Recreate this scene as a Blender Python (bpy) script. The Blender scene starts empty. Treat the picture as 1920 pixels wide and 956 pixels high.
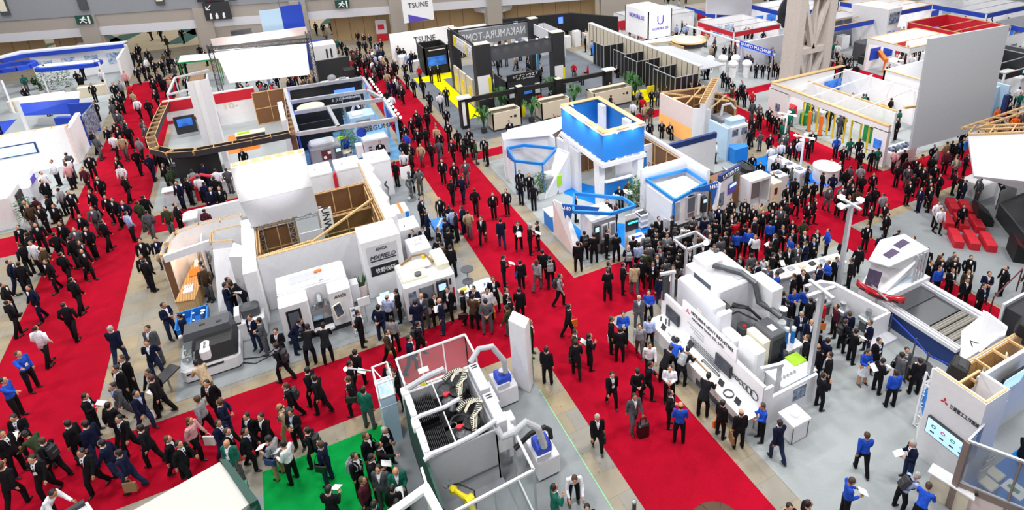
import bpy, bmesh, math, random
from mathutils import Vector, Matrix
random.seed(7)
sc = bpy.context.scene
COL = sc.collection
PI = math.pi
# ---------------- calibrated camera (image 1920 x 956) ----------------
F, PXc, PYc, YAW, PITCH, ROLL, CH = 1147.376, 1052.841, 219.919, .4560, .3840, .0370, 18.0
def _cam():
    cy, sy, cp, sp = math.cos(YAW), math.sin(YAW), math.cos(PITCH), math.sin(PITCH)
    f = Vector((sy*cp, cy*cp, -sp)); r = Vector((cy, -sy, 0)); d = f.cross(r)
    return r*math.cos(ROLL)+d*math.sin(ROLL), -r*math.sin(ROLL)+d*math.cos(ROLL), f
RX, RD, RF = _cam()
def ray(x, y): return RX*((x-PXc)/F)+RD*((y-PYc)/F)+RF
def G(x, y, z=0.0):
    "world point at height z seen at photo pixel x, y"
    d = ray(x, y); t = (z-CH)/d.z
    return Vector((d.x*t, d.y*t, z))
def PR(p):
    v = Vector(p)-Vector((0, 0, CH)); w = v.dot(RF)
    return (F*v.dot(RX)/w+PXc, F*v.dot(RD)/w+PYc)
cam = bpy.data.cameras.new('camera'); co = bpy.data.objects.new('camera', cam); COL.objects.link(co)
co.location = (0, 0, CH)
co.matrix_world = Matrix(((RX.x, -RD.x, -RF.x, 0), (RX.y, -RD.y, -RF.y, 0), (RX.z, -RD.z, -RF.z, CH), (0, 0, 0, 1)))
cam.sensor_width = 36; cam.lens = F/1920*36
cam.shift_x = (960-PXc)/1920; cam.shift_y = -(478-PYc)/1920
cam.clip_end = 400
sc.camera = co
# ---------------- materials ----------------
def lin(h):
    h = h.lstrip('#'); o = []
    for i in (0, 2, 4):
        c = int(h[i:i+2], 16)/255; o.append(c/12.92 if c <= .04045 else ((c+.055)/1.055)**2.4)
    return (*o, 1)
MT = {}
def mat(n, col, rough=.55, metal=0, var=.015, scale=6, emit=0, alpha=1, kind='noise', col2=None, trans=0):
    if n in MT: return MT[n]
    m = bpy.data.materials.new(n); m.use_nodes = True; nt = m.node_tree; b = nt.nodes['Principled BSDF']
    c = lin(col); b.inputs['Roughness'].default_value = rough; b.inputs['Metallic'].default_value = metal
    tc = nt.nodes.new('ShaderNodeTexCoord'); L = nt.links.new
    if kind == 'noise': tx = nt.nodes.new('ShaderNodeTexNoise'); tx.inputs['Scale'].default_value = scale; tx.inputs['Detail'].default_value = 4; fac = tx.outputs['Fac']
    elif kind == 'wave': tx = nt.nodes.new('ShaderNodeTexWave'); tx.inputs['Scale'].default_value = scale; tx.inputs['Distortion'].default_value = 2.5; fac = tx.outputs['Fac']
    elif kind == 'vor': tx = nt.nodes.new('ShaderNodeTexVoronoi'); tx.inputs['Scale'].default_value = scale; fac = tx.outputs['Color']
    L(tc.outputs['Object'], tx.inputs['Vector'])
    rp = nt.nodes.new('ShaderNodeValToRGB'); L(fac, rp.inputs['Fac'])
    k = var if kind == 'noise' else var
    d = lin(col2) if col2 else tuple(min(1, x*(1-k*2)) for x in c[:3])+(1,)
    e = c if col2 else tuple(min(1, x*(1+k)+.002) for x in c[:3])+(1,)
    rp.color_ramp.elements[0].color = d; rp.color_ramp.elements[1].color = e
    rp.color_ramp.elements[0].position = .35; rp.color_ramp.elements[1].position = .65
    L(rp.outputs['Color'], b.inputs['Base Color'])
    if rough >= .8: b.inputs['Specular IOR Level'].default_value = .12
    if emit:
        L(rp.outputs['Color'], b.inputs['Emission Color']); b.inputs['Emission Strength'].default_value = emit
    if alpha < 1: b.inputs['Alpha'].default_value = alpha
    MT[n] = m; return m
for a in [
 ('white', '#f0f0f2'), ('panel', '#e6e6ea'), ('greyw', '#cfcfd6'), ('lgrey', '#b9bcc2'), ('grey', '#8d9096'), ('dgrey', '#4a4c52'), ('black', '#141417'),
 ('char', '#2a2b30'), ('blue', '#1d80d8'), ('royal', '#1440b8'), ('navy', '#17336e'), ('sky', '#86c0e8'), ('red', '#c8142c'), ('green', '#0d8a45'),
 ('dgreen', '#14453a'), ('teal', '#2a6a58'), ('yellow', '#f2dc12'), ('orange', '#e8761c'), ('cream', '#e6dfc8'), ('tan', '#b79a72'), ('beige', '#d8cdb8'),
 ('brown', '#7a5434'), ('pinkw', '#e9d6d2'), ('purple', '#5a48b8'), ('lime', '#a8dc20'), ('maroon', '#5a2028'), ('lblue', '#b8d4ea'), ('conc', '#a49c94')]:
    mat(a[0], a[1])
mat('wood', '#c79a5e', kind='wave', scale=3, col2='#a87a44')
mat('woodd', '#8a6238', kind='wave', scale=3, col2='#6a4826')
mat('woodl', '#dcb988', kind='wave', scale=4, col2='#c8a068')
mat('steel', '#b4b8bc', rough=.32, metal=.85, var=.05)
mat('alum', '#c2c4c8', rough=.4, metal=.5, var=.04)
mat('dsteel', '#5c5f63', rough=.4, metal=.6)
mat('rollers', '#a09c94', rough=.4, metal=.3, kind='wave', scale=10, col2='#8a867e')
mat('lamp', '#ffffff', emit=6, var=0)
mat('bluelamp', '#3a5cff', emit=2.5, var=0)
mat('scr', '#2f6fc0', emit=.7, col2='#1a3f88', scale=1.5); mat('scrw', '#bcd8f0', emit=.8, col2='#9cc4ea', scale=1)
mat('scrd', '#39404e', emit=.25, col2='#20242e', scale=3)
mat('poster', '#5a8ac0', kind='noise', col2='#e8ecf2', scale=4); mat('posterd', '#2a3a5a', col2='#9aa8bc', scale=5)
mat('leaf', '#3e7a34', col2='#1f4a1e', scale=9); mat('leafl', '#6aa83e', col2='#3a7a28', scale=9); mat('soil', '#3a2a1e')
def glassmat(n, col, a):
    m = bpy.data.materials.new(n); m.use_nodes = True; nt = m.node_tree; b = nt.nodes['Principled BSDF']; o = nt.nodes['Material Output']
    b.inputs['Base Color'].default_value = lin(col); b.inputs['Roughness'].default_value = .08
    t = nt.nodes.new('ShaderNodeBsdfTransparent'); t.inputs['Color'].default_value = (.93, .95, .95, 1)
    x = nt.nodes.new('ShaderNodeMixShader'); x.inputs[0].default_value = a
    nt.links.new(t.outputs[0], x.inputs[1]); nt.links.new(b.outputs[0], x.inputs[2]); nt.links.new(x.outputs[0], o.inputs['Surface']); MT[n] = m
glassmat('glass', '#dfe8ea', .1); glassmat('smoke', '#8890a0', .45); glassmat('window', '#5a4a6a', .8)
# ---------------- mesh builder ----------------
OFF = {}
def off(o):
    v = Vector((0, 0, 0))
    while o is not None: v = v+OFF.get(o.name, Vector((0, 0, 0))); o = o.parent
    return v
class MB:
    def __init__(s, m='white'): s.v = []; s.f = []; s.mi = []; s.ms = []; s.m = m; s.X = None
    def use(s, m): s.m = m; return s
    def add(s, vs, fs):
        if s.m not in s.ms: s.ms.append(s.m)
        k = s.ms.index(s.m); n = len(s.v)
        if s.X is not None: vs = [s.X @ Vector(p) for p in vs]
        s.v += [tuple(p) for p in vs]; s.f += [tuple(i+n for i in f) for f in fs]; s.mi += [k]*len(fs); return s
    def box(s, x0, y0, z0, x1, y1, z1):
        if x0 > x1: x0, x1 = x1, x0
        if y0 > y1: y0, y1 = y1, y0
        if z0 > z1: z0, z1 = z1, z0
        return s.add([(x0, y0, z0), (x1, y0, z0), (x1, y1, z0), (x0, y1, z0), (x0, y0, z1), (x1, y0, z1), (x1, y1, z1), (x0, y1, z1)],
                     [(0, 3, 2, 1), (4, 5, 6, 7), (0, 1, 5, 4), (1, 2, 6, 5), (2, 3, 7, 6), (3, 0, 4, 7)])
    def cb(s, x0, y0, z0, x1, y1, z1, c=.05):
        "box with chamfered vertical and top edges"
        if x0 > x1: x0, x1 = x1, x0
        if y0 > y1: y0, y1 = y1, y0
        c = min(c, (x1-x0)*.45, (y1-y0)*.45, (z1-z0)*.45)
        def ring(i, z): return [(x0+i+c, y0+i, z), (x1-i-c, y0+i, z), (x1-i, y0+i+c, z), (x1-i, y1-i-c, z), (x1-i-c, y1-i, z), (x0+i+c, y1-i, z), (x0+i, y1-i-c, z), (x0+i, y0+i+c, z)]
        vs = ring(0, z0)+ring(0, z1-c)+ring(c, z1); fs = [tuple(range(7, -1, -1)), tuple(range(16, 24))]
        for a in (0, 8):
            for i in range(8): j = (i+1) % 8; fs.append((a+i, a+j, a+8+j, a+8+i))
        return s.add(vs, fs)
    def prism(s, pts, z0, z1, taper=None):
        ar = sum(pts[i][0]*pts[(i+1) % len(pts)][1]-pts[(i+1) % len(pts)][0]*pts[i][1] for i in range(len(pts)))
        if ar < 0: pts = pts[::-1]
        n = len(pts); top = taper or pts
        vs = [(p[0], p[1], z0) for p in pts]+[(p[0], p[1], z1) for p in top]
        return s.add(vs, [tuple(range(n-1, -1, -1)), tuple(range(n, 2*n))]+[(i, (i+1) % n, n+(i+1) % n, n+i) for i in range(n)])
    def bar(s, p, q, w=.05, h=None):
        p = Vector(p); q = Vector(q); d = (q-p); 
        if d.length < 1e-6: return s
        d.normalize(); h = h or w
        u = d.cross(Vector((0, 0, 1)));
        if u.length < 1e-3: u = Vector((1, 0, 0))
        u.normalize(); t = u.cross(d); t.normalize(); u = u*w/2; t = t*h/2
        vs = [p-u-t, p+u-t, p+u+t, p-u+t, q-u-t, q+u-t, q+u+t, q-u+t]
        return s.add(vs, [(0, 3, 2, 1), (4, 5, 6, 7), (0, 1, 5, 4), (1, 2, 6, 5), (2, 3, 7, 6), (3, 0, 4, 7)][::1])
    def cyl(s, p, q, r, n=12, r2=None):
        p = Vector(p); q = Vector(q); d = q-p; d.normalize(); r2 = r if r2 is None else r2
        u = d.orthogonal(); u.normalize(); t = d.cross(u); a = [2*PI*i/n for i in range(n)]
        vs = [p+(u*math.cos(x)+t*math.sin(x))*r for x in a]+[q+(u*math.cos(x)+t*math.sin(x))*r2 for x in a]
        return s.add(vs, [tuple(range(n-1, -1, -1)), tuple(range(n, 2*n))]+[(i, (i+1) % n, n+(i+1) % n, n+i) for i in range(n)])
    def tube(s, pts, r, n=8):
        pts = [Vector(p) for p in pts]; vs = []; fs = []; u = None
        for i, p in enumerate(pts):
            d = (pts[min(i+1, len(pts)-1)]-pts[max(i-1, 0)]).normalized()
            u = d.orthogonal().normalized() if u is None else (u-d*u.dot(d)).normalized()
            t = d.cross(u); rr = r[i] if isinstance(r, (list, tuple)) else r
            vs += [p+(u*math.cos(2*PI*k/n)+t*math.sin(2*PI*k/n))*rr for k in range(n)]
        for i in range(len(pts)-1):
            for k in range(n): fs.append((i*n+k, i*n+(k+1) % n, (i+1)*n+(k+1) % n, (i+1)*n+k))
        fs += [tuple(range(n-1, -1, -1)), tuple(range((len(pts)-1)*n, len(pts)*n))]
        return s.add(vs, fs)
    def sph(s, c, r, n=10, m=6, fn=None):
        if not isinstance(r, (list, tuple)): r = (r, r, r)
        vs = [(c[0], c[1], c[2]-r[2])]
        for j in range(1, m):
            a = -PI/2+PI*j/m
            for i in range(n):
                b = 2*PI*i/n; p = [math.cos(a)*math.cos(b), math.cos(a)*math.sin(b), math.sin(a)]
                k = fn(p) if fn else 1
                vs.append((c[0]+p[0]*r[0]*k, c[1]+p[1]*r[1]*k, c[2]+p[2]*r[2]*k))
        vs.append((c[0], c[1], c[2]+r[2])); fs = []
        for i in range(n): fs.append((0, 1+(i+1) % n, 1+i))
        for j in range(m-2):
            for i in range(n): fs.append((1+j*n+i, 1+j*n+(i+1) % n, 1+(j+1)*n+(i+1) % n, 1+(j+1)*n+i))
        e = len(vs)-1; k = 1+(m-2)*n
        for i in range(n): fs.append((k+i, k+(i+1) % n, e))
        return s.add(vs, fs)
    def truss(s, p, q, w=.3, r=.025, up=(0, 0, 1), bays=None):
        p = Vector(p); q = Vector(q); d = (q-p); L = d.length; d.normalize(); t = Vector(up)
        if abs(d.dot(t)) > .9: t = Vector((0, 1, 0))
        u = d.cross(t).normalized(); t = u.cross(d).normalized(); cs = [(u*a+t*b)*w/2 for a, b in ((-1, -1), (1, -1), (1, 1), (-1, 1))]
        for c in cs: s.bar(p+c, q+c, r*2)
        n = bays or max(2, int(L/w/1.1))
        for i in range(n):
            a = p+d*L*i/n; b = p+d*L*(i+1)/n
            for k in range(4):
                c, e = cs[k], cs[(k+1) % 4]
                s.bar(a+(c if i % 2 else e), b+(e if i % 2 else c), r)
                s.bar(a+c, a+e, r)
        return s
    def mesh(s, name, o=Vector((0, 0, 0))):
        me = bpy.data.meshes.new(name); me.from_pydata([tuple(Vector(p)-o) for p in s.v], [], s.f)
        for m in s.ms: me.materials.append(MT[m])
        me.polygons.foreach_set('material_index', s.mi); me.update(); return me
    def part(s, name, par, label=None, smooth=False, pivot=None, stuff=False):
        po = off(par); o = bpy.data.objects.new(name, s.mesh(name, po+(Vector(pivot)-po if pivot else Vector((0, 0, 0)))))
        if pivot: o.location = Vector(pivot)-po; OFF[o.name] = Vector(pivot)-po
        COL.objects.link(o); o.parent = par
        if label: o['label'] = label
        if stuff: o['kind'] = 'stuff'
        if smooth: o.data.polygons.foreach_set('use_smooth', [True]*len(o.data.polygons))
        return o
    def thing(s, name, label, cat, group=None, kind=None, smooth=False):
        xs = [p[0] for p in s.v]; ys = [p[1] for p in s.v]; zs = [p[2] for p in s.v]
        b = Vector(((min(xs)+max(xs))/2, (min(ys)+max(ys))/2, min(zs)))
        o = bpy.data.objects.new(name, s.mesh(name, b)); o.location = b; COL.objects.link(o); OFF[o.name] = b
        if kind != 'structure': o['label'] = label; o['category'] = cat
        elif label: o['label'] = label
        if group: o['group'] = group
        if kind: o['kind'] = kind
        if smooth: o.data.polygons.foreach_set('use_smooth', [True]*len(o.data.polygons))
        return o
def T(name, label, cat, x, y, z=0, group=None):
    o = bpy.data.objects.new(name, None); COL.objects.link(o); o.location = (x, y, z); o.empty_display_size = .2
    OFF[o.name] = Vector((x, y, z)); o['label'] = label; o['category'] = cat
    if group: o['group'] = group
    return o
def B(m, *boxes):
    b = MB(m)
    for x in boxes: b.box(*x)
    return b
ROT = {'-y': (PI/2, 0, 0), '-x': (PI/2, 0, -PI/2), '+x': (PI/2, 0, PI/2), '+y': (PI/2, 0, PI), 'z': (0, 0, 0), 'zx': (0, 0, -PI/2)}
def txt(s, par, pos, size, ax='-y', m='black', mirror=False, name='lettering', rot=None, shear=0, ext=.012, width=None):
    c = bpy.data.curves.new('t', 'FONT'); c.body = s; c.size = size; c.extrude = ext; c.align_x = 'CENTER'; c.align_y = 'CENTER'; c.resolution_u = 2; c.shear = shear
    t = bpy.data.objects.new('t', c); COL.objects.link(t); dg = bpy.context.evaluated_depsgraph_get()
    me = bpy.data.meshes.new_from_object(t.evaluated_get(dg)); bpy.data.objects.remove(t); bpy.data.curves.remove(c)
    from mathutils import Euler
    M_ = Euler(rot or ROT[ax]).to_matrix().to_4x4()
    sx = 1
    if width and len(me.vertices):
        w = max(v.co.x for v in me.vertices)-min(v.co.x for v in me.vertices); sx = width/w
    if mirror: sx = -sx
    me.transform(M_ @ Matrix.Diagonal((sx, 1, 1, 1))); me.transform(Matrix.Translation(Vector(pos)-off(par)))
    me.materials.clear(); me.materials.append(MT[m]); me.name = name
    o = bpy.data.objects.new(name, me); COL.objects.link(o); o.parent = par; return o
def copytree(o, loc, rz=0, label=None, parent=None):
    c = o.copy(); COL.objects.link(c)
    if parent is None: c.location = loc; c.rotation_euler = (0, 0, rz); c['label'] = label or o['label']; OFF[c.name] = Vector(loc)
    else: c.parent = parent
    for ch in o.children: copytree(ch, None, parent=c)
    return c
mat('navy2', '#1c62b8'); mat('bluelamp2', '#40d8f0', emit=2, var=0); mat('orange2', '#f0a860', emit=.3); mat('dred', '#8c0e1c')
# ---------------- floor ----------------
def floormat():
    m = bpy.data.materials.new('concrete_floor'); m.use_nodes = True; nt = m.node_tree; b = nt.nodes['Principled BSDF']; L = nt.links.new
    tc = nt.nodes.new('ShaderNodeTexCoord')
    br = nt.nodes.new('ShaderNodeTexBrick'); br.inputs['Scale'].default_value = .28; br.inputs['Color1'].default_value = lin('#a8987a'); br.inputs['Color2'].default_value = lin('#93938f')
    br.inputs['Mortar'].default_value = lin('#8c8478'); br.inputs['Mortar Size'].default_value = .003; br.offset = .5
    n = nt.nodes.new('ShaderNodeTexNoise'); n.inputs['Scale'].default_value = 1.6; n.inputs['Detail'].default_value = 8
    v = nt.nodes.new('ShaderNodeTexNoise'); v.inputs['Scale'].default_value = 9; v.inputs['Detail'].default_value = 2
    vr = nt.nodes.new('ShaderNodeValToRGB'); vr.color_ramp.elements[0].position = .28; vr.color_ramp.elements[0].color = (.45, .4, .34, 1); vr.color_ramp.elements[1].position = .34; vr.color_ramp.elements[1].color = (1, 1, 1, 1)
    r = nt.nodes.new('ShaderNodeValToRGB'); r.color_ramp.elements[0].color = (.72, .7, .66, 1); r.color_ramp.elements[1].color = (1.05, 1.02, .98, 1)
    x = nt.nodes.new('ShaderNodeMixRGB'); x.blend_type = 'MULTIPLY'; x.inputs[0].default_value = 1
    y = nt.nodes.new('ShaderNodeMixRGB'); y.blend_type = 'MULTIPLY'; y.inputs[0].default_value = .7
    for q in (br, n, v): L(tc.outputs['Object'], q.inputs['Vector'])
    L(n.outputs['Fac'], r.inputs['Fac']); L(br.outputs['Color'], x.inputs[1]); L(r.outputs['Color'], x.inputs[2]); L(v.outputs['Fac'], vr.inputs['Fac'])
    L(x.outputs[0], y.inputs[1]); L(vr.outputs[0], y.inputs[2]); L(y.outputs[0], b.inputs['Base Color']); b.inputs['Roughness'].default_value = .6
    MT['concrete'] = m
floormat()
def carpetmat(n, c, c2, s=60):
    m = bpy.data.materials.new(n); m.use_nodes = True; nt = m.node_tree; b = nt.nodes['Principled BSDF']; L = nt.links.new
    tc = nt.nodes.new('ShaderNodeTexCoord'); a = nt.nodes.new('ShaderNodeTexNoise'); a.inputs['Scale'].default_value = s; a.inputs['Detail'].default_value = 3
    w = nt.nodes.new('ShaderNodeTexNoise'); w.inputs['Scale'].default_value = .5; w.inputs['Detail'].default_value = 3
    mx = nt.nodes.new('ShaderNodeMath'); mx.operation = 'ADD'; mx2 = nt.nodes.new('ShaderNodeMath'); mx2.operation = 'MULTIPLY'; mx2.inputs[1].default_value = .5
    r = nt.nodes.new('ShaderNodeValToRGB'); r.color_ramp.elements[0].position = .3; r.color_ramp.elements[1].position = .7; r.color_ramp.elements[0].color = lin(c2); r.color_ramp.elements[1].color = lin(c)
    for q in (a, w): L(tc.outputs['Object'], q.inputs['Vector'])
    L(a.outputs['Fac'], mx.inputs[0]); L(w.outputs['Fac'], mx.inputs[1]); L(mx.outputs[0], mx2.inputs[0]); L(mx2.outputs[0], r.inputs['Fac']); L(r.outputs[0], b.inputs['Base Color'])
    b.inputs['Roughness'].default_value = .95; b.inputs['Specular IOR Level'].default_value = .08; MT[n] = m
carpetmat('c_red', '#b40a2a', '#8c061c', 25); carpetmat('c_grey', '#989da0', '#888d91', 30); carpetmat('c_green', '#0aa048', '#06863a', 30)
carpetmat('c_yellow', '#f4e400', '#e4d200', 30); carpetmat('c_dgrey', '#767c84', '#686e76', 30); carpetmat('c_blue', '#2080d8', '#1a70c4', 30); carpetmat('c_light', '#a6abac', '#989d9f', 30)
carpetmat('c_sky', '#70a4cc', '#6498c0', 30); carpetmat('c_foyer', '#e8d8b8', '#dcc8a4', .6)
B('concrete', (-60, -5, -.1, 140, 140, 0)).thing('floor', 'worn tan and grey concrete hall floor', 'floor', kind='structure')
B('c_foyer', (-40, 84, .001, 60, 130, .02)).thing('floor', 'pale beige foyer floor seen through the wall openings', 'floor', kind='structure')
g = MB('teal')
for i in range(9):
    x = -38+i*9; g.prism([(x, 86), (x+2.5, 86), (x+6, 96), (x+3.5, 96)], .02, .03); g.prism([(x+3, 90), (x+5, 90), (x+1, 100), (x-1, 100)], .02, .03)
g.thing('floor_pattern', 'green slanted bands laid in the beige foyer floor', 'floor pattern', kind='structure')
def carpet(m, rects, label, z=.012, polys=()):
    if m == 'c_red': z = .008
    if m != 'c_red' and len(rects)+len(polys) > 1:
        q = sorted([(r[1], r, None) for r in rects]+[(p[0][1], None, p) for p in polys], key=lambda t: t[0]); nm = ['nearest piece', 'farthest piece'] if len(q) == 2 else ['nearest piece', 'middle piece', 'farthest piece']
        for t, s_ in zip(q, nm): carpet(m, [t[1]] if t[1] else [], label+', '+s_, z, [t[2]] if t[2] else ())
        return
    b = MB(m)
    for (x0, y0, x1, y1) in rects: b.box(x0, y0, 0, x1, y1, z)
    for p in polys: b.prism(p, 0, z)
    return b.thing('aisle_carpet' if m == 'c_red' else 'booth_carpet', label, 'carpet')
carpet('c_red', [(7.45, 2, 10.9, 18.25), (7.45, 21.5, 10.9, 66), (-40, 18.25, 60, 21.5), (-12.3, 21.5, -8.25, 70), (-7.9, 36.6, 7.45, 38.8), (10.9, 36.2, 60, 37.4), (29.6, 21.5, 32.6, 36.2), (-40, 38, -12.3, 40.4), (47.2, 21.5, 48.4, 60), (23.9, 10.3, 25.7, 18.25)], 'red carpet laid along the crossing aisles of the hall')
carpet('c_grey', [(-5.65, 22.2, 6.6, 35.9)], 'light grey carpet under the white booth with the cactus planters')
carpet('c_green', [(-2.86, 8, 1.02, 17.45)], 'bright green carpet beside the robot machining cell')
carpet('c_grey', [(1.03, 6, 6.6, 16.9), (-6, 6, -2.87, 16.6)], 'grey carpet under the robot machining cell')
carpet('c_light', [(11.65, 22.0, 25.8, 35.5)], 'pale grey carpet of the blue and white booth')
carpet('c_blue', [], 'bright blue angular floor patches inside the blue and white booth', z=.02, polys=[[(11.9, 22.9), (12.3, 25.6), (13.1, 26), (13.2, 24.2)], [(15.2, 27), (16.4, 28.6), (15.2, 30.5), (14.2, 29)], [(14.3, 22.4), (16.2, 22.4), (16.6, 23.4), (15, 24.8), (14.3, 24.6)]])
carpet('c_light', [(11.75, 3, 23.9, 17.3)], 'pale grey carpet of the booth with the big milling machine')
carpet('c_grey', [(25.9, 6, 48, 17.7)], 'grey carpet in front of the black stage')
carpet('c_dgrey', [(11.6, 39.0, 28.9, 57.5)], 'grey carpet of the black booth')
carpet('c_yellow', [(12.0, 54.5, 16, 56.2), (13.2, 43.5, 14.4, 54.5), (26.5, 39.2, 28.8, 42)], 'bright yellow carpet path around the black booth', z=.02)
carpet('c_sky', [(.8, 39.2, 7.0, 50)], 'pale blue carpet under the booth of aluminium trusses')
carpet('c_light', [(33.2, 22.0, 47.1, 36.1), (29.1, 37.5, 47.1, 56), (48.5, 22, 90, 60)], 'pale carpet under the white booths beyond the lattice pillar')
carpet('c_light', [(-30, 41, -13.1, 77), (-7.9, 39.4, .6, 70)], 'pale carpet under the white booths along the far wall')
carpet('c_blue', [(25.9, 22.6, 28.9, 26.8)], 'blue carpet strip beside the long white display tables')
# ---------------- hall wall with openings ----------------
def wallframe():
    a = math.atan2(71.3-83.2, 12+30); return Matrix.Translation((-30, 83.2, 0)) @ Matrix.Rotation(a, 4, 'Z')
W = wallframe()
def wb(m): b = MB(m); b.X = W; return b
b = wb('conc')
ops = [(-2, 13.5), (15.5, 24.5), (36.2, 45), (46.5, 56), (58, 70)]
# lower wall piers between the openings, then the spandrel
x = -12
for (a, c) in ops:
    b.box(x, 0, 0, a, .8, 3.4); x = c
b.box(x, 0, 0, 78, .8, 3.4); b.use('greyw').box(-12, -.05, 3.4, 78, .9, 4.3)
b.use('conc').box(-12, 0, 4.3, 78, .9, 5.6)
for x in (13.6, 24.8, 34.6, 45.2, 56.2): b.use('conc').box(x, -.35, 0, x+1.7, 0, 5.6)
b.use('grey').box(-12, -.1, 5.6, 78, 1, 14)
b.thing('wall_back', 'grey concrete hall wall with wide openings to the foyer', 'wall', kind='structure')
b = wb('conc')
for x in (7, 14.2, 21.5, 28.6): b.use('dgrey').box(x, -.3, 6.2, x+.8, -.1, 14)
b.use('cream')
for x in (7, 21.5, 28.6): b.box(x+.1, -.36, 6.6, x+.7, -.3, 12)
b.thing('trim_1', 'dark mullions with pale lamps on the upper wall', 'trim', kind='structure')
b = wb('tan')
for (a, c) in [(-2, 8), (9, 13.5), (38, 45), (46.5, 56), (58, 70)]:
    b.box(a, 3.0, 0, c, 3.2, 3.6)
    for k in range(int((c-a)/1.6)): b.use('woodd').box(a+.5+k*1.6, 2.98, 0, a+.54+k*1.6, 3.0, 3.6).use('tan')
b.thing('wall_foyer', 'warm tan panelled foyer wall behind the openings', 'wall', kind='structure')
def wsign(x, z, w, h, label, name, cat, d=.15, m='dgreen'):
    o = T(name, label, cat, *(W @ Vector((x, -.4, z)))); b = wb(m); b.box(x-w/2, -.4-d, z-h/2, x+w/2, -.4, z+h/2); b.part('sign_box', o); return o
wrz = math.atan2(71.3-83.2, 42)
def wpic(o, m, pts, d=.58, name='pictogram'):
    b = wb(m)
    for p in pts:
        if len(p) == 3: b.cyl((p[0], -d, p[1]), (p[0], -d+.03, p[1]), p[2], 12)
        else: b.bar((p[0], -d, p[1]), (p[2], -d, p[3]), p[4] if len(p) > 4 else .08)
    b.part(name, o)
for x, z, lb in ((14.4, 5.25, 'green exit sign with running figure above the left opening'), (40.2, 5.0, 'green exit sign with running figure above the middle pier')):
    o = wsign(x, z, 1.5, .9, lb, 'exit_sign', 'sign')
    wpic(o, 'white', [(x+.05, z+.25, .09), (x, z+.15, x-.15, z-.1, .14), (x-.15, z-.1, x-.4, z-.3), (x-.1, z-.1, x+.2, z-.35), (x, z+.1, x+.3, z-.05), (x+.5, z+.35, x+.5, z-.4, .14), (x-.1, z+.1, x-.35, z+.05)])
o = wsign(26.9, 7.2, 2.6, 1.9, 'black hanging sign board with red no smoking mark', 'no_smoking_sign', 'sign', m='char')
b = wb('red'); 
for k in range(20):
    a, c = 2*PI*k/20, 2*PI*(k+1)/20; b.bar((26.9+.7*math.cos(a), -.58, 7.2+.7*math.sin(a)), (26.9+.7*math.cos(c), -.58, 7.2+.7*math.sin(c)), .16)
b.bar((26.4, -.58, 7.7), (27.4, -.58, 6.7), .14); b.part('pictogram', o); wpic(o, 'white', [(26.5, 7.2, 27.3, 7.2, .2)], name='cigarette')
o = wsign(27.3, 5.2, 2.6, 1.9, 'black sign board with arrow and toilet figures', 'toilet_sign', 'sign', m='char')
wpic(o, 'white', [(26.8, 5.9, 26.3, 5.4), (26.3, 5.4, 26.65, 5.4), (26.3, 5.4, 26.3, 5.75), (26.6, 4.9, .1), (26.6, 4.8, 26.6, 4.4, .2), (27.2, 4.9, .1), (27.2, 4.8, 27.2, 4.4, .25), (27.9, 4.9, .1), (27.9, 4.8, 27.9, 4.4, .2)])
for k, (x, lb) in enumerate(((12.6, 'red fire hose cabinet beside the left wall opening'), (43.8, 'red fire hose cabinet beside the middle wall opening'))):
    o = T('fire_hose_cabinet', lb, 'fire cabinet', *(W @ Vector((x, 1.5, 0)))); b = wb('red'); b.box(x-.6, 1.3, 0, x+.6, 1.8, .9); b.part('lower_door', o); b = wb('greyw'); b.box(x-.6, 1.3, .9, x+.6, 1.8, 2.4); b.use('red').box(x-.35, 1.27, 1.4, x+.35, 1.3, 2.0); b.part('cabinet_body', o)
# ---------------- light ----------------
w = bpy.data.worlds.new('hall_light'); sc.world = w; w.use_nodes = True; w.node_tree.nodes['Background'].inputs[0].default_value = (.97, .98, 1, 1); w.node_tree.nodes['Background'].inputs[1].default_value = .32
def area(x, y, z, sx, sy, e, col=(1, .98, .96), rot=(0, 0, 0), name='hall_lamp', spread=PI):
    l = bpy.data.lights.new(name, 'AREA'); l.shape = 'RECTANGLE'; l.size = sx; l.size_y = sy; l.energy = e; l.color = col; l.spread = spread
    o = bpy.data.objects.new(name, l); o.location = (x, y, z); o.rotation_euler = rot; COL.objects.link(o); return o
for x in (-22, -4, 14, 32, 50):
    for y in (8, 28, 50, 70): area(x, y, 24, 3.5, 3.5, 1650)
def spot(x, y, z, tx, ty, tz, e, ang=80, col=(1, 1, 1)):
    l = bpy.data.lights.new('booth_spot_or_fill', 'SPOT'); l.energy = e; l.spot_size = math.radians(ang); l.spot_blend = .6; l.color = col; l.shadow_soft_size = .15
    o = bpy.data.objects.new('booth_spot_or_fill', l); o.location = (x, y, z); COL.objects.link(o)
    o.rotation_euler = (Vector((tx, ty, tz))-Vector((x, y, z))).to_track_quat('-Z', 'Y').to_euler()
sc.view_settings.view_transform = 'Standard'; sc.view_settings.look = 'None'; sc.view_settings.gamma = 1; sc.view_settings.use_curve_mapping = False
sc.view_settings.exposure = .42
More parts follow.
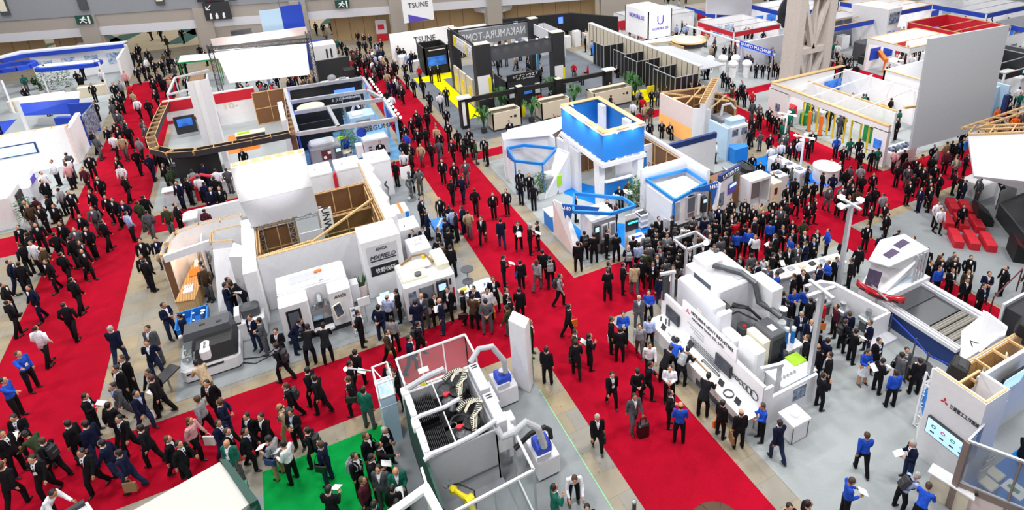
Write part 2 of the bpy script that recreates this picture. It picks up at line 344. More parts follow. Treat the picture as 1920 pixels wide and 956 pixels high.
# ---------------- people ----------------
def remesh(mb, name, vox, smooth=1):
    me = mb.mesh(name); o = bpy.data.objects.new('tmp', me); COL.objects.link(o)
    m = o.modifiers.new('r', 'REMESH'); m.mode = 'VOXEL'; m.voxel_size = vox
    if smooth: s = o.modifiers.new('s', 'SMOOTH'); s.factor = .5; s.iterations = smooth
    d = o.modifiers.new('d', 'DECIMATE'); d.ratio = .35
    r = bpy.data.meshes.new_from_object(o.evaluated_get(bpy.context.evaluated_depsgraph_get()))
    bpy.data.objects.remove(o); bpy.data.meshes.remove(me); r.name = name
    r.materials.clear(); r.polygons.foreach_set('use_smooth', [True]*len(r.polygons)); return r
def rx(v, a): v = Vector(v); c, s = math.cos(a), math.sin(a); return Vector((v.x, v.y*c-v.z*s, v.y*s+v.z*c))
# upper arm dir, forearm dir (L and R); thigh, shin (L and R); lean, head nod   (figure faces -y, left hand is +x)
D = lambda x, y, z: Vector((x, y, z)).normalized()
POSES = {
 'S': dict(a=[(D(.13, .05, -1), D(.04, -.18, -1))]*2, l=[(D(.1, 0, -1), D(.02, .02, -1))]*2),
 'W': dict(a=[(D(.15, .35, -1), D(.05, .0, -1)), (D(.15, -.3, -1), D(.0, -.6, -1))], l=[(D(.04, -.38, -1), D(.03, .05, -1)), (D(.04, .22, -1), D(.03, .55, -1))], lean=.06),
 'V': dict(a=[(D(.15, -.3, -1), D(.0, -.6, -1)), (D(.15, .35, -1), D(.05, .0, -1))], l=[(D(.04, .22, -1), D(.03, .55, -1)), (D(.04, -.38, -1), D(.03, .05, -1))], lean=.06),
 'F': dict(a=[(D(.2, -.1, -1), D(-.75, -.8, -.1)), (D(.2, -.1, -1), D(-.75, -.8, .1))], l=[(D(.13, 0, -1), D(.02, .02, -1)), (D(.08, 0, -1), D(.02, .02, -1))]),
 'R': dict(a=[(D(.15, -.15, -1), D(-.35, -1, .1)), (D(.15, -.15, -1), D(-.35, -1, .15))], l=[(D(.1, 0, -1), D(.02, .02, -1))]*2, nod=.35),
 'P': dict(a=[(D(.13, .05, -1), D(.04, -.18, -1)), (D(.4, -.5, -.8), D(-.35, -.25, 1))], l=[(D(.1, 0, -1), D(.02, .02, -1)), (D(.14, -.1, -1), D(.02, .1, -1))]),
 'B': dict(a=[(D(.2, -.5, -1), D(-.1, -.8, -.5)), (D(.2, -.4, -1), D(-.1, -.9, -.3))], l=[(D(.1, .1, -1), D(.02, .05, -1)), (D(.1, -.15, -1), D(.02, .12, -1))], lean=.6, nod=.25),
 'Z': dict(a=[(D(.15, -.3, -1), D(-.2, -1, .0)), (D(.15, -.3, -1), D(-.2, -1, .0))], l=[(D(.18, -1, -.05), D(.02, .05, -1)), (D(.12, -1, -.02), D(.02, -.1, -1))], lean=.1, nod=.2),
 'A': dict(a=[(D(.35, .3, -1), D(-.75, .5, -.35)), (D(.35, .3, -1), D(-.75, .5, -.35))], l=[(D(.16, 0, -1), D(.04, .02, -1)), (D(.12, 0, -1), D(.02, .02, -1))]),
 'O': dict(a=[(D(.13, .05, -1), D(.04, -.2, -1)), (D(.5, -1, -.1), D(.3, -1, .1))], l=[(D(.12, 0, -1), D(.02, .02, -1)), (D(.1, -.15, -1), D(.02, .1, -1))]),
}
def skeleton(k):
    p = POSES[k]; lean = p.get('lean', 0); J = {}
    for i, s in ((0, 1), (1, -1)):
        th, sh = p['l'][i]; h = Vector((.09*s, 0, 0)); f = lambda d: Vector((d.x*s, d.y, d.z))
        J['h%d' % i] = h; J['k%d' % i] = h+f(th)*.43; J['n%d' % i] = J['k%d' % i]+f(sh)*.41
    lo = min(J['n0'].z, J['n1'].z); up = Vector((0, 0, -lo+.085))
    J = {a: v+up for a, v in J.items()}; pel = up+Vector((0, 0, .02))
    tor = lambda v: pel+rx(v, lean)
    J['pel'] = pel
    for a, z, y in (('waist', .16, 0), ('chest', .36, 0), ('nb', .49, .005), ('neck', .55, -.005)): J[a] = tor((0, y, z))
    nod = p.get('nod', .05)
    J['head'] = J['neck']+rx(Vector((0, -.02, .115)), lean*.5+nod)
    for i, s in ((0, 1), (1, -1)):
        ua, fa = p['a'][i]; f = lambda d: Vector((d.x*s, d.y, d.z))
        J['s%d' % i] = tor((.175*s, .005, .455)); J['e%d' % i] = J['s%d' % i]+f(ua)*.28; J['w%d' % i] = J['e%d' % i]+f(fa)*.245; J['f%d' % i] = f(fa)
    J['lean'] = lean; J['nod'] = lean*.5+nod; J['tor'] = tor; return J
def ringloft(b, rings, n=14):
    "rings: centre, half width, half depth, lean"
    vs = []; fs = []
    for c, w, d, ln in rings:
        for i in range(n):
            a = 2*PI*i/n; vs.append(Vector(c)+rx((w*math.cos(a), d*math.sin(a), 0), ln))
    for j in range(len(rings)-1):
        for i in range(n): fs.append((j*n+i, j*n+(i+1) % n, (j+1)*n+(i+1) % n, (j+1)*n+i))
    fs += [tuple(range(n-1, -1, -1)), tuple(range((len(rings)-1)*n, len(rings)*n))]; b.add(vs, fs)
def headmesh(b, J, grow=0):
    H = J['head']; a = J['nod']
    def tr(v): return H+rx(v, a)*1.1
    t = MB('white'); t.sph((0, .012, .02), (.074+grow, .092+grow, .092+grow), 14, 9); t.sph((0, -.03, -.045), (.052+grow, .058+grow, .062+grow), 12, 8)
    t.sph((0, -.092, -.012), (.014, .022, .026), 6, 5)
    for s in (1, -1): t.sph((.077*s, .01, -.01), (.013, .022, .032), 6, 5)
    b.add([tr(v) for v in t.v], t.f)
def build_pose(k):
    J = skeleton(k); tor = J['tor']; ln = J['lean']; R = {}
    b = MB('white')
    ringloft(b, [(tor((0, 0, -.06)), .135, .09, ln), (tor((0, 0, .05)), .15, .1, ln), (tor((0, 0, .18)), .125, .085, ln), (tor((0, 0, .34)), .155, .1, ln), (tor((0, 0, .44)), .15, .085, ln), (tor((0, .005, .5)), .07, .055, ln)])
    b.tube([J['nb']-Vector((0, 0, .04)), J['neck'], J['head']], [.055, .05, .05], 10); headmesh(b, J)
    for i in (0, 1):
        b.tube([J['s%d' % i], (J['s%d' % i]+J['e%d' % i])/2, J['e%d' % i], (J['e%d' % i]*.6+J['w%d' % i]*.4), J['w%d' % i]], [.05, .044, .036, .036, .026], 10)
        b.sph(J['s%d' % i], .055, 8, 6); f = J['f%d' % i]; b.tube([J['w%d' % i], J['w%d' % i]+f*.045, J['w%d' % i]+f*.09], [.026, .036, .03], 8)
        b.tube([J['h%d' % i], (J['h%d' % i]+J['k%d' % i])/2, J['k%d' % i], J['k%d' % i]*.65+J['n%d' % i]*.35, J['n%d' % i]], [.088, .075, .054, .056, .038], 10)
        b.tube([J['n%d' % i], J['n%d' % i]+Vector((0, -.05, -.045)), J['n%d' % i]+Vector((0, -.14, -.06))], [.036, .034, .022], 8)
    body = remesh(b, 'body', .017, 1)
    # fingers, eyes and mouth join the body mesh
    bm = bmesh.new(); bm.from_mesh(body); t = MB('white')
    for i, s in ((0, 1), (1, -1)):
        f = J['f%d' % i]; w = J['w%d' % i]; side = f.cross(Vector((0, 0, 1)))
        side = (Vector((1, 0, 0)) if side.length < .3 else side).normalized(); dn = f.cross(side).normalized()
        if dn.z > 0: dn = -dn
        for q, (o_, L) in enumerate(((-.027, .062), (-.009, .074), (.009, .07), (.026, .055))):
            a = w+f*.08+side*o_; t.tube([a, a+f*L*.55+dn*.006, a+f*L*.9+dn*.026], [.0095, .009, .007], 5)
        sg = -1 if i == 0 else 1
        a = w+f*.03+side*.03*sg; t.tube([a, a+f*.03+side*.022*sg, a+f*.06+side*.026*sg+dn*.012], [.012, .011, .008], 5)
    me2 = t.mesh('x'); bm.from_mesh(me2); bpy.data.meshes.remove(me2)
    for fc in bm.faces: fc.material_index = 0; fc.smooth = True
    n0 = len(bm.faces); e = MB('white'); H = J['head']
    tr = lambda v: H+rx(v, J['nod'])*1.1
    for s in (1, -1): e.add([tr((s*.018, -.0835, .014)), tr((s*.042, -.078, .014)), tr((s*.042, -.077, .026)), tr((s*.018, -.0855, .026))], [(0, 1, 2, 3)] if s > 0 else [(3, 2, 1, 0)])
    me2 = e.mesh('x'); bm.from_mesh(me2); bpy.data.meshes.remove(me2); bm.faces.ensure_lookup_table()
    for fc in bm.faces[n0:]: fc.material_index = 1
    n1 = len(bm.faces); e = MB('white'); e.add([tr((-.02, -.0895, -.055)), tr((.02, -.0895, -.055)), tr((.018, -.09, -.047)), tr((-.018, -.09, -.047))], [(0, 1, 2, 3)])
    me2 = e.mesh('x'); bm.from_mesh(me2); bpy.data.meshes.remove(me2); bm.faces.ensure_lookup_table()
    for fc in bm.faces[n1:]: fc.material_index = 2
    bm.to_mesh(body); bm.free(); R['body'] = body
    def jacket(hem, grow=0):
        b = MB('white'); g = grow
        ringloft(b, [(tor((0, .005, hem)), .178+g, .132+g, ln*(.5 if hem < 0 else 1)), (tor((0, 0, .02)), .172+g, .128+g, ln), (tor((0, 0, .18)), .152+g, .112+g, ln), (tor((0, 0, .34)), .182+g, .122+g, ln), (tor((0, .005, .44)), .178+g, .105+g, ln), (tor((0, .01, .505)), .085+g, .07+g, ln)])
        for i in (0, 1):
            b.tube([J['s%d' % i], (J['s%d' % i]+J['e%d' % i])/2, J['e%d' % i], J['e%d' % i]*.5+J['w%d' % i]*.5, J['w%d' % i]-J['f%d' % i]*.005], [.07, .064, .056, .05, .043], 10); b.sph(J['s%d' % i], .074, 10, 7)
        return remesh(b, 'jacket', .021, 1)
    R['jacket'] = jacket(-.14); R['shirt_top'] = jacket(.0, -.008)
    b = MB('white')
    ringloft(b, [(tor((0, 0, -.1)), .13, .1, 0), (tor((0, 0, -.03)), .155, .115, 0), (tor((0, 0, .06)), .145, .108, ln)])
    for i in (0, 1):
        b.tube([J['h%d' % i]+Vector((0, 0, .02)), (J['h%d' % i]+J['k%d' % i])/2, J['k%d' % i], (J['n%d' % i]+J['k%d' % i])/2, J['n%d' % i]+Vector((0, 0, -.025))], [.1, .092, .075, .068, .064], 10)
    R['trousers'] = remesh(b, 'trousers', .022, 1)
    b = MB('white')
    for i in (0, 1):
        n = J['n%d' % i]; b.tube([n+Vector((0, .055, -.04)), n+Vector((0, .0, -.035)), n+Vector((0, -.09, -.05)), n+Vector((0, -.17, -.062))], [.036, .048, .042, .022], 8)
    R['shoes'] = b.mesh('shoes')
    b = MB('white'); tr2 = lambda v: H+rx(v, J['nod'])*1.1; t = MB('white')
    t.sph((0, .03, .034), (.083, .09, .084), 14, 9, lambda p: 1+.03*math.sin(p[0]*9+p[2]*7)); t.sph((0, .045, -.015), (.076, .066, .075), 12, 7)
    b.add([tr2(v) for v in t.v], t.f); R['hair'] = b.mesh('hair')
    t.sph((0, .07, -.12), (.085, .045, .13), 10, 7); b = MB('white'); b.add([tr2(v) for v in t.v], t.f); R['long_hair'] = b.mesh('long_hair')
    t = MB('white'); t.sph((0, .045, -.015), (.078, .066, .06), 12, 7); b = MB('white'); b.add([tr2(v) for v in t.v], t.f); R['thin_hair'] = b.mesh('hair_fringe')
    t = MB('white'); t.sph((0, .015, .045), (.087, .1, .08), 14, 8); t.sph((0, -.09, .05), (.065, .06, .012), 10, 5); b = MB('white'); b.add([tr2(v) for v in t.v], t.f); R['cap'] = b.mesh('cap')
    b = MB('white'); f = lambda x, y, z: tor((x, y, z))
    b.add([f(-.055, -.098, .5), f(.055, -.098, .5), f(.042, -.13, .42), f(.008, -.14, .24), f(-.008, -.14, .24), f(-.042, -.13, .42), f(-.05, -.07, .5), f(.05, -.07, .5)], [(5, 2, 1, 0), (4, 3, 2, 5), (0, 1, 7, 6)])
    b.tube([f(-.06, .02, .52), f(-.04, -.07, .525), f(0, -.09, .505), f(.04, -.07, .525), f(.06, .02, .52)], .016, 6)
    R['shirt'] = b.mesh('shirt')
    b = MB('white'); b.add([f(-.016, -.108, .49), f(.016, -.108, .49), f(.022, -.142, .36), f(.004, -.146, .25), f(-.004, -.146, .25), f(-.022, -.142, .36)], [(5, 2, 1, 0), (4, 3, 2, 5)]); R['tie'] = b.mesh('necktie')
    b = MB('white'); b.box(-.045, -.158, .17, .045, -.15, .28); b.v = [tuple(f(*p)) for p in b.v]; R['badge'] = b.mesh('badge')
    b = MB('white'); ringloft(b, [(tor((0, 0, .08)), .14, .105, 0), (tor((0, 0, -.1)), .19, .15, 0), (tor((0, 0, -.42)), .23, .2, 0)], 16); R['skirt'] = b.mesh('skirt')
    R['J'] = J; return R
PT = {k: build_pose(k) for k in POSES}
FAB = {'k': ('#17171c', 'black suit'), 'n': ('#141b36', 'navy suit'), 'g': ('#55575d', 'grey suit'), 'o': ('#4a3a2c', 'brown jacket'), 't': ('#b8a284', 'tan jacket'), 'G': ('#1f6a5a', 'green jacket'),
       'b': ('#2450c0', 'bright blue work jacket'), 'w': ('#e9e9f2', 'white shirt'), 'l': ('#a8b8e2', 'pale blue shirt'), 'r': ('#c01c2c', 'red top'), 'p': ('#d9a0a4', 'pink top'), 'm': ('#4e1f2c', 'maroon top'), 'c': ('#8f9196', 'grey top'), 'O': ('#e86a18', 'orange top'), 'q': ('#34402c', 'olive green coat')}
for k, (c, _) in FAB.items(): mat('fab_'+k, c, rough=.85, var=.12, scale=14)
mat('skin', '#c79272', rough=.6, var=.05, scale=10); mat('skin2', '#b07a5a', rough=.6, var=.05, scale=10); mat('eye', '#20160f'); mat('lip', '#8a4038')
mat('hair_k', '#131013', rough=.5, var=.2, scale=40); mat('hair_g', '#a8a6a2', rough=.7, var=.2, scale=40); mat('hair_b', '#4a3424', rough=.6, var=.2, scale=40)
mat('tr_k', '#16161a', rough=.85, var=.15, scale=14); mat('tr_g', '#5a5a5e', rough=.85, var=.15, scale=14); mat('tr_t', '#a08a68', rough=.85, var=.15, scale=14); mat('tr_n', '#23304e', rough=.85, var=.15, scale=14)
mat('leather', '#121113', rough=.4, var=.2, scale=20); mat('paper', '#f4f4f2', var=.05, scale=12, col2='#d8dce4')
mat('tie_b', '#27408c'); mat('tie_r', '#7c2030')
BAGS = {'k': 'black backpack', 'c': 'grey backpack', 'x': 'black briefcase', 'd': 'dark shoulder bag', 'u': 'white tote bag', 'y': 'orange paper bag', 's': 'black wheeled suitcase', 'e': 'tan hand bag', 'v': 'navy shoulder bag', 'f': 'yellow paper bag'}
def mk(kind, c):
    b = MB(c)
    if kind == 'pack':
        b.cb(-.15, .0, -.22, .15, .17, .22, .06); b.cb(-.11, .15, -.17, .11, .21, .02, .04)
        for s in (-1, 1): b.tube([(s*.09, .02, .2), (s*.1, -.12, .2), (s*.12, -.25, .12), (s*.13, -.24, -.02), (s*.14, 0, -.16)], .016, 5)
    elif kind == 'case': b.cb(-.045, -.2, -.33, .045, .2, -.04, .02); b.tube([(0, -.08, -.05), (0, -.06, 0), (0, .06, 0), (0, .08, -.05)], .012, 5)
    elif kind == 'tote': b.prism([(-.05, -.17), (.05, -.17), (.05, .17), (-.05, .17)], -.48, -.14, [(-.025, -.19), (.025, -.19), (.025, .19), (-.025, .19)]); b.tube([(0, -.1, -.15), (0, -.05, 0), (0, .05, 0), (0, .1, -.15)], .009, 5)
    elif kind == 'should': b.cb(-.06, -.19, -.14, .05, .19, .12, .04); b.tube([(0, -.17, .1), (-.05, -.12, .35), (-.18, -.02, .5), (-.05, .1, .35), (0, .17, .1)], .013, 5)
    elif kind == 'trol': b.cb(-.2, -.13, -.78, .2, .13, -.22, .04); b.bar((-.1, 0, -.22), (-.1, 0, 0), .02).bar((.1, 0, -.22), (.1, 0, 0), .02).bar((-.12, 0, 0), (.12, 0, 0), .03)
    elif kind == 'paper': b.box(-.11, -.15, -.005, .11, .15, .008)
    return b.mesh(kind)
mat('tote', '#e6e2dc'); mat('bagtan', '#8a6c48')
BM = {'k': mk('pack', 'char'), 'c': mk('pack', 'grey'), 'x': mk('case', 'leather'), 'd': mk('should', 'leather'), 'u': mk('tote', 'tote'), 'y': mk('tote', 'orange'), 's': mk('trol', 'leather'), 'e': mk('tote', 'bagtan'), 'v': mk('should', 'navy'), 'f': mk('tote', 'yellow'), 'paper': mk('paper', 'paper')}
BN = {'k': 'backpack', 'c': 'backpack', 'x': 'briefcase', 'd': 'shoulder_bag', 'u': 'tote_bag', 'y': 'paper_bag', 's': 'wheeled_suitcase', 'e': 'hand_bag', 'v': 'shoulder_bag', 'f': 'paper_bag'}
def ob(name, me, par, *mats):
    o = bpy.data.objects.new(name, me); COL.objects.link(o); o.parent = par
    if not me.materials:
        for _ in mats: me.materials.append(None)
    if mats:
        for i, m in enumerate(mats):
            if i < len(o.material_slots): o.material_slots[i].link = 'OBJECT'; o.material_slots[i].material = MT[m]
    return o
def facing(f):
    fw = Vector((math.sin(YAW), math.cos(YAW))); rt = Vector((math.cos(YAW), -math.sin(YAW))); d = Vector((0, 0))
    if 'n' in f: d += fw
    if 's' in f: d -= fw
    if 'e' in f: d += rt
    if 'w' in f: d -= rt
    return math.atan2(d.x, -d.y)      # rotation of a figure that faces -y
SHIRTS = 'wlbrpmcO'
def person(P, label, baglabel, paperlabel):
    x, y, z, rz, pose, fit, bag, hair, sc_, rnd = P; R = PT[pose]; J = R['J']
    p = ob('person', R['body'], None, 'skin' if rnd.random() < .7 else 'skin2', 'eye', 'lip')
    p.location = (x, y, z); p.rotation_euler = (0, 0, rz); p.scale = (sc_,)*3; p['label'] = label; p['category'] = 'person'; p['group'] = 'visitors and staff in the hall'; OFF[p.name] = Vector((x, y, z))
    sk = 'K' in hair
    if fit in SHIRTS and fit != 'b': ob('shirt', R['shirt_top'], p, 'fab_'+fit)
    elif fit == 'b': ob('work_jacket', R['shirt_top'], p, 'fab_b')
    else:
        ob('jacket', R['jacket'], p, 'fab_'+fit)
        if fit not in 'qt': ob('shirt', R['shirt'], p, 'fab_w' if rnd.random() < .8 else 'fab_l')
        if rnd.random() < .6 and fit in 'kng': ob('necktie', R['tie'], p, rnd.choice(['tie_b', 'tie_r', 'tr_k', 'tr_g']))
    if rnd.random() < .5: ob('badge', R['badge'], p, 'paper')
    tr = {'k': 'tr_k', 'n': 'tr_n', 'g': 'tr_g'}.get(fit) or ('tr_g' if fit in 'G' else rnd.choice(['tr_k', 'tr_k', 'tr_g', 'tr_t']) if fit in 'otqcmpr' else 'tr_k')
    if sk: ob('skirt', R['skirt'], p, 'fab_w')
    ob('trousers', R['trousers'], p, tr if not sk else 'skin')
    ob('shoes', R['shoes'], p, 'leather')
    if 'b' in hair: ob('hair', R['thin_hair'], p, 'hair_g' if 'g' in hair else 'hair_k')
    elif 'L' in hair: ob('hair', R['long_hair'], p, 'hair_b')
    elif 'C' in hair: ob('cap', R['cap'], p, 'tr_k')
    else: ob('hair', R['hair'], p, 'hair_g' if 'g' in hair else 'hair_k' if rnd.random() < .85 else 'hair_b')
    Mx = Matrix.Translation((x, y, z)) @ Matrix.Rotation(rz, 4, 'Z') @ Matrix.Scale(sc_, 4)
    if bag:
        o = ob(BN[bag], BM[bag], None); o['label'] = baglabel; o['category'] = 'bag'; o['group'] = 'bags carried by visitors'
        if bag in 'kc': L = Matrix.Translation(J['tor']((0, .1, .28))) @ Matrix.Rotation(J['lean'], 4, 'X')
        elif bag in 'dv': L = Matrix.Translation(J['pel']+Vector((.24, 0, .02)))
        else: L = Matrix.Translation(J['w0']+J['f0']*.12+Vector((0, 0, -.0)))
        o.matrix_world = Mx @ L
    if pose == 'R' and paperlabel:
        o = ob('brochure', BM['paper'], None); o['label'] = paperlabel; o['category'] = 'papers'; o['group'] = 'papers held by visitors'
        c = (J['w0']+J['f0']*.12+J['w1']+J['f1']*.12)/2; o.matrix_world = Mx @ Matrix.Translation(c+Vector((0, -.03, .03))) @ Matrix.Rotation(.5, 4, 'X')
BLOCKS = []
def blk(*a): BLOCKS.append(a)
def hollow(o, pts, z0, z1, w=.3, m='white', name='hollow_wall', ribs=True, label=None):
    "double skin timber wall along a polyline: skins, brown gap, cross ribs"
    for (ax, ay), (bx, by) in zip(pts, pts[1:]):
        d = Vector((bx-ax, by-ay)); L = d.length; d.normalize(); n = Vector((-d.y, d.x))*w/2; t = .035; b = MB(m)
        for s in (1, -1):
            p = [Vector((ax, ay))+n*s, Vector((bx, by))+n*s, Vector((bx, by))+n*s*(1-2*t/w), Vector((ax, ay))+n*s*(1-2*t/w)]
            b.use(m).prism([tuple(q) for q in p], z0, z1-.02); b.use('woodl').prism([tuple(q) for q in p], z1-.02, z1)
        q = [Vector((ax, ay))+n*.85, Vector((bx, by))+n*.85, Vector((bx, by))-n*.85, Vector((ax, ay))-n*.85]
        b.use('brown').prism([tuple(u) for u in q], z0, z1-.35); b.part(name, o, label)
        if ribs:
            r = MB('woodl'); k = max(1, int(L/.9))
            for i in range(k+1):
                c = Vector((ax, ay))+d*L*i/k; r.bar((c.x+n.x, c.y+n.y, z1-.08), (c.x-n.x, c.y-n.y, z1-.08), .05, .12)
            r.part('timber_ribs', o)
def backwall(o, x0, y0, x1, y1, z, m='brown', th=.08, n=3):
    "unpainted back of a partition: sheet with a timber grid"
    b = MB(m); b.box(min(x0, x1)-(th/2 if x0 == x1 else 0), min(y0, y1)-(th/2 if y0 == y1 else 0), 0, max(x0, x1)+(th/2 if x0 == x1 else 0), max(y0, y1)+(th/2 if y0 == y1 else 0), z); b.part('partition', o)
    g = MB('woodl'); k = n
    for s in (-1, 1):
        ox, oy = ((th*.7*s, 0) if x0 == x1 else (0, th*.7*s))
        for i in range(k+1):
            x = x0+(x1-x0)*i/k; y = y0+(y1-y0)*i/k; g.bar((x+ox, y+oy, 0), (x+ox, y+oy, z), .05)
        for q in (.05, z*.5, z-.03): g.bar((x0+ox, y0+oy, q), (x1+ox, y1+oy, q), .05)
    g.part('timber_frame', o)
def seat(x, y, rz, m, label, group):
    o = T('meeting_chair', label, 'chair', x, y, 0, group); X = Matrix.Translation((x, y, 0)) @ Matrix.Rotation(rz, 4, 'Z')
    b = MB(m); b.X = X; b.cb(-.22, -.22, .42, .22, .22, .48, .03); b.part('seat', o); b = MB(m); b.X = X; b.cb(-.22, .18, .5, .22, .24, .88, .02); b.part('backrest', o)
    for sx in (-1, 1):
        for sy in (-1, 1):
            b = MB('steel'); b.X = X; b.bar((sx*.19, sy*.19, 0), (sx*.19, sy*.19, .42), .025); b.part('leg', o)
    return o
def rtable(x, y, z, r, m, label, name='round_table', n=20, group=None):
    o = T(name, label, 'table', x, y, 0, group); MB(m).cyl((x, y, z-.03), (x, y, z), r, n).part('table_top', o); MB('steel').cyl((x, y, .02), (x, y, z-.03), .035, 8).part('pole', o); MB('steel').cyl((x, y, 0), (x, y, .025), r*.6, 16).part('base', o); return o
def plant(x, y, label, h=1.2, pot='white', leaf='leaf', r=.35, spiky=False, seed=1, name='potted_plant', z=0, ph=.45):
    R = random.Random(seed); o = T(name, label, 'plant', x, y, z)
    b = MB(pot); b.prism([(x-.17, y-.17), (x+.17, y-.17), (x+.17, y+.17), (x-.17, y+.17)], z, z+ph, [(x-.21, y-.21), (x+.21, y-.21), (x+.21, y+.21), (x-.21, y+.21)]); b.use('soil').box(x-.17, y-.17, z+ph, x+.17, y+.17, z+ph+.01); b.part('pot', o)
    b = MB(leaf)
    if spiky:
        for i in range(14):
            a = R.uniform(0, 6.3); q = R.uniform(.02, .15); t = R.uniform(.5, 1)*(h-ph); c, s = math.cos(a), math.sin(a)
            b.tube([(x+c*q, y+s*q, z+ph), (x+c*q*1.6, y+s*q*1.6, z+ph+t*.6), (x+c*q*2, y+s*q*2, z+ph+t)], [.03, .028, .004], 4)
    else:
        for i in range(int(150*r/.35)):
            a = R.uniform(0, 6.3); q = r*R.random()**.5; zz = z+ph+R.uniform(.05, 1)*(h-ph); q *= 1-.5*abs((zz-z-ph)/(h-ph)-.45); c, s = math.cos(a), math.sin(a); L = R.uniform(.1, .2); t = R.uniform(-.1, .12)
            p = Vector((x+c*q, y+s*q, zz)); e = p+Vector((c*L, s*L, t)); m_ = (p+e)/2+Vector((0, 0, .03)); sd = Vector((-s, c, 0))*L*.28; b.add([p, m_+sd, e, m_-sd], [(0, 1, 2, 3)])
        b.use('brown').tube([(x, y, z+ph), (x+.03, y, z+ph+(h-ph)*.7)], .015, 5)
    b.part('foliage', o); return o
def palm(x, y, label, h=2.0, seed=1):
    R = random.Random(seed); o = T('potted_palm', label, 'plant', x, y, 0); b = MB('char'); b.prism([(x-.18, y-.18), (x+.18, y-.18), (x+.18, y+.18), (x-.18, y+.18)], 0, .4); b.part('pot', o); b = MB('leaf')
    for i in range(26):
        a = R.uniform(0, 6.3); L = R.uniform(.5, .9); hh = R.uniform(.7, 1)*h; c, s = math.cos(a), math.sin(a); sd = Vector((-s, c, 0))
        pts = [Vector((x, y, .4)), Vector((x+c*L*.3, y+s*L*.3, hh*.8)), Vector((x+c*L*.7, y+s*L*.7, hh)), Vector((x+c*L, y+s*L, hh*.78))]; w = [.02, .05, .12, .01]
        vs = [];
        for p, q in zip(pts, w): vs += [p+sd*q, p-sd*q]
        b.add(vs, [(0, 1, 3, 2), (2, 3, 5, 4), (4, 5, 7, 6)])
    b.part('fronds', o); return o
# ===== white booth with the grinding machines =====
o = T('exhibition_booth', 'white walled booth with open timber backed rooms and big white box', 'booth', 0, 30)
b = B('panel', (-2.15, 26.2, 0, 2.05, 26.35, 2.75)); b.use('woodl').box(-2.15, 26.2, 2.75, 2.05, 26.35, 2.78); b.part('front_wall', o)
b = MB('white'); b.cb(-2.75, 25.3, 0, -2.2, 30.2, 2.75, .02); b.part('side_wall', o, 'tall white slab wall')
for i, (y0, y1) in enumerate(((26.4, 28.2), (28.2, 30), (30, 31.9), (31.9, 33.8))):
    b = MB('white'); b.prism([(3.45, y0), (3.9, y0), (4.05, y0+.25), (3.85, y1), (3.45, y1)], 0, 2.95); b.part('wall_wing', o)
b = B('woodl', (3.38, 26.4, 2.7, 3.44, 33.8, 2.8)); b.part('wall_capping', o)
b = MB('white'); b.cb(2.0, 24.75, 0, 3.75, 26.25, 3.0, .02); b.part('sign_tower', o, 'white tower with black logos')
b = MB('greyw'); b.box(2.2, 24.72, 1.75, 3.55, 24.75, 2.7); b.part('poster', o); b = B('black', (2.25, 24.71, 1.15, 3.5, 24.75, 1.65)); b.part('name_board', o)
txt('ANCA', o, (2.85, 24.70, 2.5), .22, m='black', width=.5); txt('MXFIELD', o, (2.85, 24.7, 2.1), .3, m='char', shear=.3, width=1.15); txt('牧野技研', o, (2.9, 24.7, 1.38), .26, m='white', width=.9)
b = B('char', (2.3, 24.7, 1.9, 3.45, 24.72, 1.95)); b.part('logo_stroke', o)
# interior
backwall(o, .75, 31.2, 3.3, 31.2, 2.75); backwall(o, .75, 29.9, 3.3, 29.9, 1.9, n=2); backwall(o, 3.3, 26.5, 3.3, 31.1, 2.6, n=4); backwall(o, -2.1, 29.4, -.4, 29.4, 2.6, n=2); backwall(o, -2.1, 27.0, -2.1, 29.4, 2.6, n=2)
b = B('greyw', (-.3, 28.2, 0, .75, 28.26, 2.3)); b.use('steel').box(-.2, 28.14, 1.0, -.1, 28.2, 1.12); b.part('door', o, 'plain pale grey door leaf')
b = MB('woodl'); b.bar((-2.1, 26.4, 2.7), (.1, 26.6, 2.7), .1).bar((3.35, 29.2, 2.7), (.1, 26.4, 2.75), .09); b.part('roof_brace', o)
b = B('c_green', (-.3, 26.4, .013, 3.2, 29.8, .03)); b.part('floor_mat', o)
for i, (x, z0, w) in enumerate(((.9, 2.2, .9), (1.9, 2.2, 1.1))): B('wood', (x, 30.9, 1.2, x+w, 31.1, 1.24)).part('shelf', o)
# vertical word sign
b = B('white', (.72, 28.8, 1.9, 1.3, 28.9, 3.0)); b.part('sign_box', o); txt('UNW', o, (1.0, 28.78, 2.45), .5, m='black', rot=(PI/2, PI/2, 0))
# big white box on a truss
BX = T('overhead_light_box', 'big white box screen held on a truss above the white booth', 'sign box', -.9, 29)
b = MB('white'); b.cb(-2.5, 29.0, 4.25, .66, 29.6, 6.05, .02); b.part('upper_face', BX); b = MB('woodl'); b.box(-2.45, 29.1, 6.05, .6, 29.5, 6.08)
for i in range(6): b.use('lamp').cyl((-2.2+i*.5, 29.25, 6.08), (-2.2+i*.5, 29.25, 6.11), .06, 8)
b.part('lamp_strip', BX)
b = MB('greyw'); vs = [(-2.5, 29.05, 4.25), (.66, 29.05, 4.25), (.72, 29.05, 2.85), (-2.25, 29.05, 2.85), (-2.5, 29.55, 4.25), (.66, 29.55, 4.25), (.72, 29.55, 2.85), (-2.25, 29.55, 2.85)]; b.add(vs, [(3, 2, 1, 0), (4, 5, 6, 7), (0, 1, 5, 4), (1, 2, 6, 5), (2, 3, 7, 6), (3, 0, 4, 7)]); b.part('lower_face', BX)
MB('alum').truss((-2.3, 29.3, 2.7), (.9, 29.3, 2.7), .28, .02).part('truss_beam', BX)
for x in (-2.0, -.6, .8): MB('alum').truss((x, 29.3, 0), (x, 29.3, 2.6), .28, .018).part('truss_leg', BX)
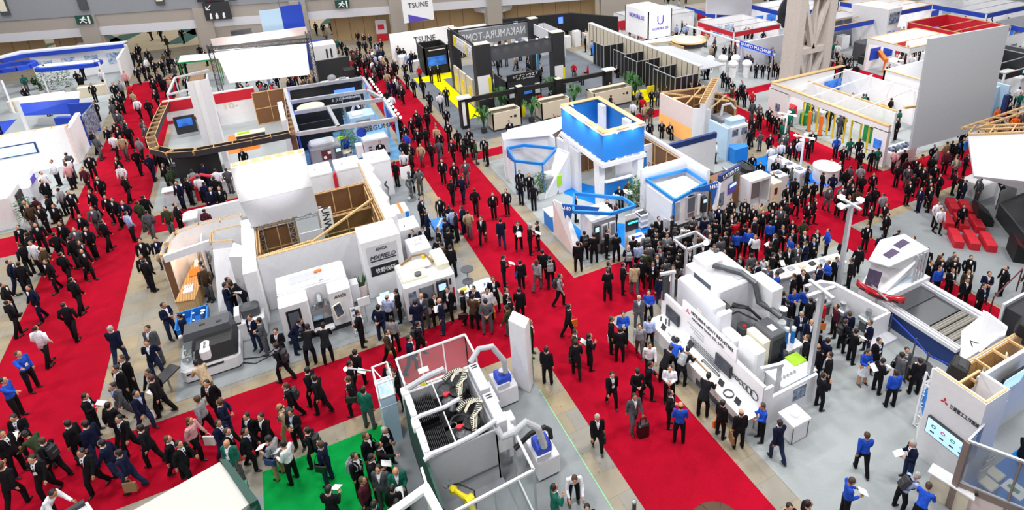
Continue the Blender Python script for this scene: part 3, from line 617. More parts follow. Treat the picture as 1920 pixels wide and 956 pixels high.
for i, (x0, x1) in enumerate(((.72, 2.0), (2.2, 3.6), (3.95, 5.3))):
    P_ = T('light_cabinet', 'white block cabinet in the row behind the booth, %s' % ('half hidden by the box screen', 'with small logo, in the middle', 'at the aisle end')[i], 'cabinet', (x0+x1)/2, 35, 0, 'white block cabinets'); b = MB('panel'); b.cb(x0, 34.25, 0, x1, 35.8, 2.3, .02); b.part('cabinet_body', P_); b = MB('white'); b.cb(x0-.01, 34.23, 2.3, x1+.01, 35.82, 2.42, .03); b.part('lid', P_); txt('Ӡ', P_, (x0+.4, 34.9, 2.43), .3, ax='z', m='grey', name='logo', ext=.004)
B('red', (2.03, 34.1, 0, 2.17, 34.3, 2.3)).thing('red_banner', 'narrow red vertical banner between white block cabinets', 'banner')
MB('steel').tube([(4.55, 32.2+.0, 0.02), (4.55, 32.2, 1.5)], .09, 8).thing('drill_sculpture', 'tall grey twisted drill model beside white wall', 'drill model')
b = MB('dsteel')
for k in range(40): a = k*.45; b.sph((4.62+.07*math.cos(a), 32.6+.07*math.sin(a), .05+k*.045), .06, 6, 4)
b.thing('spiral_drill', 'dark spiral drill model standing by the white wing wall', 'drill model')
plant(4.2, 33.2, 'green spiky plant half hidden behind the white wing wall', 1.3, spiky=True, seed=4)
# left meeting pavilion
o = T('meeting_pavilion', 'white curved pavilion with timber filled double walls', 'booth', -4.2, 30)
hollow(o, [(-2.75, 31.0), (-4.6, 31.05), (-5.5, 30.75), (-5.85, 29.9), (-5.9, 28.9)], 0, 2.7, .32)
b = MB('panel'); b.prism([(-5.9, 28.8), (-4.1, 29.2), (-4.1, 29.05), (-5.9, 28.65)], 2.35, 2.7); b.part('fascia', o)
hollow(o, [(-4.0, 29.9), (-4.0, 28.9), (-3.1, 28.6)], 0, 2.7, .1); hollow(o, [(-3.95, 29.95), (-2.8, 29.9)], 0, 2.7, .1)
b = MB('panel'); b.prism([(-4.05, 28.85), (-4.25, 27.2), (-3.5, 27.3), (-3.05, 28.55)], 0, 2.3, [(-4.05, 28.85), (-4.02, 28.8), (-3.1, 28.5), (-3.05, 28.55)]); b.part('slanted_wall', o)
b = MB('panel'); b.prism([(-3.1, 28.5), (-3.3, 27.3), (-2.75, 27.0), (-2.75, 28.0)], 0, 2.6); b.part('corner_wall', o)
B('panel', (-4.6, 29.6, 0, -4.55, 30.9, 2.2)).part('inner_wall', o)
blk(-4.3, 27.2, -2.2, 30); blk(-2.8, 26, 4.1, 34); blk(.7, 34, 5.4, 36); blk(-2.8, 25.3, -2.2, 27); blk(2, 24.7, 3.8, 26.3)
o = T('low_wall', 'long curved white low wall beside the red cross aisle', 'partition', -4.4, 36); b = MB('panel'); b.prism([(-5.7, 35.6), (-5.95, 35.9), (-5.7, 36.15), (-2.3, 36.2), (-2.3, 36.0), (-5.5, 35.95)], 0, 1.1); b.part('wall_panel', o); B('white', (-5.9, 35.2, .95, -5.2, 36.1, 1.05)).part('counter_top', o); blk(-5.9, 35.5, -2.3, 36.2)
rtable(-3.0, 31.9, .75, .3, 'char', 'small black round table behind the pavilion wall'); rtable(-4.95, 29.7, .72, .35, 'white', 'white round meeting table inside the pavilion')
# orange lit counter with exhibits
o = T('display_counter', 'wooden counter with orange glow and tool displays', 'counter', -5.2, 29)
b = MB('woodl'); b.prism([(-5.75, 27.6), (-5.05, 27.4), (-4.5, 31.2), (-5.0, 31.4)], 0, .88); b.part('body', o); b = MB('wood'); b.prism([(-5.8, 27.55), (-5.0, 27.35), (-4.45, 31.25), (-5.05, 31.45)], .88, .93); b.part('counter_top', o); blk(-5.8, 27.5, -4.9, 31.3)
for i, (x, y, m, n_, l_) in enumerate(((-5.3, 28.3, 'white', 'display_tray', 'white tray of small tools on orange lit counter'), (-5.1, 29.6, 'orange', 'display_tray', 'orange tray on wooden counter'), (-4.95, 30.4, 'white', 'brochure_stack', 'white brochure stack on wooden counter'))):
    t = MB(m); t.cb(x-.2, y-.3, .93, x+.2, y+.3, 1.0, .02)
    if i == 0:
        for k in range(6): t.use('steel').cyl((x-.15+.06*k, y-.2+.07*k, 1.0), (x-.15+.06*k, y-.2+.07*k, 1.14), .015, 6)
    t.thing(n_, l_, 'tray' if i < 2 else 'papers')
o = T('exhibit_bin', 'bright blue open bin table full of metal parts', 'bin', -5.1, 26.2); b = MB('blue'); 
for r in ((-5.7, 25.5, .45, -4.5, 25.56, .85), (-5.7, 26.74, .45, -4.5, 26.8, .85), (-5.7, 25.5, .45, -5.64, 26.8, .85), (-4.56, 25.5, .45, -4.5, 26.8, .85), (-5.7, 25.5, .45, -4.5, 26.8, .5), (-5.15, 25.5, .5, -5.1, 26.8, .8)): b.box(*r)
b.part('tray', o); B('white', (-5.5, 25.7, 0, -4.7, 26.6, .45)).part('base', o); blk(-5.7, 25.5, -4.5, 26.8)
R = random.Random(3)
for k in range(9): x, y = -5.5+(k % 3)*.38, 25.8+(k//3)*.35; MB('steel').cyl((x, y, .5), (x+.05, y, .62+R.random()*.3), R.uniform(.05, .11), 10).thing('metal_part', 'turned shiny metal part in the blue bin', 'machine part', 'metal parts in the blue bin')
# kiosk by pillar
o = T('measuring_kiosk', 'white and dark grey desk kiosk beside tall white slab wall', 'machine', -3.0, 25.2); b = MB('panel'); b.cb(-3.45, 24.6, 0, -2.3, 25.5, .85, .03); b.part('desk', o); b = MB('dgrey'); b.cb(-3.15, 24.85, .87, -2.45, 25.45, 1.35, .1); b.part('hood', o); B('white', (-3.4, 24.7, .85, -3.2, 25.4, 1.25)).part('screen_stand', o); B('black', (-3.38, 24.63, .86, -3.2, 25.2, .89)).part('keyboard', o); blk(-3.45, 24.6, -2.3, 25.5)
# black and white machine
o = T('measuring_machine', 'black and white rounded machine with open glass front at left', 'machine', -4.5, 24)
b = MB('panel'); b.cb(-5.4, 22.95, .12, -3.3, 24.9, .75, .16); b.part('lower_body', o); b = MB('char'); b.cb(-5.25, 23.05, 0, -3.4, 24.8, .12, .02); b.part('plinth', o)
b = MB('black'); b.prism([(-4.9, 22.98), (-3.35, 22.98), (-3.33, 24.85), (-4.9, 24.85)], .75, 1.25, [(-4.75, 23.25), (-3.5, 23.25), (-3.45, 24.8), (-4.75, 24.8)]); b.part('hood_front', o)
b = MB('dgrey'); b.prism([(-5.3, 23.9), (-3.35, 23.9), (-3.33, 24.88), (-5.3, 24.88)], .75, 1.5, [(-5.15, 24.1), (-3.55, 24.1), (-3.5, 24.8), (-5.15, 24.8)]); b.use('black').box(-4.6, 24.4, 1.5, -4.4, 24.5, 1.52).box(-4.0, 24.3, 1.5, -3.8, 24.4, 1.52); b.part('hood_rear', o)
b = MB('panel'); b.cb(-4.62, 23.0, .85, -4.25, 23.7, 1.3, .08); b.part('name_plate', o); txt('ZOLLER', o, (-4.43, 23.35, 1.31), .12, ax='zx', m='dgrey', ext=.006)
b = MB('glass'); b.prism([(-5.35, 22.97), (-4.9, 22.97), (-4.9, 24.0), (-5.35, 24.0)], .75, 1.2, [(-5.1, 23.2), (-4.9, 23.2), (-4.9, 24.0), (-5.2, 24.0)]); b.part('window', o)
b = B('black', (-4.9, 22.9, .55, -3.9, 22.96, .6), (-5.2, 22.9, .45, -5.0, 22.96, .5)); b.part('vent_slot', o)
b = MB('steel'); b.cyl((-5.15, 23.6, .75), (-5.15, 23.6, 1.15), .05).box(-5.3, 23.4, .75, -4.95, 23.5, .95).cyl((-5.0, 23.8, .9), (-5.0, 23.5, .95), .07).sph((-5.1, 23.3, .85), .07, 8, 5); b.part('spindle', o)
b = MB('panel'); b.sph((-5.35, 24.55, 1.15), .09); b.part('signal_lamp', o); blk(-5.4, 22.9, -3.3, 24.9)
o = T('operator_console', 'black angled console arm leaning left of the black machine', 'console', -5.9, 22.9); b = MB('char'); b.bar((-5.5, 23.2, .9), (-6.1, 22.6, .8), .5, .06); b.part('screen', o); b = MB('steel'); b.bar((-5.8, 22.9, .8), (-5.8, 22.9, 0), .06); b.part('pole', o); b = MB('white'); b.bar((-6.1, 22.5, .7), (-6.35, 22.3, .7), .35, .02); b.part('keyboard', o)
MB('black').tube([(-3.3, 23.4, .05), (-2.7, 23.2, .02), (-2.3, 23.3, .02), (-1.9, 23.6, .03), (-2.2, 23.1, .02), (-2.9, 22.9, .02), (-3.35, 23.2, .05)], .025, 6).thing('power_cable', 'black cable curling on the carpet from the black machine', 'cable')
# grinding machine with ANCA letters
def screenarm(o, x, y, z, ang, w=.42, h=.36, m='scrw', frame='cream'):
    X = Matrix.Translation((x, y, z)) @ Matrix.Rotation(ang, 4, 'Z') @ Matrix.Rotation(-.35, 4, 'X'); b = MB(frame); b.X = X; b.cb(-w/2-.04, 0, -h/2-.04, w/2+.04, .08, h/2+.04, .02); b.part('control_panel', o); b = MB(m); b.X = X; b.box(-w/2, -.012, -h/2, w/2, 0, h/2); b.part('screen', o)
o = T('grinding_machine', 'white grinding machine with open sliding door and black oval window', 'machine', -.25, 24.2)
b = MB('char'); b.box(-1.55, 23.35, 0, 1.1, 25.2, .3); b.part('base', o)
b = MB('panel'); b.cb(-1.62, 24.0, .3, 1.15, 25.3, 2.1, .04); b.part('body', o)
b = MB('white'); b.cb(-1.6, 24.05, 2.1, 1.1, 25.25, 2.16, .02); b.use('lgrey').box(-1.1, 24.4, 2.16, .0, 25.0, 2.18).box(.05, 24.1, 2.16, .25, 25.2, 2.2); b.part('roof', o)
b = MB('panel'); b.cb(-1.64, 23.25, .3, -.52, 24.1, 2.02, .06); b.part('door', o, 'sliding door with tall oval window')
b = MB('black'); b.cb(-1.42, 23.225, .55, -.86, 23.26, 1.72, .02); b.use('smoke').box(-1.34, 23.205, .65, -.94, 23.23, 1.62); b.part('door_window', o)
b = MB('panel'); b.cb(.28, 23.25, .3, 1.18, 24.1, 2.02, .06); b.part('side_panel', o); txt('ANCA', o, (.72, 23.23, 1.72), .2, m='black', shear=.3, width=.48)
b = B('lgrey', (.4, 23.22, 1.1, .7, 23.25, 1.25), (.4, 23.22, .8, .6, 23.25, .95)); b.part('vent', o)
b = B('char', (-.5, 24.1, .3, .28, 24.4, .95)); b.use('lblue').box(-.48, 23.7, .55, -.1, 24.15, .6); b.part('work_tray', o)
b = MB('steel'); b.cyl((-.1, 24.1, 1.6), (-.1, 23.7, 1.35), .14).cyl((.1, 24.0, 1.2), (.1, 23.5, 1.2), .1).box(-.45, 23.7, 1.0, .25, 24.1, 1.08).sph((-.3, 23.8, 1.2), .08); b.part('spindle', o)
b = MB('panel'); b.cb(-.52, 23.1, .3, .28, 23.4, .42, .03); b.part('sill', o)
screenarm(o, .55, 22.95, 1.25, .5, .32, .5, 'scrd'); b = MB('lgrey'); b.bar((.6, 23.3, 1.0), (.55, 23.0, 1.0), .06); b.part('arm', o); b = MB('orange'); b.sph((.1, 24.8, 2.22), (.18, .1, .06)); b.part('red_fitting', o)
blk(-1.65, 23.0, 1.2, 25.4)
o = T('cabinet', 'small white open cabinet right of the grinding machine', 'cabinet', 1.4, 24.7); b = MB('panel'); b.cb(1.25, 24.5, .3, 1.6, 25.0, 1.2, .02); b.part('body', o)
for a in (1.27, 1.56): 
    for c in (24.52, 24.95): MB('alum').bar((a, c, 0), (a, c, .3), .04).part('leg', o)
o = T('brochure_rack', 'leaning wire rack of brochures beside the grinding machine', 'brochure rack', 1.15, 22.6); b = MB('alum')
b.bar((.95, 22.5, 0), (.95, 22.9, 1.25), .03).bar((1.4, 22.45, 0), (1.4, 22.85, 1.25), .03); b.part('frame', o)
for k in range(5): z = .15+k*.22; b = MB('paper'); b.X = Matrix.Translation((1.17, 22.48+.32*z, z)) @ Matrix.Rotation(-.3, 4, 'X'); b.box(-.2, -.03, 0, .2, 0, .2); b.use('posterd').box(-.15, -.035, .04, .0, -.03, .15); b.part('brochure_row', o)
o = T('info_panel', 'small white info board on a stand near the grinding machine', 'info board', 1.6, 23.3); b = B('white', (1.35, 23.2, .9, 1.85, 23.26, 1.3)); b.part('board', o); MB('alum').bar((1.6, 23.25, 0), (1.6, 23.25, .9), .04).part('pole', o)
plant(1.72, 25.0, 'spiky cactus like plant in a square beige planter', 1.35, 'pinkw', spiky=True, seed=2, ph=.75, name='potted_plant')
o = T('grinding_machine', 'white machine with blue screen panel beside the sign tower', 'machine', 4.2, 22.9)
b = MB('black'); b.box(3.3, 22.1, 0, 5.3, 23.7, .3); b.part('base', o); b = MB('panel'); b.cb(3.15, 22.0, .3, 5.35, 23.85, 2.0, .05); b.part('body', o)
b = MB('cream'); b.cb(3.2, 22.3, 2.0, 4.3, 23.7, 2.1, .02); b.cb(4.75, 22.5, 2.0, 5.3, 23.8, 2.3, .05); b.use('white').cb(3.7, 22.9, 2.1, 4.6, 23.4, 2.2, .02); b.part('roof', o)
b = MB('bagtan'); b.tube([(3.4, 23.5, 2.15), (4.0, 23.8, 2.25), (4.5, 23.6, 2.3), (4.7, 23.0, 2.2)], .05); b.use('yellow').cyl((4.45, 23.6, 2.1), (4.45, 23.6, 2.3), .1); b.use('dsteel').cyl((3.9, 22.5, 2.1), (3.9, 22.5, 2.2), .15); b.part('hoses', o)
b = B('posterd', (3.3, 21.97, .6, 3.62, 22.0, 1.7)); b.part('side_window', o); b = B('smoke', (3.8, 21.97, .7, 4.35, 22.0, 1.75)); b.use('steel').box(3.76, 21.95, .66, 3.8, 22, 1.8).box(4.35, 21.95, .66, 4.39, 22, 1.8); b.use('char').cyl((3.95, 21.96, 1.35), (3.95, 21.9, 1.35), .14).cyl((4.15, 21.96, 1.0), (4.15, 21.9, 1.0), .12); b.part('door', o)
b = MB('char'); b.cb(4.5, 21.9, .75, 5.0, 22.02, 1.85, .02); b.part('control_panel', o); b = B('scrw', (4.58, 21.885, 1.4, 4.9, 21.9, 1.72)); b.use('dgrey').box(4.55, 21.885, .95, 4.95, 21.9, 1.3); b.part('screen', o)
b = B('char', (5.08, 21.97, 1.5, 5.16, 22.0, 1.8)); b.use('red').box(5.2, 21.97, .9, 5.26, 22.0, 1.3); b.part('signal_panel', o)
blk(3.15, 21.9, 5.4, 23.9)
for i, (x0, y0, x1, y1, h, lb) in enumerate(((4.25, 28.9, 5.05, 30.0, 1.65, 'white cabinet with red top band and blue side strip'), (4.15, 27.2, 5.15, 28.4, 1.6, 'plain pale grey cabinet with small lever'), (4.2, 25.3, 5.2, 26.6, 1.45, 'white cabinet with open top showing white robot parts'))):
    o = T('machine_cabinet', lb, 'cabinet', (x0+x1)/2, (y0+y1)/2); b = MB('panel'); b.cb(x0, y0, 0, x1, y1, h, .03); b.part('body', o)
    if i == 0: B('orange', (x0+.35, y0-.01, h, x0+.5, y1, h+.01)).part('band', o); B('blue', (x1-.22, y0-.02, .1, x1-.05, y0, h)).part('side_strip', o)
    if i == 1: b = MB('dgrey'); b.bar((x0+.3, y0+.3, h), (x0+.3, y0+.3, h+.12), .03); b.part('lever', o)
    if i == 2:
        b = MB('greyw'); b.box(x0+.12, y0+.12, h, x1-.12, y1-.12, h+.01); b.part('recess', o); b = MB('white'); b.tube([(x0+.3, y0+.5, h), (x0+.4, y0+.6, h+.3), (x0+.6, y0+.6, h+.35), (x0+.7, y0+.6, h+.15)], .06); b.part('robot_arm', o); B('dgrey', (x0+.5, y0-.01, .2, x0+.51, y0, h-.2)).part('door_seam', o)
    blk(x0, y0, x1, y1)
o = T('display_table', 'bright blue low table ringed by visitors', 'table', 6.4, 28.3); B('blue', (6.0, 27.6, .6, 6.75, 28.8, .82)).part('table_top', o); B('greyw', (6.15, 27.8, 0, 6.6, 28.6, .6)).part('base', o)
for k in range(5): B('paper', (6.1+.1*k, 27.8+.17*k, .82, 6.25+.1*k, 27.92+.17*k, .85)).thing('sample_card', 'small white sample card on the bright blue table', 'card', 'sample cards on the blue table')
blk(6.0, 27.6, 6.75, 28.8)
o = T('metal_statue', 'jointed grey metal figure before a white shield board', 'statue', 6.0, 32.9); b = MB('dsteel')
for z, r in ((.35, .12), (.6, .09), (.85, .13), (1.1, .09), (1.35, .15), (1.6, .1)): b.sph((6.0, 32.9, z), (r, r*.8, .16), 8, 6)
b.tube([(5.85, 32.9, 1.45), (5.75, 32.8, 1.2), (5.85, 32.7, 1.0)], .05, 6).tube([(6.15, 32.9, 1.45), (6.3, 32.85, 1.2), (6.2, 32.7, 1.0)], .05, 6).sph((6, 32.88, 1.83), (.1, .11, .14), 8, 6); b.part('figure', o); MB('steel').cyl((6, 32.9, 0), (6, 32.9, .2), .25, 12).part('base', o)
b = MB('white'); b.X = Matrix.Translation((5.95, 33.5, 0)); b.add([(-.3, 0, 1.3), (0, 0, 1.1), (.3, 0, 1.3), (.3, 0, 2.0), (-.3, 0, 2.0), (-.3, .05, 1.3), (0, .05, 1.1), (.3, .05, 1.3), (.3, .05, 2.0), (-.3, .05, 2.0)], [(0, 1, 2, 3, 4), (9, 8, 7, 6, 5), (0, 4, 9, 5), (4, 3, 8, 9), (3, 2, 7, 8), (2, 1, 6, 7), (1, 0, 5, 6)]); b.part('shield_board', o); MB('alum').bar((5.95, 33.52, 0), (5.95, 33.52, 1.2), .05).part('board_post', o)
MB('steel').tube([(6.5, 32, .02), (6.5, 32, .9), (6.6, 29.4, .9), (6.6, 29.4, .02)], .03, 6).thing('hand_rail', 'thin steel rail along the aisle edge of the white booth', 'rail')
# stools, cube
for i, (x, y, z, r) in enumerate(((6.27, 23.3, 1.05, .3), (6.1, 22.75, .8, .25))): rtable(x, y, z, r, 'dgrey', ('taller round dark grey bar table by the aisle', 'lower round dark grey bar stool by the aisle')[i], ('bar_table', 'bar_stool')[i])
o = T('display_cube', 'white rounded cube with blue letters beside bar tables', 'cube', 6.6, 22.2); b = MB('white'); b.cb(6.25, 21.75, 0, 7.1, 22.6, .8, .06); b.part('body', o); txt('FA', o, (6.75, 22.1, .81), .3, ax='z', m='royal', shear=.3)
o = T('side_table', 'low pale table with yellow parts beside white machine', 'table', 5.75, 22.3); B('cream', (5.5, 22.1, .7, 6.0, 22.5, .74)).part('table_top', o); MB('alum').bar((5.75, 22.3, 0), (5.75, 22.3, .7), .05).part('pole', o); b = MB('yellow'); b.sph((5.75, 22.3, .78), (.15, .08, .05)); b.thing('yellow_part', 'yellow part lying on the low pale table', 'machine part'); blk(6.2, 21.7, 7.15, 22.6); blk(5.5, 22.1, 6, 22.5)
o = T('work_desk', 'small white desk with papers between the two grinding machines', 'desk', 2.55, 23.2); B('white', (2.15, 22.9, .85, 2.95, 23.5, .9)).part('desk_top', o); B('lgrey', (2.25, 23.0, 0, 2.85, 23.4, .85)).part('body', o); B('scrw', (2.3, 23.3, .9, 2.7, 23.34, 1.15)).part('screen', o); blk(2.15, 22.9, 2.95, 23.5)
# bench, items in booth interior
for i, (x, y, r_) in enumerate(((1.2, 27.3, .3), (2.0, 27.6, 2), (2.6, 28.3, 3.9), (1.5, 28.5, 5), (2.7, 27.2, 1))): seat(x, y, r_, 'black', 'black office chair in the open timber backed room', 'black chairs in the timber backed room')
o = T('desk', 'white desk with papers inside the timber backed room', 'desk', .7, 27.0); B('white', (.1, 26.8, .7, 1.0, 27.2, .74)).part('desk_top', o)
for x in (.15, .95):
    for y in (26.85, 27.15): MB('steel').bar((x, y, 0), (x, y, .7), .03).part('leg', o)
B('wood', (-1.8, 26.6, 0, -1.2, 27.2, .8)).thing('wooden_crate', 'wooden box cupboard in the left timber room', 'crate')
seat(-.9, 26.9, 1, 'black', 'black chair in the left timber room beside the wooden box', None); seat(-.3, 26.75, 4, 'black', 'black chair in the left timber room near the door leaf', None)
# ===== robot machining cell (bottom centre) =====
o = T('machining_cell', 'twin open topped grey machining cell with cable chains and glass guard', 'machine', 2.9, 14.5)
b = MB('dgreen'); b.box(1.75, 11.7, 0, 1.82, 16.2, 2.3); b.part('side_skirt', o, 'dark green side wall')
b = MB('lgrey'); b.box(1.8, 13.3, 0, 3.95, 13.36, 2.35); b.box(3.9, 13.3, 0, 3.96, 16.2, 2.3); b.box(1.8, 16.14, 0, 3.95, 16.2, 2.2); b.part('casing', o)
b = MB('grey'); b.box(1.9, 11.8, .02, 4.0, 13.3, .3); b.use('dgrey').box(2.5, 13.25, .9, 3.9, 13.3, .92); b.part('work_floor', o)
for j, y0 in enumerate((13.42, 14.86)):
    y1 = y0+1.28
    b = MB('black'); b.box(1.85, y0, 1.5, 3.85, y1, 1.55); b.part('bay_floor', o)
    b = MB('char')
    for k in range(12): b.box(1.98+k*.055, y0+.12, 1.56, 2.0+k*.055, y1-.1, 2.0)
    b.box(1.95, y0+.1, 1.55, 2.65, y1-.08, 1.75); b.part('bellows', o)
    b = MB('panel'); b.box(1.76, y0-.03, 2.2, 1.95, y1+.03, 2.42); b.use('white').cyl((1.86, y0+.1, 2.42), (1.86, y0+.1, 2.5), .08).cyl((1.9, y0+.4, 2.42), (1.9, y0+.9, 2.42), .06).box(1.7, y0+1.0, 2.3, 1.92, y1+.05, 2.5); b.part('side_rail', o)
    b = MB('white'); b.box(2.7, y0, 2.3, 2.73, y1, 2.38); b.part('cross_bar', o)
    b = MB('dsteel'); b.cyl((3.0, y0+.45, 1.6), (3.0, y0+.45, 2.1), .2).sph((3.0, y0+.45, 2.1), (.2, .2, .1)); b.use('steel').tube([(2.85+.12*math.cos(a*.5), y0+.8+.12*math.sin(a*.5), 2.2) for a in range(13)], .015, 5).cyl((3.05, y0+.2, 1.9), (3.2, y0+.35, 2.2), .1); b.use('red').cyl((3.0, y0+.62, 2.2), (3.0, y0+.62, 2.27), .09, 8).box(3.0, y0+.6, 2.2, 3.15, y0+.68, 2.25); b.use('char').cyl((3.45, y0+.85, 1.6), (3.45, y0+.85, 2.0), .28); b.part('spindle_motor', o)
    b = MB('char'); b.tube([(3.05+.28*math.cos(a), y0+.75+.28*math.sin(a), 2.3) for a in [PI*.1*k for k in range(11)]], .03, 6); b.part('hose_loop', o)
    # cable chain: ribbed segments in a U
    pts = [(3.1, y0+1.1, 2.35), (3.4, y0+1.22, 2.45), (3.7, y0+1.2, 2.45), (3.8, y0+1.0, 2.45), (3.65, y0+.8, 2.4), (3.42, y0+.6, 2.35), (3.38, y0+.3, 2.2), (3.36, y0+.1, 2.0)]
    b = MB('char'); c = MB('cream')
    P3 = [Vector(p) for p in pts]; seg = []
    for a, d in zip(P3, P3[1:]):
        n = max(2, int((d-a).length/.055))
        for i in range(n): seg.append((a.lerp(d, i/n), a.lerp(d, (i+.55)/n), a.lerp(d, (i+1)/n)))
    for a, m_, d in seg: b.bar(a, m_, .2, .1); c.bar(m_, d, .14, .08)
    b.part('cable_chain', o); c.part('cables', o)
    b = MB('cream')
    for q in (-.05, 0, .05): b.tube([(3.3, y0+.95+q, 2.38), (3.5, y0+1.1+q, 2.5), (3.75+q, y0+1.12+q, 2.5), (3.88+q*.5, y0+1.0, 2.48), (3.78, y0+.8+q, 2.45), (3.55+q, y0+.65, 2.42), (3.4+q, y0+.3, 2.3)], .016, 5)
    b.part('loose_cables', o)
    b = MB('greyw'); b.cb(3.98, y0-.05, 1.9, 4.32, y1-.05, 2.5, .02); b.use('char').box(4.05, y1-.3, 2.5, 4.25, y1-.25, 2.51).box(4.05, y1-.2, 2.5, 4.25, y1-.15, 2.51); b.part('side_cabinet', o)
    b = MB('white'); b.box(4.0, y0, 1.2, 4.6, y1-.3, 1.7); b.part('lower_cabinet', o)
b = MB('greyw'); b.tube([(1.7, 13.25, 2.45), (1.95, 13.3, 2.5), (2.6, 13.36, 2.4), (3.2, 13.38, 2.42), (3.7, 13.42, 2.5), (4.0, 13.5, 2.5)], .075, 8); b.part('coolant_pipe', o)
b = MB('greyw'); b.tube([(1.72, 14.75, 2.45), (2.0, 14.78, 2.5), (2.8, 14.82, 2.42), (3.3, 14.84, 2.5)], .07, 8); b.part('coolant_pipe', o)
b = MB('lgrey'); b.tube([(1.85, 16.1, 2.45), (2.6, 16.2, 2.55), (3.2, 16.25, 2.55)], .1, 8); b.part('coolant_pipe', o)
b = MB('lgrey'); b.tube([(4.1, 16.15, 2.5), (4.5, 16.35, 2.75), (5.0, 16.4, 2.6), (5.35, 16.3, 1.9), (5.4, 16.35, 1.3)], .1, 10); b.part('extraction_hose', o, 'pale ribbed hose to the upper blue pump')
b = MB('lgrey'); b.tube([(3.95, 13.3, 2.4), (4.05, 13.1, 2.2), (4.4, 13.0, 2.3), (4.8, 13.05, 2.45), (5.15, 12.95, 2.1), (5.3, 12.9, 1.3)], .11, 10); b.part('extraction_hose', o, 'pale ribbed hose to the lower blue pump')
b = MB('black'); b.tube([(4.4, 13.1, 1.5), (5.0, 13.25, 1.65), (5.5, 13.25, 1.65), (5.65, 13.2, 1.5), (5.65, 13.15, 1.2)], .08, 8); b.part('black_hose', o)
# glass guard
def guard(o, x0, y0, x1, y1, z0, z1, mids=2, sides='nsew'):
    b = MB('white'); w = .06
    P4 = [(x0, y0), (x1, y0), (x1, y1), (x0, y1)]; key = 'senw'
    for i in range(4):
        a, c = P4[i], P4[(i+1) % 4]
        if key[i] not in sides: continue
        for z in (z0, z1): b.bar((*a, z), (*c, z), w)
        g = B('glass'); g.prism([(a[0]-.008, a[1]-.008), (c[0]+.008, a[1]-.008), (c[0]+.008, c[1]+.008), (a[0]-.008, c[1]+.008)], z0, z1); g.part('glass_pane', o)
        n = mids if i % 2 == 0 else 1
        for k in range(n+1): b.bar((a[0]+(c[0]-a[0])*k/n, a[1]+(c[1]-a[1])*k/n, z0), (a[0]+(c[0]-a[0])*k/n, a[1]+(c[1]-a[1])*k/n, z1), w*.7)
    b.part('guard_frame', o)
guard(o, 1.88, 16.3, 4.38, 17.55, 1.0, 2.5, 3, 'new')
b = MB('white'); b.cb(1.85, 16.2, .3, 4.35, 17.5, 1.0, .03); b.part('loader_base', o)
blk(1.2, 11.6, 4.7, 17.6)
o = T('wire_fence', 'white framed fence around the yellow robot', 'fence', 3, 11.7); b = MB('white'); Z = 2.2
for a, c in (((1.3, 11.5), (4.42, 11.65)), ((4.42, 11.65), (4.44, 13.2)), ((1.6, 13.25), (1.55, 11.0))): b.bar((*a, Z), (*c, Z), .07); b.bar((*a, .1), (*c, .1), .05)
b.part('rail', o)
for x, y in ((4.42, 11.65), (4.44, 13.2), (3.2, 11.6), (1.9, 11.53)): MB('alum').bar((x, y, 0), (x, y, Z), .06).part('post', o)
B('glass', (1.6, 11.55, .1, 4.42, 11.57, Z)).part('clear_panel', o); blk(1, 10, 4.6, 13.4)
# yellow robots
def robot(x, y, z, ang, label, s=1, tool='steel'):
    o = T('industrial_robot', label, 'robot', x, y, z); X = Matrix.Translation((x, y, z)) @ Matrix.Rotation(ang, 4, 'Z') @ Matrix.Scale(s, 4)
    def p(nm, m, fn):
        b = MB(m); b.X = X; fn(b); b.part(nm, o, smooth=False)
    p('base', 'yellow', lambda b: (b.cyl((0, 0, 0), (0, 0, .25), .22, 16), b.cb(-.2, -.2, .25, .2, .2, .5, .06), b.use('white').cb(-.24, -.18, .5, .12, .24, .72, .05)))
    p('lower_arm', 'yellow', lambda b: (b.tube([(0, .05, .5), (-.05, .2, .85), (-.08, .3, 1.1)], [.12, .09, .11], 10), b.cyl((-.16, .3, 1.1), (.08, .3, 1.1), .13, 12)))
    p('upper_arm', 'yellow', lambda b: (b.tube([(-.05, .3, 1.1), (-.12, .55, 1.12), (-.18, .85, 1.12)], [.11, .075, .07], 10), b.cb(-.28, .8, 1.02, -.08, 1.0, 1.2, .04)))
    p('gripper', tool, lambda b: (b.cyl((-.18, 1.0, 1.1), (-.18, 1.1, 1.1), .06), b.bar((-.3, 1.1, 1.08), (-.06, 1.1, 1.08), .05), b.bar((-.3, 1.1, 1.08), (-.3, 1.25, 1.08), .04), b.bar((-.06, 1.1, 1.08), (-.06, 1.25, 1.08), .04)))
    p('cable', 'black', lambda b: b.tube([(.05, .1, .8), (.15, .3, 1.3), (0, .6, 1.35), (-.05, .85, 1.25), (-.12, .95, 1.2)], .022, 6)); return o
robot(2.75, 11.95, .35, .3, 'long yellow robot arm reaching into the open front cell')
robot(2.75, 16.9, 1.0, 1.2, 'small yellow robot under the glass guard', .62)
b = MB('paper'); b.box(2.5, 17.0, 2.0, 2.85, 17.25, 2.02); b.thing('panel_plate', 'grey white plate above the small yellow robot', 'plate')
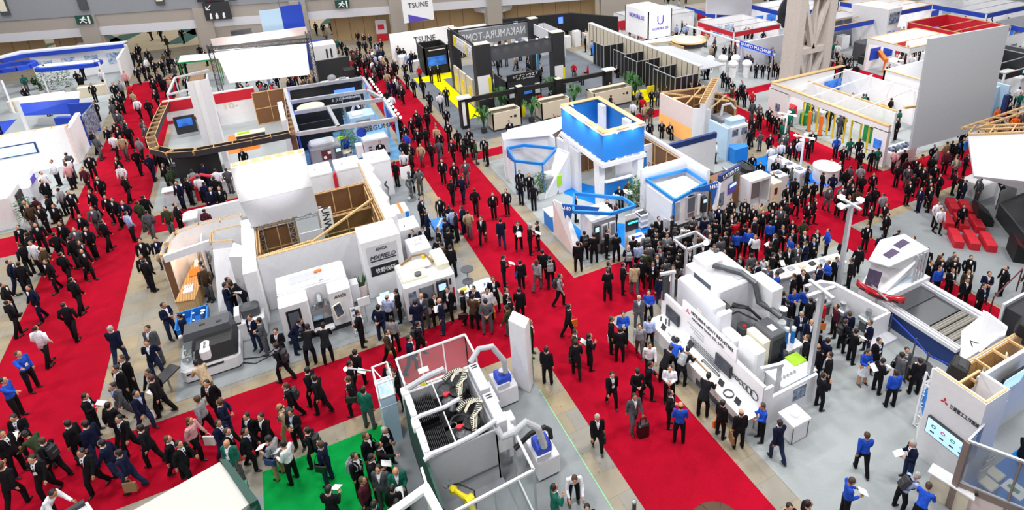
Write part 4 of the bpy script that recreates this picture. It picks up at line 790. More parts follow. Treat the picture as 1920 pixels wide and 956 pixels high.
for i, (x, y) in enumerate(((5.0, 12.75), (4.95, 16.0))):
    o = T('pump_unit', ('white pump cabinet with blue motor below the lower hose', 'white pump cabinet with blue motor beside the white slab')[i], 'pump', x+.3, y+.3); b = MB('panel'); b.cb(x, y, .12, x+.75, y+1.0, .85, .02); b.part('cabinet', o)
    b = MB('royal'); b.cb(x+.1, y+.25, .85, x+.62, y+.8, 1.15, .04); b.part('motor_housing', o); b = MB('steel'); b.cyl((x+.35, y+.5, 1.15), (x+.35, y+.5, 1.3), .12); b.part('inlet', o)
    b = B('greyw', (x-.02, y-.02, .95, x+.45, y+.02, 1.15)); b.part('guard_plate', o)
    for a in (.08, .68):
        for c in (.08, .92): MB('black').sph((x+a, y+c, .06), .055, 6, 5).part('caster', o)
    blk(x, y, x+.75, y+1)
for i, (x, y, z, lb) in enumerate(((4.45, 15.0, 1.0, 'white control box beside the machining cell, topmost'), (4.75, 14.6, .95, 'white control box with handle beside the machining cell, middle'), (4.55, 13.9, 1.1, 'white control box nearest the lower hose'))):
    o = T('control_box', lb, 'control box', x, y); b = MB('panel'); b.cb(x-.15, y-.22, .5, x+.2, y+.22, z+.25, .02); b.part('box_body', o); MB('alum').bar((x, y, 0), (x, y, .5), .06).part('stand', o)
o = T('wall_bracket', 'bent steel wire handle beside the pale control boxes', 'handle', 5.3, 14.2); b = MB('steel'); b.tube([(5.2, 14.5, .5), (5.3, 14.3, .95), (5.35, 14.0, .95), (5.3, 13.8, .5)], .02, 6); b.part('wire', o)
# truss column and slab
o = T('sign_column', 'pale blue lit column with open truss top beside green carpet', 'column', 1.35, 16.9); b = MB('lblue'); b.box(1.05, 16.45, 0, 1.55, 17.3, 2.1); b.use('white').box(1.04, 16.44, 1.7, 1.56, 17.31, 1.72); b.part('light_panel', o)
b = MB('white')
for z in (2.12, 2.75):
    for a, c in (((1.05, 16.45), (1.55, 16.45)), ((1.55, 16.45), (1.55, 17.3)), ((1.55, 17.3), (1.05, 17.3)), ((1.05, 17.3), (1.05, 16.45))): b.bar((*a, z), (*c, z), .04)
for x in (1.05, 1.55):
    for y in (16.45, 17.3): b.bar((x, y, 2.1), (x, y, 2.75), .04)
b.bar((1.05, 16.45, 2.75), (1.55, 17.3, 2.12), .03).bar((1.05, 17.3, 2.75), (1.55, 16.45, 2.12), .03); b.part('truss_top', o)
b = MB('alum'); b.bar((1.0, 17.2, 2.7), (.3, 17.6, 2.8), .04); b.use('lamp').sph((.25, 17.65, 2.75), .07); b.part('lamp_arm', o); blk(1, 16.4, 1.6, 17.4)
o = T('sign_slab', 'tall plain white standing slab by the aisle crossing', 'sign', 6.25, 16.4); b = MB('panel'); b.prism([(5.85, 16.9), (6.2, 17.3), (6.55, 16.6), (6.2, 16.2)], .03, 3.0); b.use('white').prism([(5.85, 16.9), (6.2, 17.3), (6.55, 16.6), (6.2, 16.2)], 3.0, 3.03); b.part('slab_body', o); b = MB('leafl'); b.bar((6.56, 16.6, .03), (6.56, 16.6, 3.0), .02); b.part('edge_strip', o); blk(5.8, 16.2, 6.6, 17.3)
mat('tape', '#8cc89a'); MB('tape').box(6.57, 3, 0, 6.61, 16.2, .02).thing('floor_tape', 'pale green tape line on the carpet edge', 'tape')
o = T('frame_stand', 'thick white open frame at the bottom edge near the robot', 'frame', .6, 11.9); b = MB('white'); b.bar((-.3, 11.9, 2.45), (1.55, 12.35, 2.5), .22, .12).bar((1.5, 12.4, 2.5), (1.75, 10.6, 2.5), .22, .12).bar((-.2, 11.2, 2.45), (1.6, 11.6, 2.45), .12, .08); b.part('top_rails', o)
for x, y in ((1.55, 12.35), (-.3, 11.9)): MB('white').bar((x, y, 0), (x, y, 2.45), .1).part('post', o)
o = T('slanted_stand', 'dark green and cream angular stand at the bottom left', 'booth', -4.2, 14.5); mat('roofg', '#c4c4be'); b = MB('roofg'); b.prism([(-3.55, 16.0), (-5.9, 15.4), (-5.2, 13.2), (-2.75, 14.2)], 2.3, 2.5); b.part('roof_panel', o); b = MB('dgreen'); b.prism([(-3.55, 16.05), (-3.35, 15.95), (-2.6, 14.15), (-2.8, 14.1)], 1.6, 2.55); b.prism([(-2.75, 14.2), (-2.6, 14.2), (-3.2, 13.0), (-3.5, 13.2)], 1.4, 2.4); b.part('fascia', o); b = B('teal', (-5.0, 13.3, 0, -2.9, 15.2, 2.3)); b.part('body', o); b = MB('char'); b.bar((-3.6, 16.05, 2.2), (-5.9, 15.5, 2.2), .12); b.part('edge_rail', o); b = B('white', (-3.6, 13.5, 2.52, -3.0, 13.7, 2.6)); b.part('top_handle', o); blk(-5.9, 12.5, -2.7, 15.3)
o = T('open_box_stand', 'grey white tray topped stand at the bottom left corner', 'stand', -7, 16); b = MB('panel'); b.prism([(-6.9, 16.6), (-7.9, 16.25), (-7.5, 15.2), (-6.4, 15.6)], 0, 2.2); b.use('char').bar((-6.95, 16.65, 2.25), (-7.95, 16.3, 2.25), .14); b.part('body', o); b = MB('white'); b.bar((-6.9, 16.6, 2.25), (-6.4, 15.6, 2.25), .06); b.part('rim', o); b = MB('steel'); b.tube([(-7.1, 16.0, 2.25), (-7.0, 16.2, 2.32), (-6.85, 16.1, 2.25)], .03, 6); b.part('handle', o); blk(-8, 15, -6.3, 16.7)
o = T('floor_bollard', 'short dark post with silver top at the bottom edge', 'post', 6.95, 10.5); MB('char').cyl((6.95, 10.3, 0), (6.95, 10.3, .85), .06).part('post', o); MB('steel').sph((6.95, 10.3, .87), (.08, .08, .05)).part('cap', o)
# ===== blue and white booth (open blue frames, blue hanging box) =====
def frame(o, pts, z, h=.17, w=.11, m='blue', name='roof_frame', top='sky'):
    b = MB(m); n = len(pts)
    for i in range(n): b.bar((*pts[i], z-h/2), (*pts[(i+1) % n], z-h/2), w, h)
    b.part(name, o)
def sheet(pts3, t, m='white'):
    "flat polygon in space given a thickness along its normal"
    P3 = [Vector(p) for p in pts3]; n = (P3[1]-P3[0]).cross(P3[2]-P3[0]).normalized()*t; k = len(P3)
    return MB(m).add(P3+[p+n for p in P3], [tuple(range(k-1, -1, -1)), tuple(range(k, 2*k))]+[(i, (i+1) % k, k+(i+1) % k, k+i) for i in range(k)])
o = T('exhibition_booth', 'white booth walls behind the open blue frames and hanging blue box', 'booth', 16, 28)
b = MB('panel'); b.prism([(19.65, 22.7), (19.85, 22.7), (19.85, 33.5), (19.65, 33.5)], 0, 2.9); b.part('side_wall', o)
b = MB('panel'); b.prism([(16.7, 24.5), (19.65, 24.5), (19.65, 24.65), (16.7, 24.65)], 0, 2.9); b.part('inner_wall', o)
b = MB('panel'); b.prism([(11.9, 32.5), (12.2, 33.6), (17.3, 33.9), (14.9, 31.9), (14.8, 31.2), (14.7, 31.2), (14.6, 31.9), (13.2, 32.5)], 0, 2.7); b.part('entrance_wall', o)
b = MB('panel'); b.prism([(14.9, 31.2), (15.1, 31.2), (15.2, 28.6), (15.0, 28.6)], 0, 2.7); b.part('partition_wall', o)
sheet([(12.0, 32.5, 2.72), (14.7, 31.6, 2.72), (17.6, 33.1, 2.72), (16.8, 34.0, 2.72), (12.7, 33.8, 2.72)], .05).part('roof_slab', o, 'angular white roof slab')
backwall(o, 14.9, 33.2, 19.6, 33.4, 2.7, n=6); backwall(o, 16, 30.9, 19.6, 30.9, 2.6, n=4); backwall(o, 19.6, 25, 19.6, 30.8, 2.7, n=5); backwall(o, 16.2, 31, 16.2, 33.2, 2.6, n=2)
g = MB('woodl'); g.bar((15.3, 33.2, 2.72), (19.5, 31, 2.72), .07).bar((15.3, 31.3, 2.72), (19.4, 33.3, 2.72), .07).bar((15, 31.2, 2.72), (17, 33.3, 2.72), .07); g.part('roof_brace', o)
b = MB('panel'); b.box(17.0, 27.6, 0, 19.65, 27.7, 2.6); b.part('office_wall', o)
B('blue', (18.9, 27.55, .3, 19.1, 27.6, 2.2)).part('blue_strip', o)
b = sheet([G(1046, 277, 2.6), G(1068, 286, 2.6), G(1072, 352, .02), G(1022, 372, .02)], -.08, 'white'); b.part('slanted_panel', o)
blk(19.6, 21.9, 19.9, 33.5); blk(16.7, 24.4, 19.65, 24.7); blk(12.3, 31.2, 19.6, 33.6); blk(17, 27.5, 19.6, 27.8)
o = T('hanging_blue_box', 'big open topped bright blue box on white pillars', 'sign box', 16.25, 28)
X0, X1, Y0, Y1, Z0, Z1 = 14.9, 17.5, 25.5, 30.4, 3.45, 5.1
b = MB('blue'); t = .12
for r in ((X0, Y0, X1, Y0+t), (X0, Y1-t, X1, Y1), (X0, Y0+t, X0+t, Y1-t), (X1-t, Y0+t, X1, Y1-t)): b.box(r[0], r[1], Z0, r[2], r[3], Z1)
b.part('box_walls', o)
b = MB('woodl'); q = .28
for r in ((X0-.05, Y0-.05, X1+.05, Y0+q), (X0-.05, Y1-q, X1+.05, Y1+.05), (X0-.05, Y0+q, X0+q, Y1-q), (X1-q, Y0+q, X1+.05, Y1-q)): b.box(r[0], r[1], Z1, r[2], r[3], Z1+.05)
b.part('timber_top', o)
b = MB('white')
for r in ((X0-.06, Y0-.06, X1+.06, Y0-.001), (X0-.06, Y0, X0-.001, Y1)): b.box(r[0], r[1], Z1-.12, r[2], r[3], Z1-.01)
for x, y in ((X0+t+.12, Y1-.8), (X0+t+.12, Y1-2.3), (X1-.5, Y1-1.2), (X1-.5, Y0+1.0)): b.box(x-.12, y-.3, Z0, x+.12, y+.3, Z1)
b.part('white_brackets', o)
b = MB('panel')
for r in ((X0-.1, Y0-.1, X1+.1, Y0+.1), (X0-.1, Y1-.1, X1+.1, Y1+.1), (X0-.1, Y0+.1, X0+.1, Y1-.1), (X1-.1, Y0+.1, X1+.1, Y1-.1)): b.box(r[0], r[1], Z0-.35, r[2], r[3], Z0-.12)
for k in range(9): b.box(X0-.05, Y0+.3+k*.5, Z0-.12, X0+.05, Y0+.4+k*.5, Z0)
for k in range(5): b.box(X0+.3+k*.5, Y0-.05, Z0-.12, X0+.4+k*.5, Y0+.05, Z0)
b.part('lower_beam', o)
for x, y in ((X0+.2, Y0+.8), (X0+.2, Y1-.4), (X1-.2, Y0+.3), (X1-.2, Y1-.4)):
    b = MB('white'); b.prism([(x-.14, y-.22), (x+.14, y-.22), (x+.14, y+.22), (x-.14, y+.22)], 0, Z0-.35, [(x-.2, y-.3), (x+.2, y-.3), (x+.2, y+.3), (x-.2, y+.3)]); b.part('pillar', o)
for x, y in ((X0+.5, Y1-.2), (X0+.0, Y0+2.6), (X0, Y0+1), (X0+.6, Y0), (X0+1.6, Y0)):
    b = MB('white'); b.box(x-.06, y-.3, Z1+.05, x+.06, y-.2, Z1+.12).cyl((x, y-.3, Z1+.1), (x, y-.42, Z1+.02), .05); b.part('spot_lamp', o)
for y in (Y0+.9, Y0+2.5, Y0+4.1): spot(X0-.45, y, Z1+.15, X0, y, Z1-.5, 45, 100)
for x in (X0+.5, X0+1.7): spot(x, Y0-.5, Z1+.15, x, Y0, Z1-.5, 45, 100)
# frames
def pavilion(name, label, pts, z, legs, sign=None, m='blue'):
    o = T(name, label, 'pavilion', pts[0][0], pts[0][1]); frame(o, pts, z)
    for x, y in legs: MB(m).bar((x, y, 0), (x, y, z-.2), .07).part('leg', o)
    return o
g2 = lambda x, y, z: tuple(G(x, y, z))[:2]
q1 = [g2(951, 276, 2.35), g2(982, 270, 2.35), g2(1044, 276, 2.35), g2(1017, 305, 2.35), g2(965, 299, 2.35)]
p1 = pavilion('blue_frame_pavilion', 'leftmost open blue roof frame with plants and machines inside', q1, 2.35, [q1[3], q1[4]])
sheet([(*q1[0], 2.36), (*q1[0], 1.7), (q1[4][0]*.9+q1[0][0]*.1, q1[4][1]*.9+q1[0][1]*.1, 2.1), (*q1[4], 2.36)], .05, 'navy2').part('fascia', p1); B('panel', (q1[0][0], q1[0][1]-.5, 0, q1[0][0]+.1, q1[0][1], 1.9)).part('end_panel', p1)
p2 = T('blue_frame_pavilion', 'open blue roof frame with first number sign and slanted white wall', 'pavilion', 12, 24)
Z = 2.4; fr = [g2(1076, 360, Z), g2(1169, 369, Z), g2(1191, 384, Z), g2(1146, 398, Z), g2(1075, 394, Z)]; frame(p2, fr, Z)
def onpl(x, y, A, Bp):
    n = Vector((Bp.y-A.y, -(Bp.x-A.x), 0)); d = ray(x, y); k = (A-Vector((0, 0, CH))).dot(n)/d.dot(n); return Vector((0, 0, CH))+d*k
A_, B_ = G(1056, 377, 2.45), G(1126.5, 384, 2.45)
b = sheet([onpl(x, y, A_, B_) for x, y in ((1056, 377), (1068, 429), (1075, 394), (1123, 391), (1126.5, 384))], -.06, 'navy2')
fn = Vector((B_.y-A_.y, A_.x-B_.x, 0)).normalized()*.3; b.v = [tuple(Vector(v)+fn) for v in b.v]; b.part('number_fascia', p2)
sheet([(11.72, 25.3, 2.1), (11.72, 22.9, .02), (11.72, 25.3, .02)], .06, 'pinkw').part('white_wall', p2); sheet([(11.72, 25.2, 2.2), (11.9, 24.3, 2.25), (12.1, 22.75, .02), (11.72, 22.9, .02)], .06, 'panel').part('slanted_wall', p2)
cN = onpl(1064.5, 383.5, A_, B_)+Vector((B_.y-A_.y, A_.x-B_.x, 0)).normalized()*.42; aN = math.atan2(B_.y-A_.y, B_.x-A_.x); txt('N40', p2, cN, .3, m='white', rot=(PI/2, 0, aN), name='number_lettering')
b = MB('blue'); b.box(11.75, 25.6, 0, 11.82, 26.6, .9); b.use('white').box(11.7, 25.6, .9, 12.3, 26.6, .95); b.part('side_counter', p2)
B('panel', (14.15, 22.1, 0, 14.75, 22.16, 2.1)).part('screen_wall', p2)
blk(11.7, 23, 12.2, 26)
o = T('wall_screen', 'black monitor with glowing cyan letters on the white pillar', 'monitor', 14.45, 22.0); b = MB('black'); b.cb(14.1, 21.98, 1.25, 14.85, 22.06, 1.85, .02); b.part('bezel', o); txt('HANWHA', o, (14.5, 21.96, 1.7), .16, m='bluelamp2' if 'bluelamp2' in MT else 'scrw', width=.6)
o = T('white_pedestal', 'white pedestal with blue outlined label under the monitor', 'pedestal', 14.6, 21.7); b = MB('panel'); b.cb(14.2, 21.3, 0, 15.0, 22.0, 1.0, .02); b.part('body', o); B('royal', (14.45, 21.6, 1.0, 14.85, 21.75, 1.005)).part('label_plate', o); blk(14.2, 21.2, 15, 22.1)
p3 = T('blue_frame_pavilion', 'open blue square roof frame with second number sign', 'pavilion', 18, 23)
fr = [g2(1211.8, 334.4, Z), g2(1287, 316, Z), g2(1324, 340, Z), g2(1266, 373, Z)]; frame(p3, fr, Z); A_, B_ = G(1292.4, 352, 2.45), G(1343, 337.7, 2.45)
MB('blue').bar((17.0, 22.0, 0), (17.0, 22.0, 2.2), .09).part('leg', p3)
b = sheet([onpl(x, y, A_, B_) for x, y in ((1292.4, 352), (1293, 357), (1329.7, 355.3), (1333, 384.6), (1343, 337.7))], -.06, 'navy2'); fn = Vector((B_.y-A_.y, A_.x-B_.x, 0)).normalized()*.2; b.v = [tuple(Vector(v)+fn) for v in b.v]; b.part('number_fascia', p3)
sheet([G(1344, 339, 2.4), G(1332, 412, .3), G(1340, 424, .02), G(1352, 345, 2.4)], -.05, 'panel').part('slanted_wall', p3)
cN = onpl(1331, 345.5, A_, B_)+Vector((B_.y-A_.y, A_.x-B_.x, 0)).normalized()*.33; aN = math.atan2(B_.y-A_.y, B_.x-A_.x); txt('N60', p3, cN, .3, m='white', rot=(PI/2, 0, aN), name='number_lettering')
b = MB('panel'); b.box(16.95, 22.1, 0, 17.02, 24.4, 2.0); b.part('back_wall', p3); b = MB('greyw'); b.bar((16.5, 22.3, .9), (17.0, 21.8, .7), .05, .6); b.part('grey_board', p3)
# machines in the pavilions
o = T('machining_centre', 'white and grey machine with two small doors under the first number sign', 'machine', 13.2, 22.9); b = MB('panel'); b.cb(12.55, 22.75, 0, 14.0, 23.9, 2.0, .05); b.part('body', o)
b = MB('grey'); b.box(12.6, 22.6, .2, 13.9, 22.76, 1.9); b.part('front_panel', o); b = MB('char'); b.cb(12.62, 22.5, .7, 12.9, 22.62, 1.75, .02); b.use('scrw').box(12.66, 22.48, 1.4, 12.86, 22.5, 1.65); b.part('control_panel', o)
for x in (13.05, 13.5): b = MB('white'); b.cb(x, 22.54, .8, x+.36, 22.6, 1.7, .02); b.use('smoke').box(x+.05, 22.52, .95, x+.3, 22.54, 1.6); b.part('door', o)
b = MB('cream'); b.cb(12.9, 22.9, 2.0, 13.9, 23.8, 2.15, .05); b.part('roof', o); B('char', (13.0, 22.5, 0, 13.9, 22.6, .6)).part('chip_tray', o); blk(12.5, 22.4, 14, 23.9)
o = T('machining_centre', 'white machine with tall round cornered door under the second number sign', 'machine', 18.4, 22.6); b = MB('white'); b.cb(17.3, 22.5, .25, 19.4, 24.2, 2.1, .12); b.part('body', o); B('char', (17.35, 22.55, 0, 19.35, 24.1, .25)).part('base', o)
b = MB('lgrey'); b.cb(17.5, 22.44, .6, 17.75, 22.52, 1.7, .02); b.part('side_window', o); b = MB('greyw'); b.cb(18.15, 22.4, .5, 18.75, 22.52, 1.85, .06); b.use('smoke').box(18.22, 22.38, .9, 18.68, 22.4, 1.75).use('steel').box(18.25, 22.38, .6, 18.65, 22.41, .85); b.part('door', o); b = MB('white'); b.cyl((18.95, 22.42, .6), (18.95, 22.42, 1.8), .09, 12); b.part('rounded_corner', o)
b = MB('char'); b.cb(19.1, 22.25, .7, 19.4, 22.5, 1.6, .02); b.use('scrw').box(19.14, 22.23, 1.3, 19.36, 22.25, 1.5); b.part('control_panel', o); blk(17.3, 22.3, 19.4, 24.2)
o = T('tool_trolley', 'white trolley with three open shelves beside the green plant', 'trolley', 16.2, 23.7)
for z in (.1, .45, .8): B('white', (15.9, 23.4, z, 16.5, 24.0, z+.05)).part('shelf', o)
for x in (15.92, 16.48): B('white', (x-.02, 23.4, 0, x+.02, 24.0, .85)).part('side_panel', o)
B('char', (16.0, 23.5, .85, 16.4, 23.8, .9)).part('tool_tray', o); blk(15.9, 23.4, 16.5, 24)
o = T('meeting_counter', 'white topped blue counter with round white stools behind blue front', 'counter', 17, 27); b = MB('white'); b.prism([(15.9, 27.5), (16.1, 27.2), (18.4, 27.1), (18.4, 27.4)], 1.0, 1.06); b.part('counter_top', o); b = MB('blue'); b.prism([(15.95, 27.45), (16.15, 27.2), (18.35, 27.12), (18.35, 27.35)], 0, 1.0); b.part('front', o); blk(15.9, 27.1, 18.4, 27.5)
for i, (x, y) in enumerate(((16.2, 26.3), (16.9, 26.4), (17.6, 26.5), (17.3, 25.9))):
    s_ = T('bar_stool', 'round white stool along the blue meeting counter', 'stool', x, y, 0, 'round white stools'); b = MB('white'); b.sph((x, y, .68), (.22, .22, .07), 12, 6); b.part('seat', s_); MB('steel').bar((x, y, 0), (x, y, .65), .05).part('pole', s_)
rtable(17.0, 26.1, .75, .3, 'white', 'white round table with leaflets by the blue counter')
plant(16.7, 25.0, 'tall leafy green plant beside the blue meeting counter', 2.2, r=.5, seed=5); plant(12.75, 29.2, 'leafy green plant at the left blue frame corner', 1.7, r=.4, seed=6); plant(17.2, 25.4, 'second tall leafy plant behind the trolley', 1.9, r=.45, seed=8)
b = MB('grey'); b.cb(13.0, 29.2, 0, 14.0, 30.0, 1.2, .05); b.use('white').cb(13.2, 29.4, 1.2, 13.8, 29.8, 1.4, .05); b.thing('exhibit_machine', 'grey and white small machine inside the leftmost blue frame', 'machine'); MB('lime').cb(13.85, 29.0, .6, 14.1, 29.15, 1.3, .02).thing('lime_sign', 'lime green upright sign inside the leftmost blue frame', 'sign'); blk(13, 29.2, 14, 30)
# navy fascia wall, laser booth, orange booth, fin tower
o = T('navy_sign_wall', 'pale partition wall with navy top band behind the blue box', 'partition', 22, 26.4); b = B('panel', (19.9, 26.5, 0, 23.5, 26.62, 2.5)); b.part('wall_panel', o); B('navy', (19.9, 26.46, 2.5, 23.5, 26.66, 2.85)).part('fascia', o); blk(19.9, 26.4, 23.5, 26.7)
o = T('laser_booth_wall', 'angled white wall with navy letter sign and posters', 'partition', 21, 22.5)
b = MB('panel'); b.prism([(20.1, 22.2), (21.95, 22.75), (21.9, 22.9), (20.05, 22.35)], 0, 2.3); b.part('wall_panel', o); b = MB('navy'); b.prism([(20.1, 22.15), (22.0, 22.7), (21.95, 22.85), (20.05, 22.3)], 2.3, 2.7); b.part('fascia', o); txt('LASERTS', o, (21.05, 22.4, 2.5), .3, m='white', rot=(PI/2, 0, .29), width=1.5)
b = MB('purple'); b.prism([(20.95, 22.38), (21.75, 22.62), (21.75, 22.64), (20.95, 22.4)], 1.2, 1.85); b.use('scrw').prism([(21.05, 22.38), (21.65, 22.56), (21.65, 22.6), (21.05, 22.4)], 1.6, 1.75); b.part('poster', o); b = MB('posterd'); b.prism([(20.2, 22.15), (20.55, 22.25), (20.55, 22.3), (20.2, 22.2)], .8, 1.6); b.part('small_poster', o); b = MB('leaf'); b.prism([(21.45, 22.52), (21.85, 22.64), (21.85, 22.67), (21.45, 22.55)], 1.95, 2.25); b.part('photo_panel', o)
backwall(o, 20.0, 22.6, 21.9, 23.2, 2.2, n=3); blk(20.0, 22.1, 22, 22.9)
o = T('laser_machine', 'long dark grey laser machine with raised black control head', 'machine', 23, 24.6); b = MB('char'); b.cb(20.8, 23.6, 0, 24.3, 25.2, .95, .05); b.part('bed', o); b = MB('dgrey'); b.cb(21.3, 23.8, .95, 23.9, 25.0, 1.1, .03); b.part('table', o); b = MB('black'); b.cb(20.85, 24.0, .5, 21.3, 25.2, 1.75, .03); b.part('control_cabinet', o); b = MB('char'); b.cb(23.6, 23.7, .9, 24.3, 24.9, 1.6, .2); b.part('head_cover', o); b = MB('dsteel'); b.box(22, 24.2, 1.1, 22.6, 24.7, 1.16).box(23.0, 24.3, 1.1, 23.3, 24.6, 1.16); b.part('plates', o); b = MB('steel'); b.bar((22.6, 23.9, 1.3), (22.8, 25.0, 1.3), .12); b.part('gantry', o); blk(20.8, 23.6, 24.4, 25.3)
o = T('laser_machine', 'second dark grey laser table behind the glass fronted machine', 'machine', 23.8, 22.8); b = MB('char'); b.cb(22.2, 22.9, 0, 24.4, 23.5, 1.1, .05); b.use('black').box(22.9, 23.0, 1.1, 23.8, 23.4, 1.12); b.part('bed', o); blk(22.2, 22.9, 24.4, 23.5)
o = T('glass_machine', 'white cabinet machine with dark red glass front', 'machine', 22.9, 22.1); b = MB('panel'); b.box(22.1, 21.95, 1.75, 23.6, 22.8, 1.9); b.box(22.1, 21.95, .3, 22.2, 22.8, 1.75); b.box(23.5, 21.95, .3, 23.6, 22.8, 1.75); b.box(22.1, 21.95, 0, 23.6, 22.8, .35); b.part('frame', o); B('maroon', (22.25, 22.5, .35, 23.45, 22.55, 1.75)).part('inner_panel', o); b = MB('glass'); b.box(22.2, 21.97, .35, 23.5, 21.99, 1.75); b.part('glass_front', o); b = MB('alum'); b.bar((22.85, 21.95, .35), (22.85, 21.95, 1.75), .05); b.part('glazing_bar', o); blk(22.1, 21.9, 24.3, 22.8)
o = T('small_machine', 'cream cube machine with little window right of the glass front', 'machine', 24.0, 22.0); b = MB('cream'); b.cb(23.65, 21.8, 0, 24.35, 22.6, 1.4, .03); b.part('body', o); B('maroon', (23.8, 21.78, .7, 24.0, 21.8, 1.1)).part('window', o)
o = T('orange_lit_booth', 'pink orange lit booth wall with bare timber roof frame', 'booth', 26, 32)
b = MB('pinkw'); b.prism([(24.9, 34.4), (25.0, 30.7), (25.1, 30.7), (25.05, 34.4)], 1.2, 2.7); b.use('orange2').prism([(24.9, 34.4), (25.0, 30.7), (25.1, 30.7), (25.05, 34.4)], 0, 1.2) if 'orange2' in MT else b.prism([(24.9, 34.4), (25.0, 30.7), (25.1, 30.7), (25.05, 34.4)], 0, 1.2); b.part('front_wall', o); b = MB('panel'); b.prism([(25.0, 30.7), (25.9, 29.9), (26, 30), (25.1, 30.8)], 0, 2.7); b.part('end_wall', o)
backwall(o, 25.2, 34.3, 28.6, 34.0, 2.6, n=4); backwall(o, 28.6, 30.5, 28.6, 34, 2.6, n=4)
g = MB('woodl')
for a, c in (((25, 34.4), (28.6, 33.6)), ((25, 33), (28.6, 32)), ((25, 31.5), (28.6, 34)), ((25, 34.4), (28, 30.5)), ((25.9, 30), (28.6, 31.5))): g.bar((*a, 2.72), (*c, 2.72), .07, .1)
g.part('roof_beams', o); b = MB('posterd'); b.cb(25.6, 31.2, 0, 28, 33.5, .9, .1); b.part('interior_table', o); blk(24.8, 30.5, 28.7, 34.5)
o = T('fin_tower', 'tall pale tapering tower with timber slatted open top', 'tower', 27, 31)
b = MB('panel'); b.prism([(24.75, 29.9), (25.1, 29.7), (29.2, 33.2), (28.8, 33.5)], 0, 3.3, [(24.85, 29.8), (25.15, 29.6), (29.25, 33.2), (28.9, 33.45)]); b.part('tower_body', o)
b = MB('woodd'); b.prism([(24.95, 29.9), (25.1, 29.75), (29.1, 33.15), (28.95, 33.35)], 3.3, 3.36); b.part('open_top', o)
b = MB('woodl')
for k in range(13): t = k/12; x = 24.85+t*4.0; y = 29.7+t*3.5; b.bar((x-.08, y+.15, 3.38), (x+.28, y-.08, 3.38), .06)
b.bar((24.85, 29.9, 3.4), (28.9, 33.45, 3.4), .06).bar((25.2, 29.65, 3.4), (29.25, 33.15, 3.4), .06); b.part('timber_slats', o); blk(24.7, 29.6, 26, 30.6)
o = T('sky_panel_wall', 'light blue lit panel and white shelves beside the fin tower', 'display wall', 26, 28.8); b = MB('lblue'); b.cb(25.3, 27.5, 0, 25.5, 29.4, 2.3, .03); b.part('lit_panel', o); b = MB('blue'); b.prism([(25.5, 26.9), (26.6, 26.9), (26.8, 27.4), (25.5, 27.9)], 0, 1.0); b.part('blue_desk', o); blk(25.2, 26.9, 26.8, 29.4)
o = T('display_cabinet', 'white and blue cabinet with grey robots in dark windows', 'cabinet', 27.6, 29.6); b = MB('panel'); b.cb(26.9, 28.9, 0, 28.4, 29.9, 1.5, .03); b.part('body', o); b = MB('posterd'); b.box(27.0, 28.88, .8, 27.5, 28.9, 1.3).box(27.8, 28.88, .8, 28.3, 28.9, 1.3); b.part('windows', o); b = MB('lblue'); b.cb(27.0, 29.1, 1.5, 28.3, 29.8, 1.9, .05); b.part('top_cabinet', o); blk(26.9, 28.9, 28.4, 30)
o = T('white_robot_display', 'grey white machine pair with robot arm above the cabinet', 'machine', 27.8, 30.6); b = MB('grey'); b.cb(27.2, 30.2, 0, 28.4, 31.4, 1.6, .08); b.part('body', o); b = MB('greyw'); b.tube([(27.6, 30.8, 1.6), (27.8, 30.9, 2.3), (28.3, 30.7, 2.4), (28.6, 30.5, 2.0)], .1, 8); b.part('robot_arm', o); blk(27.2, 30.2, 28.4, 31.4)
# white info tables in the right hand part of the block
for i, (x, y, w, d, h, lb) in enumerate(((27.0, 23.9, .8, 2.6, .95, 'long white display table with samples beside the blue carpet'), (28.7, 22.5, .9, .9, .9, 'white rounded reception counter with purple foot glow'), (25.2, 22.9, .7, .8, 1.2, 'white cabinet with dark window by the crowd'))):
    o = T('display_table' if i == 0 else 'reception_counter' if i == 1 else 'cabinet', lb, 'table' if i == 0 else 'counter' if i == 1 else 'cabinet', x, y)
    if i == 1:
        b = MB('panel'); b.cyl((x, y, .12), (x, y, h), .75, 20); b.part('body', o); b = MB('bluelamp'); b.cyl((x, y, 0), (x, y, .12), .72, 20); b.part('glow_base', o); b = MB('white'); b.cyl((x, y, h), (x, y, h+.06), .8, 20); b.part('counter_top', o)
    else:
        b = MB('panel'); b.cb(x-w/2, y-d/2, 0, x+w/2, y+d/2, h, .03); b.part('body', o); b = MB('posterd')
        for k in range(3 if i == 0 else 1): b.box(x-.2, y-d/2+.3+k*.8, h, x+.15, y-d/2+.6+k*.8, h+.05)
        b.part('samples', o)
    blk(x-w/2, y-d/2, x+w/2, y+d/2)
for i, (x, y, lb) in enumerate(((28.2, 24.0, 'white four armed lamp post by the reception counter'), (30.1, 27.2, 'white lamp post with cluster head in the red aisle'))):
    o = T('lamp_post', lb, 'lamp post', x, y); MB('white').bar((x, y, 0), (x, y, 2.4), .09).part('pole', o); b = MB('white')
    for a in range(4): c, s = math.cos(a*PI/2+.5), math.sin(a*PI/2+.5); b.bar((x, y, 2.4), (x+c*.5, y+s*.5, 2.4), .07, .07).use('lamp').box(x+c*.5-.08, y+s*.5-.08, 2.36, x+c*.5+.08, y+s*.5+.08, 2.44).use('white')
    b.part('lamp_arms', o)
